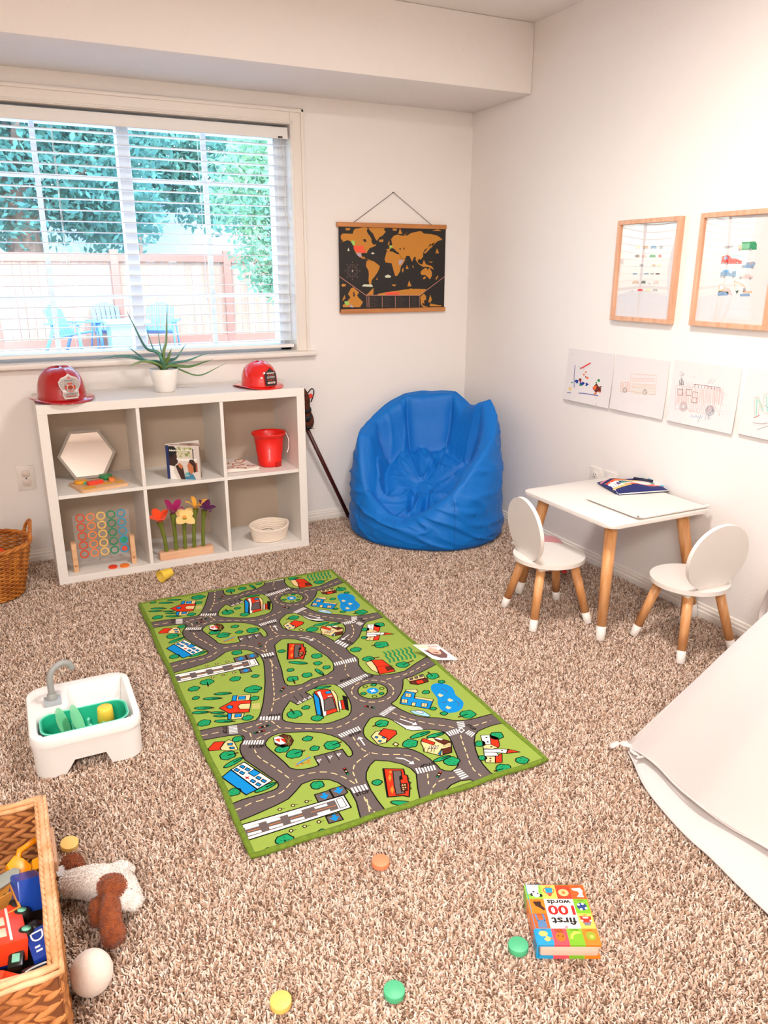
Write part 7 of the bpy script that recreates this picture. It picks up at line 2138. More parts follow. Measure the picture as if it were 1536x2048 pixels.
# ------------------------------------------------------------------ board book
bx = Vector((-1.3700, -2.7030, 0)); ux = Vector((.896, -.444, 0)); uy = Vector((.444, .896, 0))
BW, BH, BT = .121, .151, .034
bkm = Matrix(((ux.x, uy.x, 0, -1.5170), (ux.y, uy.y, 0, -2.7560), (0, 0, 1, -.001), (0, 0, 0, 1)))
bd = thing('board_book', 'thick childrens board book with colourful picture squares on the carpet', 'book'); bd.matrix_world = bkm
sq = ['#1c9bd0', '#ef4f5c', '#7cb928', '#f58220']
bm = bmesh.new(); prism(bm, rrect(BW-.006, BH-.006, .006, 4, BW/2+.001, BH/2), BT-.009, mx=Matrix.Translation((0, 0, .0045)), bev=.001); obj('page_block', bm, mat('page_cream', '#e9c9b5', .7, stretch=(1, 1, 60), noise=.15, nscale=8), bd)
A = Art(lambda u, v, h: (u, v, BT+h), {}, rrect and None, dz=.00016, rough=.25, pre='book')
cells = {(0, 0): '#1c9bd0', (1, 0): '#ef4f5c', (2, 0): '#7cb928', (3, 0): '#f58220', (0, 1): '#d9622a', (3, 1): '#f9c65c', (0, 2): '#f58220', (3, 2): '#7cb928', (0, 3): '#8cc63f', (1, 3): '#f9c65c', (2, 3): '#ef3e1f', (3, 3): '#c9591f'}
e = .0012; cwid, chei = (BW-2*e)/4, (BH-2*e)/4
A.rect_('#fffaf2', 1, e, e, BW-e, BH-e)
for (i, j), c in cells.items(): A.rect_(c, 2, e+cwid*i, e+chei*j, e+cwid*(i+1), e+chei*(j+1))
def cc(i, j, u, v): return (e+cwid*(i+u), e+chei*(j+v))
def shp(c, l, i, j, P): A.face(c, l, [cc(i, j, *p) for p in P])
def el(c, l, i, j, u, v, r, q=1): x, y = cc(i, j, u, v); A.disc(c, l, x, y, r, 18, q)
yl = '#f7c36c'; 
el(yl, 3, 0, 0, .42, .66, .0088, .75); el(yl, 3, 0, 0, .62, .34, .0060); shp('#ee6a30', 4, 0, 0, [(.78, .36), (.95, .45), (.95, .28)]); el('#1c9bd0', 4, 0, 0, .46, .44, .0025)
el('#c9701c', 3, 1, 0, .5, .45, .0095, 1.1); shp('#a84a1e', 3, 1, 0, [(.15, .95), (.35, .72), (.8, .74), (.7, .98)]); el('#3a1a10', 4, 1, 0, .38, .52, .0015); el('#3a1a10', 4, 1, 0, .66, .5, .0015)
P = [(.12, .35), (.22, .62), (.5, .82), (.9, .78), (.88, .68), (.55, .66), (.35, .52), (.28, .32)]; shp('#f5cf5c', 3, 2, 0, P)
el('#97a82a', 3, 3, 0, .5, .52, .0095, 1.1); el('#d7d45a', 4, 3, 0, .55, .48, .004)
for a in ((.28, .95, .2, .55), (.28, .95, .68, .62)): shp('#5b83b0', 3, 0, 1, [(a[2], .5), (a[2]+.12, .5), (a[2]+.06, .95), (a[2]-.08, .95)])
shp('#5b83b0', 3, 0, 1, [(.2, .04), (.82, .04), (.76, .55), (.24, .55)])
shp('#3c1f16', 3, 0, 2, [(.2, .8), (.75, .82), (.75, .55), (.95, .3), (.85, .18), (.6, .38), (.35, .5)])
shp('#d8331f', 3, 3, 1, [(.12, .82), (.9, .8), (.82, .4), (.2, .4)]); shp('#f5efe8', 4, 3, 1, [(.3, .76), (.72, .76), (.66, .66), (.34, .66)]); shp('#7a7f88', 3, 3, 1, [(.25, .4), (.8, .4), (.7, .2), (.35, .2)]); el('#f5efe8', 4, 3, 1, .22, .5, .0025); el('#f5efe8', 4, 3, 1, .8, .5, .0025)
el('#24407c', 3, 3, 2, .5, .48, .0098); 
for u, v in ((.3, .6), (.58, .65), (.75, .35), (.4, .28)): el('#f7f4ee', 4, 3, 2, u, v, .0028)
shp('#e9e2da', 2.5, 0, 3, [(0, .35), (0, 1), (.86, 1), (.72, .3)]); el('#241c1c', 3, 0, 3, .28, .3, .004); el('#241c1c', 3, 0, 3, .86, .24, .004); el('#f6f1ea', 3.5, 0, 3, .56, .3, .0075); el('#241c1c', 4, 0, 3, .42, .5, .0022); el('#241c1c', 4, 0, 3, .68, .38, .0018)
shp('#1f93bd', 3.4, 1, 3, [(.3, .42), (.25, .78), (.78, .78), (.72, .42)]); el('#b3512a', 3, 1, 3, .5, .6, .0118, .75); el('#f9c65c', 3.2, 1, 3, .5, .6, .0100, .7); shp('#e8503c', 4, 1, 3, [(.3, .42), (.72, .42), (.56, .18), (.44, .18)])
el('#f9b980', 3, 2, 3, .5, .45, .0108, .9); el('#d9702c', 3.6, 2, 3, .5, .45, .0035)
shp('#f6eadc', 3, 3, 3, [(.1, .75), (.75, .8), (.88, .6), (.8, .35), (.85, .12), (.35, .15), (.6, .4), (.5, .55), (.2, .62)])
cxm = BW/2
A.text('#1c1512', 3, 'words', (.0845, .1105), (.0365, .1105), .0125); A.text('#e2211b', 3, '100', (.0885, .0960), (.0345, .0960), .0245); A.text('#1c1512', 3, 'first', (.0860, .0655), (.0370, .0655), .0185)
A.text('#b9b1a8', 3, 'priddy', (.0865, .0440), (.0690, .0440), .0045); A.text('#b9b1a8', 3, 'books', (.0560, .0440), (.0375, .0440), .0045); A.disc('#f2a6ad', 3, .0625, .0415, .0036, 14); A.disc('#e9848f', 3.5, .0625, .0415, .0022, 10)
for (i, j), t in {(0, 0): 'duck', (2, 0): 'banana', (3, 0): 'apple', (0, 1): 'jeans', (3, 1): 'car', (0, 2): 'shoe', (3, 2): 'ball', (0, 3): 'dog', (1, 3): 'drum', (3, 3): 'hat'}.items():
    x, y = cc(i, j, .5, .90); L = .0026*len(t); A.text('#4a2a1a', 5, t, (x+L/2, y+.001), (x-L/2, y+.001), .0028)
ft2 = A.build('front_cover', bd)
bm = bmesh.new()
for k in range(4): 
    x0, x1 = BW*k/4, BW*(k+1)/4; box(bm, x0, x1, 0, BH, BT-.0045, BT, 0, mi=k); 
for f in bm.faces: pass
join_into(ft2, bm, [mat('cover_'+c, c, .25) for c in sq], 0)
bm = bmesh.new()
for k in range(4): box(bm, BW*k/4, BW*(k+1)/4, 0, BH, 0, .0045, 0, mi=k)
obj('back_cover', bm, [mat('cover_'+c, c, .25) for c in sq], bd, ang=0)
bm = bmesh.new()
for k, c in enumerate(('#1c9bd0', '#d9622a', '#f58220', '#8cc63f')): box(bm, -.0030, .0004, BH*k/4, BH*(k+1)/4, .001, BT-.001, 0, mi=k)
obj('spine', bm, [mat('cover_'+c, c, .25) for c in ('#1c9bd0', '#d9622a', '#f58220', '#8cc63f')], bd, ang=0)
# ------------------------------------------------------------------ discs on the carpet
G_ = 'round wooden discs on the carpet'
for lb, x, y, c, rx in (('salmon orange wooden disc on the carpet below the near corner of the rug', -1.682, -2.402, '#ee8d60', .02), ('green wooden disc lying right beside the board book', -1.538, -2.722, '#4fb783', -.04), ('green wooden disc near the bottom edge, between yellow disc and book', -1.800, -2.703, '#4fb783', .05), ('yellow wooden disc near the bottom edge, left of a green one', -1.993, -2.632, '#f3c766', .03), ('yellow wooden disc tilted on the carpet beside the wooden box', -2.300, -2.036, '#f5cf78', .16)):
    disc_toy('wooden_disc', lb, 'disc', (x, y, -.001), (rx, rx*.5, 0), .0198, .013, c, G_, .0015)
# ------------------------------------------------------------------ picture card
cm = Matrix(((.0745, -.040, 0, -1.116), (-.0345, .078, 0, -1.646), (0, .03, 1, .007), (0, 0, 0, 1)))
bm = bmesh.new(); 
A = Art(lambda u, v, h: tuple(cm @ Vector((u, v, .0012+.004*(u-.5)**2+h))), dict(ARTC, w='#f5ece4', n='#5a2a20', o='#e9a08a', y='#f3dfae', r='#f0a095'), (0, 0, 1, 1), dz=.0002, rough=.3)
for i in range(8): A.rect_('w', 1, i/8, 0, (i+1)/8, 1)
A.rect_('y', 2, .05, .78, .5, .95); A.rect_('r', 2, .5, .80, .9, .93); A.face('n', 3, [(.12, .62), (.2, .30), (.4, .12), (.65, .12), (.85, .32), (.88, .68), (.7, .60), (.3, .62)]); A.face('o', 4, [(.28, .66), (.30, .42), (.45, .34), (.62, .36), (.74, .50), (.72, .72), (.5, .78)]); A.face('n', 5, [(.35, .5), (.5, .40), (.6, .45), (.5, .5)])
g = [[bm.verts.new(cm @ Vector((i/8, j, .004*(i/8-.5)**2+q))) for i in range(9)] for j, q in ((0, 0), (1, 0), (1, .0011), (0, .0011))]
skinrings(bm, g+[g[0]], closed=False); bmesh.ops.recalc_face_normals(bm, faces=bm.faces); o = A.build('photo_card'); join_into(o, bm, [mat('card_white', '#f2e9e0', .6)], 20); tag(o, 'small white photo card of a person lying on the carpet beside the rug', 'card')

# ------------------------------------------------------------------ felt egg
bm = bmesh.new(); lathe(bm, [(0, -.045)]+[(.0375*math.cos(t*PI/12)*(1-.08*math.sin(t*PI/12)), .0455*math.sin(t*PI/12)) for t in range(-5, 6)]+[(0, .0455)], 40, mx=TR((0, 0, .044), (math.radians(14), 0, 0))); e_ = obj('felt_egg', bm, mat('felt_cream', '#f4e6d8', .95, bump=.3, bscale=90, sheen=.3), ang=80); e_.location = (-2.292, -2.452, -.002); tag(e_, 'cream felt egg on the carpet against the woven toy basket', 'egg')

# ------------------------------------------------------------------ plush dog
def merged(name, parts, mats, parent, vox=.004, fur=0, furm=None, flen=.008, seed=0, smooth=2):
    bm = bmesh.new()
    for P, R in parts: tube(bm, catmull([Vector(p) for p in P], 4), [R[min(len(R)-1, int(k/4))]*(1-(k/4) % 1)+R[min(len(R)-1, int(k/4)+1)]*((k/4) % 1) for k in range((len(P)-1)*4+1)], 16)
    me = bpy.data.meshes.new(name); bm.to_mesh(me); bm.free(); t = bpy.data.objects.new(name, me); C.objects.link(t)
    m = t.modifiers.new('r', 'REMESH'); m.mode = 'VOXEL'; m.voxel_size = vox; m2 = t.modifiers.new('s', 'SMOOTH'); m2.iterations = smooth*4; m2.factor = .5
    bpy.context.view_layer.update(); dg = bpy.context.evaluated_depsgraph_get(); me2 = bpy.data.meshes.new_from_object(t.evaluated_get(dg)); bpy.data.objects.remove(t)
    bm = bmesh.new(); bm.from_mesh(me2); bpy.data.meshes.remove(me2); rng = random.Random(seed); base = list(bm.faces)
    for f in base:
        c = f.calc_center_median(); nn = f.normal.copy(); A_ = f.calc_area()
        k = fur*A_; k = int(k)+(1 if rng.random() < k % 1 else 0)
        for _ in range(k):
            t1 = Vector((rng.uniform(-1, 1), rng.uniform(-1, 1), rng.uniform(-1, 1))); t1 = (t1-nn*t1.dot(nn)).normalized(); q = c+t1*rng.uniform(0, vox); w_ = t1.cross(nn)*rng.uniform(.0005, .0009); l_ = flen*rng.uniform(.6, 1.2); d = (nn*.55+t1*.8).normalized()
            vs = [bm.verts.new(q-w_), bm.verts.new(q+w_), bm.verts.new(q+d*l_*.6+w_*.9+nn*l_*.1), bm.verts.new(q+d*l_)]; bm.faces.new((vs[0], vs[1], vs[2])); bm.faces.new((vs[0], vs[2], vs[3]))
    return obj(name, bm, mats, parent, ang=80)
dg_ = thing('plush_dog', 'white and brown plush dog lying on its side beside the woven basket', 'plush dog', (-2.255, -2.245, .0))
D = lambda *P: [Vector(p)-Vector((-2.255, -2.245, 0)) for p in P]
fw = mat('plush_white', '#fbf1e8', .95, sheen=.4); fbn = mat('plush_rust', '#a85420', .95, col2='#8c4218', nscale=60, sheen=.4)
merged('body', [(D((-2.318, -2.190, .030), (-2.295, -2.205, .036), (-2.262, -2.225, .040), (-2.225, -2.245, .040)), [.020, .027, .033, .034]), (D((-2.225, -2.245, .040), (-2.208, -2.222, .036), (-2.190, -2.222, .026)), [.028, .026, .016]), (D((-2.225, -2.255, .045), (-2.215, -2.285, .048), (-2.200, -2.310, .040)), [.032, .034, .022]), (D((-2.200, -2.305, .040), (-2.188, -2.318, .030)), [.020, .012]), (D((-2.312, -2.195, .028), (-2.318, -2.214, .018)), [.016, .012])], fw, dg_, .004, fur=260000, flen=.007, seed=1)
merged('rear_paw', [(D((-2.300, -2.162, .028), (-2.298, -2.140, .028), (-2.290, -2.130, .026)), [.022, .026, .020])], fbn, dg_, .004, fur=300000, flen=.006, seed=2)
merged('face_patch', [(D((-2.246, -2.272, .060), (-2.228, -2.290, .070), (-2.216, -2.306, .060)), [.020, .024, .016])], fbn, dg_, .004, fur=300000, flen=.006, seed=3)
merged('ear', [(D((-2.232, -2.292, .070), (-2.240, -2.318, .058), (-2.245, -2.348, .040), (-2.244, -2.372, .026), (-2.240, -2.385, .020)), [.012, .017, .020, .022, .014])], fbn, dg_, .0035, fur=300000, flen=.005, seed=4)
merged('ear', [(D((-2.262, -2.285, .050), (-2.266, -2.305, .036), (-2.264, -2.325, .022)), [.012, .016, .014])], fbn, dg_, .0035, fur=300000, flen=.005, seed=5)
bm = bmesh.new(); bmesh.ops.create_uvsphere(bm, u_segments=12, v_segments=8, radius=.0042); obj('eye', bm, mat('plastic_black', '#140d0a', .15), dg_, tuple(D((-2.199, -2.306, .064))[0]))
bm = bmesh.new(); P = [(0, 0), (.022, .004), (.026, .016), (.012, .024), (-.004, .018)]; prism(bm, P, .0015, mx=TR(tuple(D((-2.330, -2.176, .040))[0]), (.5, .3, .2))); obj('fabric_tag', bm, mat('tag_grey', '#cfc8c8', .7), dg_)

# ------------------------------------------------------------------ small wooden box by the basket
wb = thing('wooden_box_frame', 'open pale wooden box standing between the woven basket and yellow disc', 'box', (-2.349, -2.104, -.003)); wb.scale = (1, 1, .78)
pw = wood('pale_pine', '#e9bf9c', '#dcab85', 1, .6); bm = bmesh.new(); box(bm, -.05, .022, -.062, .058, 0, .010, .001); obj('base', bm, pw, wb)
for x0, x1, y0, y1 in ((.010, .022, -.062, .058), (-.05, .010, .048, .058), (-.05, .010, -.040, -.030)):
    bm = bmesh.new(); box(bm, x0, x1, y0, y1, .010, .095, .001); obj('side', bm, pw, wb)
for k, y in enumerate((-.005, .020)):
    bm = bmesh.new(); tube(bm, catmull([(-.045, y, .085), (-.02, y-.012, .099), (.004, y, .088)], 5), .0022, 8); obj('white_cord', bm, mat('cord_white', '#efe6de', .5), wb)

# ------------------------------------------------------------------ woven rectangular basket with toys
hy = thing('woven_toy_basket', 'rectangular braided seagrass basket full of toys in the lower left corner', 'basket', (-2.53, -2.405, -.003))
hym = mat('seagrass', '#cf8a4c', .7, col2='#9a5a28', nscale=22, bump=.3, bscale=120); hyr = mat('seagrass_rim', '#e6b68c', .65, col2='#cf935f', nscale=30, bump=.4, bscale=150)
HXo, HYo, HH = .190, .218, .250
def lump(bm, c, d, up, L, W, T):
    d = d.normalized(); nrm = d.cross(up).normalized(); rings = []; n_ = 6
    for i in range(7):
        t = i/6; w_ = math.sin(PI*(t*.94+.03))**.75; rings.append(ringv(bm, c+d*(t-.5)*L, up, nrm, W*w_, T*w_, n_, .3))
    skinrings(bm, rings); cap(bm, rings[0], 0, True); cap(bm, rings[-1])
rndh = random.Random(11)
def wallweave(name, p0, p1, nrm):
    bm = bmesh.new(); d = (p1-p0); L = d.length; d.normalize(); up = Vector((0, 0, 1)); rows = 9; rh = (HH-.012)/rows; cols = int(L/.030)+1
    for r_ in range(rows):
        for c_ in range(cols+1):
            for h in (0, 1):
                x = (c_+.5*(r_ % 2)*.6+h*.5)*.030; 
                if x > L-.006 or x < .006: continue
                lk = .6 if (x > L-.02 or x < .018) else 1.0
                sgn = 1 if h == 0 else -1
                dd = (d*1.0+up*.42*sgn*(1 if True else 1)).normalized(); uu = dd.cross(nrm).normalized()
                c0_ = p0+d*x+up*(.010+rh*(r_+.5)+sgn*-.0065+rndh.uniform(-.0015, .0015))+nrm*rndh.uniform(-.0015, .0015)
                lump(bm, c0_, dd, uu, .047*lk+rndh.uniform(-.004, .004), .0070+rndh.uniform(-.001, .0012), .0090)
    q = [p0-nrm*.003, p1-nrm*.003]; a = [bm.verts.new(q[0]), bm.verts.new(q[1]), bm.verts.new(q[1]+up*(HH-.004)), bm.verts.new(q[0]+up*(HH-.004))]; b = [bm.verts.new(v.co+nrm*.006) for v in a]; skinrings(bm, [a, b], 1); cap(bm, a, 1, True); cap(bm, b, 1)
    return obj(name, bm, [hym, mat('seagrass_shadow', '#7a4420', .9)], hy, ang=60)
cA, cB, cC, cD = Vector((HXo, -HYo, 0)), Vector((HXo, HYo, 0)), Vector((-HXo, HYo, 0)), Vector((-HXo, -HYo, 0))
wallweave('woven_side', cA, cB, Vector((1, 0, 0))); wallweave('woven_side', cB, cC, Vector((0, 1, 0))); wallweave('woven_side', cC, cD, Vector((-1, 0, 0))); wallweave('woven_side', cD, cA, Vector((0, -1, 0)))
bm = bmesh.new(); box(bm, -HXo, HXo, -HYo, HYo, 0, .010); obj('basket_base', bm, hym, hy)
for k, (ox_, zz, rr_) in enumerate(((0, .001, .0062), (.0085, -.004, .0045), (-.0085, -.004, .0045))):
    bm = bmesh.new(); P = []
    for a, b in ((cA, cB), (cB, cC), (cC, cD), (cD, cA)):
        for t in range(16):
            q = a.lerp(b, t/16); s_ = 1+ox_/.2; P.append(Vector((q.x*s_, q.y*s_, HH+zz+.0012*math.sin(t*1.9+k))))
    rings = []
    for i, p in enumerate(P):
        d = (P[(i+1) % len(P)]-P[i-1]).normalized(); u_ = Vector((0, 0, 1)); v_ = d.cross(u_).normalized(); w_ = rr_*(1+.14*math.sin(i*1.3+k*2)); rings.append(ringv(bm, p, u_, v_, w_, w_, 10))
    rings.append(rings[0]); skinrings(bm, rings); obj('rim', bm, hyr, hy, ang=60)
for s_ in (1,):
    bm = bmesh.new()
    for i in range(30): 
        for sd in (-1, 1): lump(bm, Vector((HXo+sd*.0075, -HYo+.006+i*.0146, HH+.001)), Vector((.25*sd, 1, .25)), Vector((0, 0, 1)), .024, .0042, .0036)
    obj('rim_wrap', bm, hyr, hy, ang=60)
# toys in it
TB = 'toys in the woven basket'
def toyv(label, cat, name, loc, rot, build, group=TB):
    t = thing(name, label, cat, loc, 0, group); t.rotation_euler = rot; build(t); return t
P_ = lambda h, r=.35: mat('toy_'+h, h, r)
def wheel(t, p, ax, r, w_, hub):
    bm = bmesh.new(); a = Vector(p)-Vector(ax)*w_/2; b = Vector(p)+Vector(ax)*w_/2; tube(bm, [a, a+Vector(ax)*w_*.15, b-Vector(ax)*w_*.15, b], [r*.85, r, r, r*.85], 24); wl = obj('wheel', bm, P_('#191512', .6), t)
    bm = bmesh.new(); cyl(bm, b-Vector(ax)*.001, b+Vector(ax)*.0015, r*.55, n=20); obj('hub', bm, P_(hub), wl)
def bus(t):
    bm = bmesh.new(); prism(bm, [(-.062, 0), (.060, 0), (.060, .020), (.046, .024), (.040, .050), (-.055, .052), (-.062, .046)], .040, bev=.003, mx=Matrix.Translation((0, 0, -.020))); obj('body', bm, P_('#e8411c'), t)
    bm = bmesh.new(); box(bm, -.058, .046, .0225, .0265, .0185, .0213, .0004); obj('stripe', bm, P_('#f6ece0'), t)
    for k in (-1, 1):
        bm = bmesh.new(); box(bm, -.012+k*.018-.013, -.012+k*.018+.013, .030, .045, .0190, .0212, .001); obj('window', bm, P_('#ecd3b4'), t)
        wheel(t, (k*.032-.004, .000, .012), (0, 0, 1), .0135, .018, '#7ec9a8')
toyv('orange red toy bus lying on its side with mint wheel hubs', 'toy bus', 'toy_bus', (-2.388, -2.445, .176), Euler((math.radians(10), math.radians(12), math.radians(96))), bus)
def loco(t):
    bm = bmesh.new(); box(bm, -.03, .03, -.016, .016, 0, .028, .003); obj('body', bm, P_('#1d3fa0'), t)
    bm = bmesh.new(); cyl(bm, (-.03, 0, .014), (-.046, 0, .014), .014, n=20); obj('boiler', bm, P_('#15171a'), t)
    A = Art(lambda u, v, h: (u, v, .0283+h), dict(w='#eef2f5')); A.text('w', 1, 'D', (-.022, -.010), (-.002, -.010), .020); A.rect_('w', 1, .006, -.008, .010, .0); A.rect_('w', 1, .014, -.008, .018, .002); A.build('number_print', t)
toyv('blue toy train car with a white letter beside the orange red bus', 'toy train', 'toy_train', (-2.362, -2.503, .170), Euler((math.radians(5), math.radians(8), math.radians(-80))), loco)
def truck(t):
    bm = bmesh.new(); prism(bm, [(-.04, 0), (.04, 0), (.04, .030), (.018, .038), (.010, .055), (-.03, .055), (-.04, .03)], .046, bev=.004, mx=TR((0, .023, 0), (PI/2, 0, 0))); obj('cab', bm, P_('#12409c', .25), t)
    bm = bmesh.new(); box(bm, .012, .040, -.020, .020, .032, .050, .003); obj('windscreen', bm, P_('#16181c', .15), t)
    for s_ in (-1, 1): wheel(t, (.02, s_*.024, .006), (0, s_, 0), .016, .012, '#2a2f3a'); wheel(t, (-.02, s_*.024, .006), (0, s_, 0), .016, .012, '#2a2f3a')
toyv('dark blue toy truck under the yellow digger claw in the basket', 'toy truck', 'toy_truck', (-2.386, -2.365, .158), Euler((.25, .3, 1.9)), truck)
def claw(t):
    bm = bmesh.new(); prism(bm, [(0, 0), (.030, -.004), (.036, .016), (.024, .034), (.010, .044), (-.006, .030)], .022, bev=.002); obj('bucket', bm, P_('#f29a12'), t)
    bm = bmesh.new(); prism(bm, [(.030, .002), (.062, .016), (.060, .034), (.040, .030)], .016, bev=.002); obj('jaw', bm, P_('#f5a81c'), t)
    bm = bmesh.new(); tube(bm, [(.01, .02, .01), (.02, .05, .02), (.05, .06, .03)], .006, 8); obj('arm', bm, P_('#e88c10'), t)
toyv('yellow orange toy digger claw at the back of the woven basket', 'toy digger', 'toy_digger', (-2.405, -2.325, .178), Euler((.5, .2, .2)), claw)
def binb(t):
    bm = bmesh.new(); o1 = ringz(bm, [(-.05, -.04), (.045, -.045), (.05, .02), (.02, .045), (-.05, .045)], .075); o0 = ringz(bm, [(-.04, -.03), (.035, -.035), (.038, .015), (.014, .034), (-.04, .034)], 0); i1 = ringz(bm, [(-.047, -.037), (.042, -.042), (.047, .018), (.018, .042), (-.047, .042)], .075); i0 = ringz(bm, [(-.038, -.028), (.033, -.033), (.036, .013), (.012, .032), (-.038, .032)], .004); skinrings(bm, [o0, o1, i1, i0]); cap(bm, o0, 0, True); cap(bm, i0); bmesh.ops.recalc_face_normals(bm, faces=bm.faces); obj('tipper_body', bm, P_('#c98a3c', .5), t, ang=30)
    bm = bmesh.new(); box(bm, -.045, .044, -.001, .001, .03, .073); obj('partition', bm, P_('#c98a3c', .5), t)
toyv('tan plastic tipper body at the left edge of the woven basket', 'toy tipper', 'toy_tipper', (-2.440, -2.370, .120), Euler((.1, -.1, .3)), binb)
bm = bmesh.new(); prism(bm, [(-.035, 0), (0, .012), (.035, .010), (.042, .0), (.034, -.012), (-.01, -.014)], .005, bev=.001); o = obj('toy_shovel_blade', bm, P_('#8d8f86'), ang=30); o.location = (-2.425, -2.345, .203); o.rotation_euler = (.3, -.1, .35); tag(o, 'grey toy shovel blade lying over the tan tipper body', 'toy shovel', TB)
def tyre(t):
    wheel(t, (0, 0, 0), (0, 0, 1), .030, .022, '#3a3833')
toyv('large black toy roller drum at the front of the woven basket', 'toy roller', 'toy_roller', (-2.400, -2.548, .160), Euler((-.9, .3, .2)), tyre)
def car2(t):
    bm = bmesh.new(); prism(bm, [(-.035, 0), (.035, 0), (.036, .014), (.016, .017), (.008, .028), (-.02, .028), (-.034, .016)], .032, bev=.003, mx=TR((0, .016, 0), (PI/2, 0, 0))); obj('body', bm, P_('#e8441c'), t)
    bm = bmesh.new(); box(bm, .034, .039, -.015, .015, .002, .010, .001); obj('bumper', bm, mat('toy_chrome', '#d8dce0', .15, metal=1), t)
    for s_ in (-1, 1): wheel(t, (.02, s_*.016, .0), (0, s_, 0), .009, .006, '#c9c4bc'); wheel(t, (-.02, s_*.016, .0), (0, s_, 0), .009, .006, '#c9c4bc')
toyv('small orange toy car with a chrome bumper in the front left of the basket', 'toy car', 'toy_car', (-2.432, -2.540, .165), Euler((.3, .2, -.3)), car2)
def blk2(t):
    bm = bmesh.new(); box(bm, -.022, .022, -.028, .028, 0, .03, .004); obj('body', bm, P_('#1238a0', .2), t)
    bm = bmesh.new(); box(bm, -.010, .010, .029, .045, .006, .022, .002); obj('coupling', bm, P_('#e9e4df'), t)
toyv('bright blue toy wagon at the left edge of the woven basket', 'toy wagon', 'toy_wagon', (-2.437, -2.470, .160), Euler((.1, .2, .1)), blk2)
def blkc(t):
    bm = bmesh.new(); box(bm, -.012, .012, -.030, .030, 0, .016, .004); obj('body', bm, P_('#14120f', .3), t)
    bm = bmesh.new(); box(bm, -.006, .006, -.022, -.006, .0155, .0175, .001); obj('green_panel', bm, P_('#7fc2a8'), t)
toyv('small black toy car with a mint panel below the orange red bus', 'toy car', 'toy_car', (-2.400, -2.502, .176), Euler((.1, .1, -.1)), blkc)
def blkt(t):
    bm = bmesh.new(); box(bm, -.025, .025, -.020, .020, 0, .03, .006); obj('body', bm, P_('#0f0e10', .25), t)
    bm = bmesh.new(); tube(bm, catmull([(-.024, -.018, .032), (-.018, .004, .034), (.018, .006, .034), (.024, -.014, .032)], 4), .0016, 6); obj('white_trim', bm, P_('#ecebe9'), t)
toyv('black toy vehicle with a white outline in the near right corner of the basket', 'toy car', 'toy_car', (-2.368, -2.560, .160), Euler((0, 0, .1)), blkt)
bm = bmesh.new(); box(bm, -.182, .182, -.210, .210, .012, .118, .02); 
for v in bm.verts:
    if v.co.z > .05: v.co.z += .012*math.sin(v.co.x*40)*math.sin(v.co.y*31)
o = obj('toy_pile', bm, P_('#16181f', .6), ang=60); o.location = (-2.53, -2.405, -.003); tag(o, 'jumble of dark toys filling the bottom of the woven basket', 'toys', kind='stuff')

# ------------------------------------------------------------------ wicker basket by the wall
wk = thing('wicker_basket', 'round honey coloured wicker basket with handles left of the shelf', 'basket', (-2.450, -.370, -.004))
wkm = mat('wicker', '#c97d2c', .5, col2='#9c5414', nscale=25); 
bm = bmesh.new(); n_ = 40
for k in range(24):
    z = .012+k*.0088; t = k/23; R_ = .112+.048*t**.9
    for s_ in (0,):
        pts = [Vector(((R_+.0042*math.cos(i*PI+(k % 2)*PI))*math.cos(i*2*PI/n_), (R_+.0042*math.cos(i*PI+(k % 2)*PI))*math.sin(i*2*PI/n_), z)) for i in range(n_)]
        rings = []
        for i in range(n_):
            d = (pts[(i+1) % n_]-pts[i-1]).normalized(); rings.append(ringv(bm, pts[i], Vector((0, 0, 1)), d.cross(Vector((0, 0, 1))), .0042, .0030, 6))
        rings.append(rings[0]); skinrings(bm, rings)
lathe(bm, [(0, .006), (.110, .006), (.110, .012), (0, .012)], 32); obj('woven_body', bm, wkm, wk, ang=60)
bm = bmesh.new()
for i in range(20): a = (i+.5)*2*PI/20; tube(bm, [(.112*math.cos(a), .112*math.sin(a), .005), (.138*math.cos(a), .138*math.sin(a), .110), (.160*math.cos(a), .160*math.sin(a), .222)], .0034, 6)
sk = obj('stakes', bm, wkm, wk); sk['kind'] = 'stuff'
bm = bmesh.new()
for q in range(3):
    P = [Vector(((.162+.0055*math.cos(i*.9+q*2.1))*math.cos(i*2*PI/64), (.162+.0055*math.cos(i*.9+q*2.1))*math.sin(i*2*PI/64), .226+.0055*math.sin(i*.9+q*2.1))) for i in range(64)]
    rings = []
    for i in range(64):
        d = (P[(i+1) % 64]-P[i-1]).normalized(); u_ = Vector((0, 0, 1)); u_ = (u_-d*u_.dot(d)).normalized(); rings.append(ringv(bm, P[i], u_, d.cross(u_), .0052, .0052, 8))
    rings.append(rings[0]); skinrings(bm, rings)
obj('rim', bm, wkm, wk, ang=60)
for h_, a0 in ((0, .15), (1, .15+PI)):
    bm = bmesh.new(); cv = catmull([(.160*math.cos(a0-.34), .160*math.sin(a0-.34), .215), (.166*math.cos(a0-.26), .166*math.sin(a0-.26), .262), (.170*math.cos(a0), .170*math.sin(a0), .292), (.166*math.cos(a0+.26), .166*math.sin(a0+.26), .262), (.160*math.cos(a0+.34), .160*math.sin(a0+.34), .215)], 8)
    for q in range(3): tube(bm, [p+Vector((.0048*math.cos(i*.9+q*2.1), .0048*math.sin(i*.9+q*2.1), .0048*math.sin(i*.9+q*2.1+1))) for i, p in enumerate(cv)], .0046, 8)
    obj('handle', bm, wkm, wk, ang=60)
bm = bmesh.new(); prism(bm, [(-.10, -.05), (.02, -.07), (.09, -.02), (.07, .05), (-.05, .08)], .03, bev=.008); o = obj('orange_toy', bm, P_('#e8481a'), ang=50); o.location = (-2.470, -.360, .170); o.rotation_euler = (.2, .25, .4); tag(o, 'orange red toy lying inside the round wicker basket', 'toy')
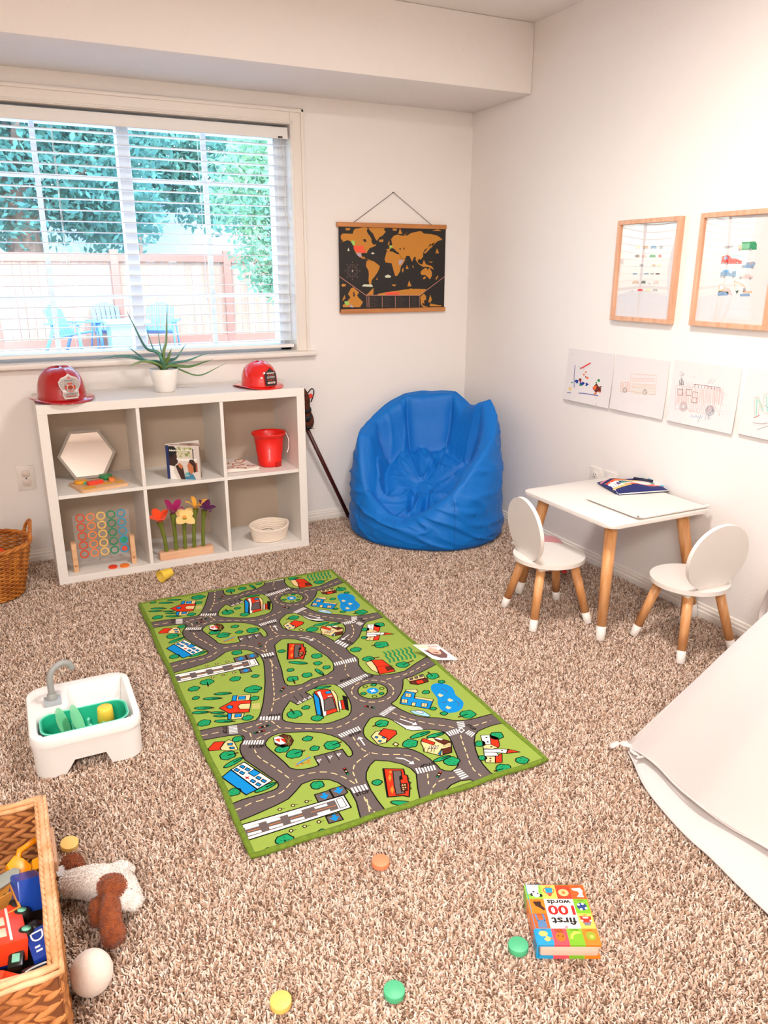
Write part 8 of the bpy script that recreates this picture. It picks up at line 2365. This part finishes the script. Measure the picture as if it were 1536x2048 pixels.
bm = bmesh.new(); prism(bm, cir(.10), .10, bev=.01); o = obj('dark_toy', bm, P_('#17130f', .6), ang=50); o.location = (-2.450, -.375, .030); tag(o, 'black toy under the orange one in the wicker basket', 'toy')

# ------------------------------------------------------------------ play tent
tn = thing('play_tent', 'white canvas play tent standing at the right edge of the carpet', 'tent', (-.60, -2.70, -.003))
canvas = mat('canvas_white', '#d6cdc9', .85, bump=.15, bscale=300)
T0 = Vector((-.60, -2.70, -.003)); ap = Vector((-.30, -2.92, 1.22)); p0 = Vector((-.885, -2.315, .012))
hem = catmull([Vector(p) for p in ((-.885, -2.315, .012), (-.893, -2.380, .030), (-.897, -2.440, .032), (-.916, -2.520, .034), (-.928, -2.600, .040), (-.918, -2.680, .032), (-.900, -2.770, .034), (-.890, -2.90, .04), (-.90, -3.10, .04))], 6)
def panel(name, hemp, apx, sag, m=26, side=1, thick=.0014, par=tn, mm=canvas):
    bm = bmesh.new(); G = []
    for i, h in enumerate(hemp):
        row = []; s_ = i/(len(hemp)-1)
        for j in range(m+1):
            t = j/m; p = h.lerp(apx[0].lerp(apx[1], s_), t); w_ = sag*math.sin(PI*t)**.9; nx = -Vector((.55, -.18, -.75)).normalized()*side
            fold = .010*math.sin(s_*7+t*5)*math.sin(PI*min(1, t*1.2)) + .007*math.sin(s_*13+t*2)*(1-t)**2*min(1, s_*4) + .006*MN.noise(p*5)*min(1, s_*4)
            p = p+nx*(w_*(.35+.9*math.sin(PI*min(1, s_+.12)))+fold); row.append(bm.verts.new(p-T0))
        G.append(row)
    skinrings(bm, G, closed=False); thicken(bm, thick); bmesh.ops.recalc_face_normals(bm, faces=bm.faces)
    return obj(name, bm, mm, par, ang=60), G
panel('front_panel', hem, (ap, ap+Vector((-.03, -.05, 0))), .022)
bm = bmesh.new(); tube(bm, [p-T0+Vector((-.002, 0, .001)) for p in hem], .0030, 6); obj('hem', bm, canvas, tn)
edge = []
for t in range(31):
    q = t/30; p = p0.lerp(ap, q); edge.append(p-Vector((.55, -.18, -.75)).normalized()*.022*math.sin(PI*q)**.9*.66-T0)
bm = bmesh.new(); tube(bm, edge, .006, 8); obj('corner_seam', bm, canvas, tn)
# back panel towards the wall, ground sheet and the tie at the corner
hb_ = catmull([Vector(p) for p in ((-.885, -2.315, .008), (-.70, -2.27, .01), (-.45, -2.22, .01), (-.16, -2.18, .01))], 6)
panel('side_panel', hb_, (ap, ap+Vector((.08, .02, 0))), .012, side=-1)
cs_ = catmull([Vector(p) for p in ((-.893, -2.330, .005), (-.915, -2.375, .005), (-.961, -2.463, .005), (-.989, -2.559, .005), (-1.005, -2.644, .005), (-1.009, -2.713, .005), (-1.02, -2.79, .005), (-1.03, -2.88, .005), (-1.05, -3.08, .005), (-1.07, -3.25, .005))], 5)
bm = bmesh.new(); G = []
for i, h in enumerate(cs_):
    s_ = i/(len(cs_)-1); inn_ = Vector((-.60+.0*s_, h.y-.02, .01)); G.append([bm.verts.new(h.lerp(inn_, j/14)+Vector((0, 0, .004*math.sin(j*.9+i*.22)*min(1, j/4)+.008*min(1, j/3)))-T0) for j in range(15)])
skinrings(bm, G, closed=False); thicken(bm, .0014); bmesh.ops.recalc_face_normals(bm, faces=bm.faces); obj('ground_sheet', bm, canvas, tn, ang=60)
bm = bmesh.new(); tube(bm, [p-T0+Vector((0, 0, .002)) for p in cs_], .0032, 6); obj('sheet_hem', bm, canvas, tn)
bm = bmesh.new(); tube(bm, catmull([Vector(p)-T0 for p in ((-.925, -2.290, .006), (-.905, -2.300, .018), (-.888, -2.322, .022), (-.890, -2.350, .018), (-.905, -2.385, .026))], 5), [.003, .010, .013, .012, .011, .010]*4, 8, flat=.3); obj('corner_tie', bm, canvas, tn)
bm = bmesh.new(); tube(bm, catmull([Vector(p)-T0 for p in ((-.10, -2.20, .10), (-.045, -2.06, .10), (-.03, -2.05, .17), (-.07, -2.12, .30), (-.12, -2.30, .42))], 6), .012, 8, flat=.3); obj('side_strap', bm, canvas, tn)
pole = wood('tent_pole', '#d8a878', '#c08a58', 2, .5)
for q in ((-.878, -2.335, .0), (-.16, -2.20, 0), (-.25, -3.35, 0), (-1.10, -3.22, 0)):
    bm = bmesh.new(); a = Vector(q); b = ap+(ap-a)*.10; d_ = (Vector((-.55, -2.72, 0))-Vector((a.x, a.y, 0))).normalized()*.05; cyl(bm, a-T0+d_, b-T0+d_*.3, .011, n=12); obj('pole', bm, pole, tn)
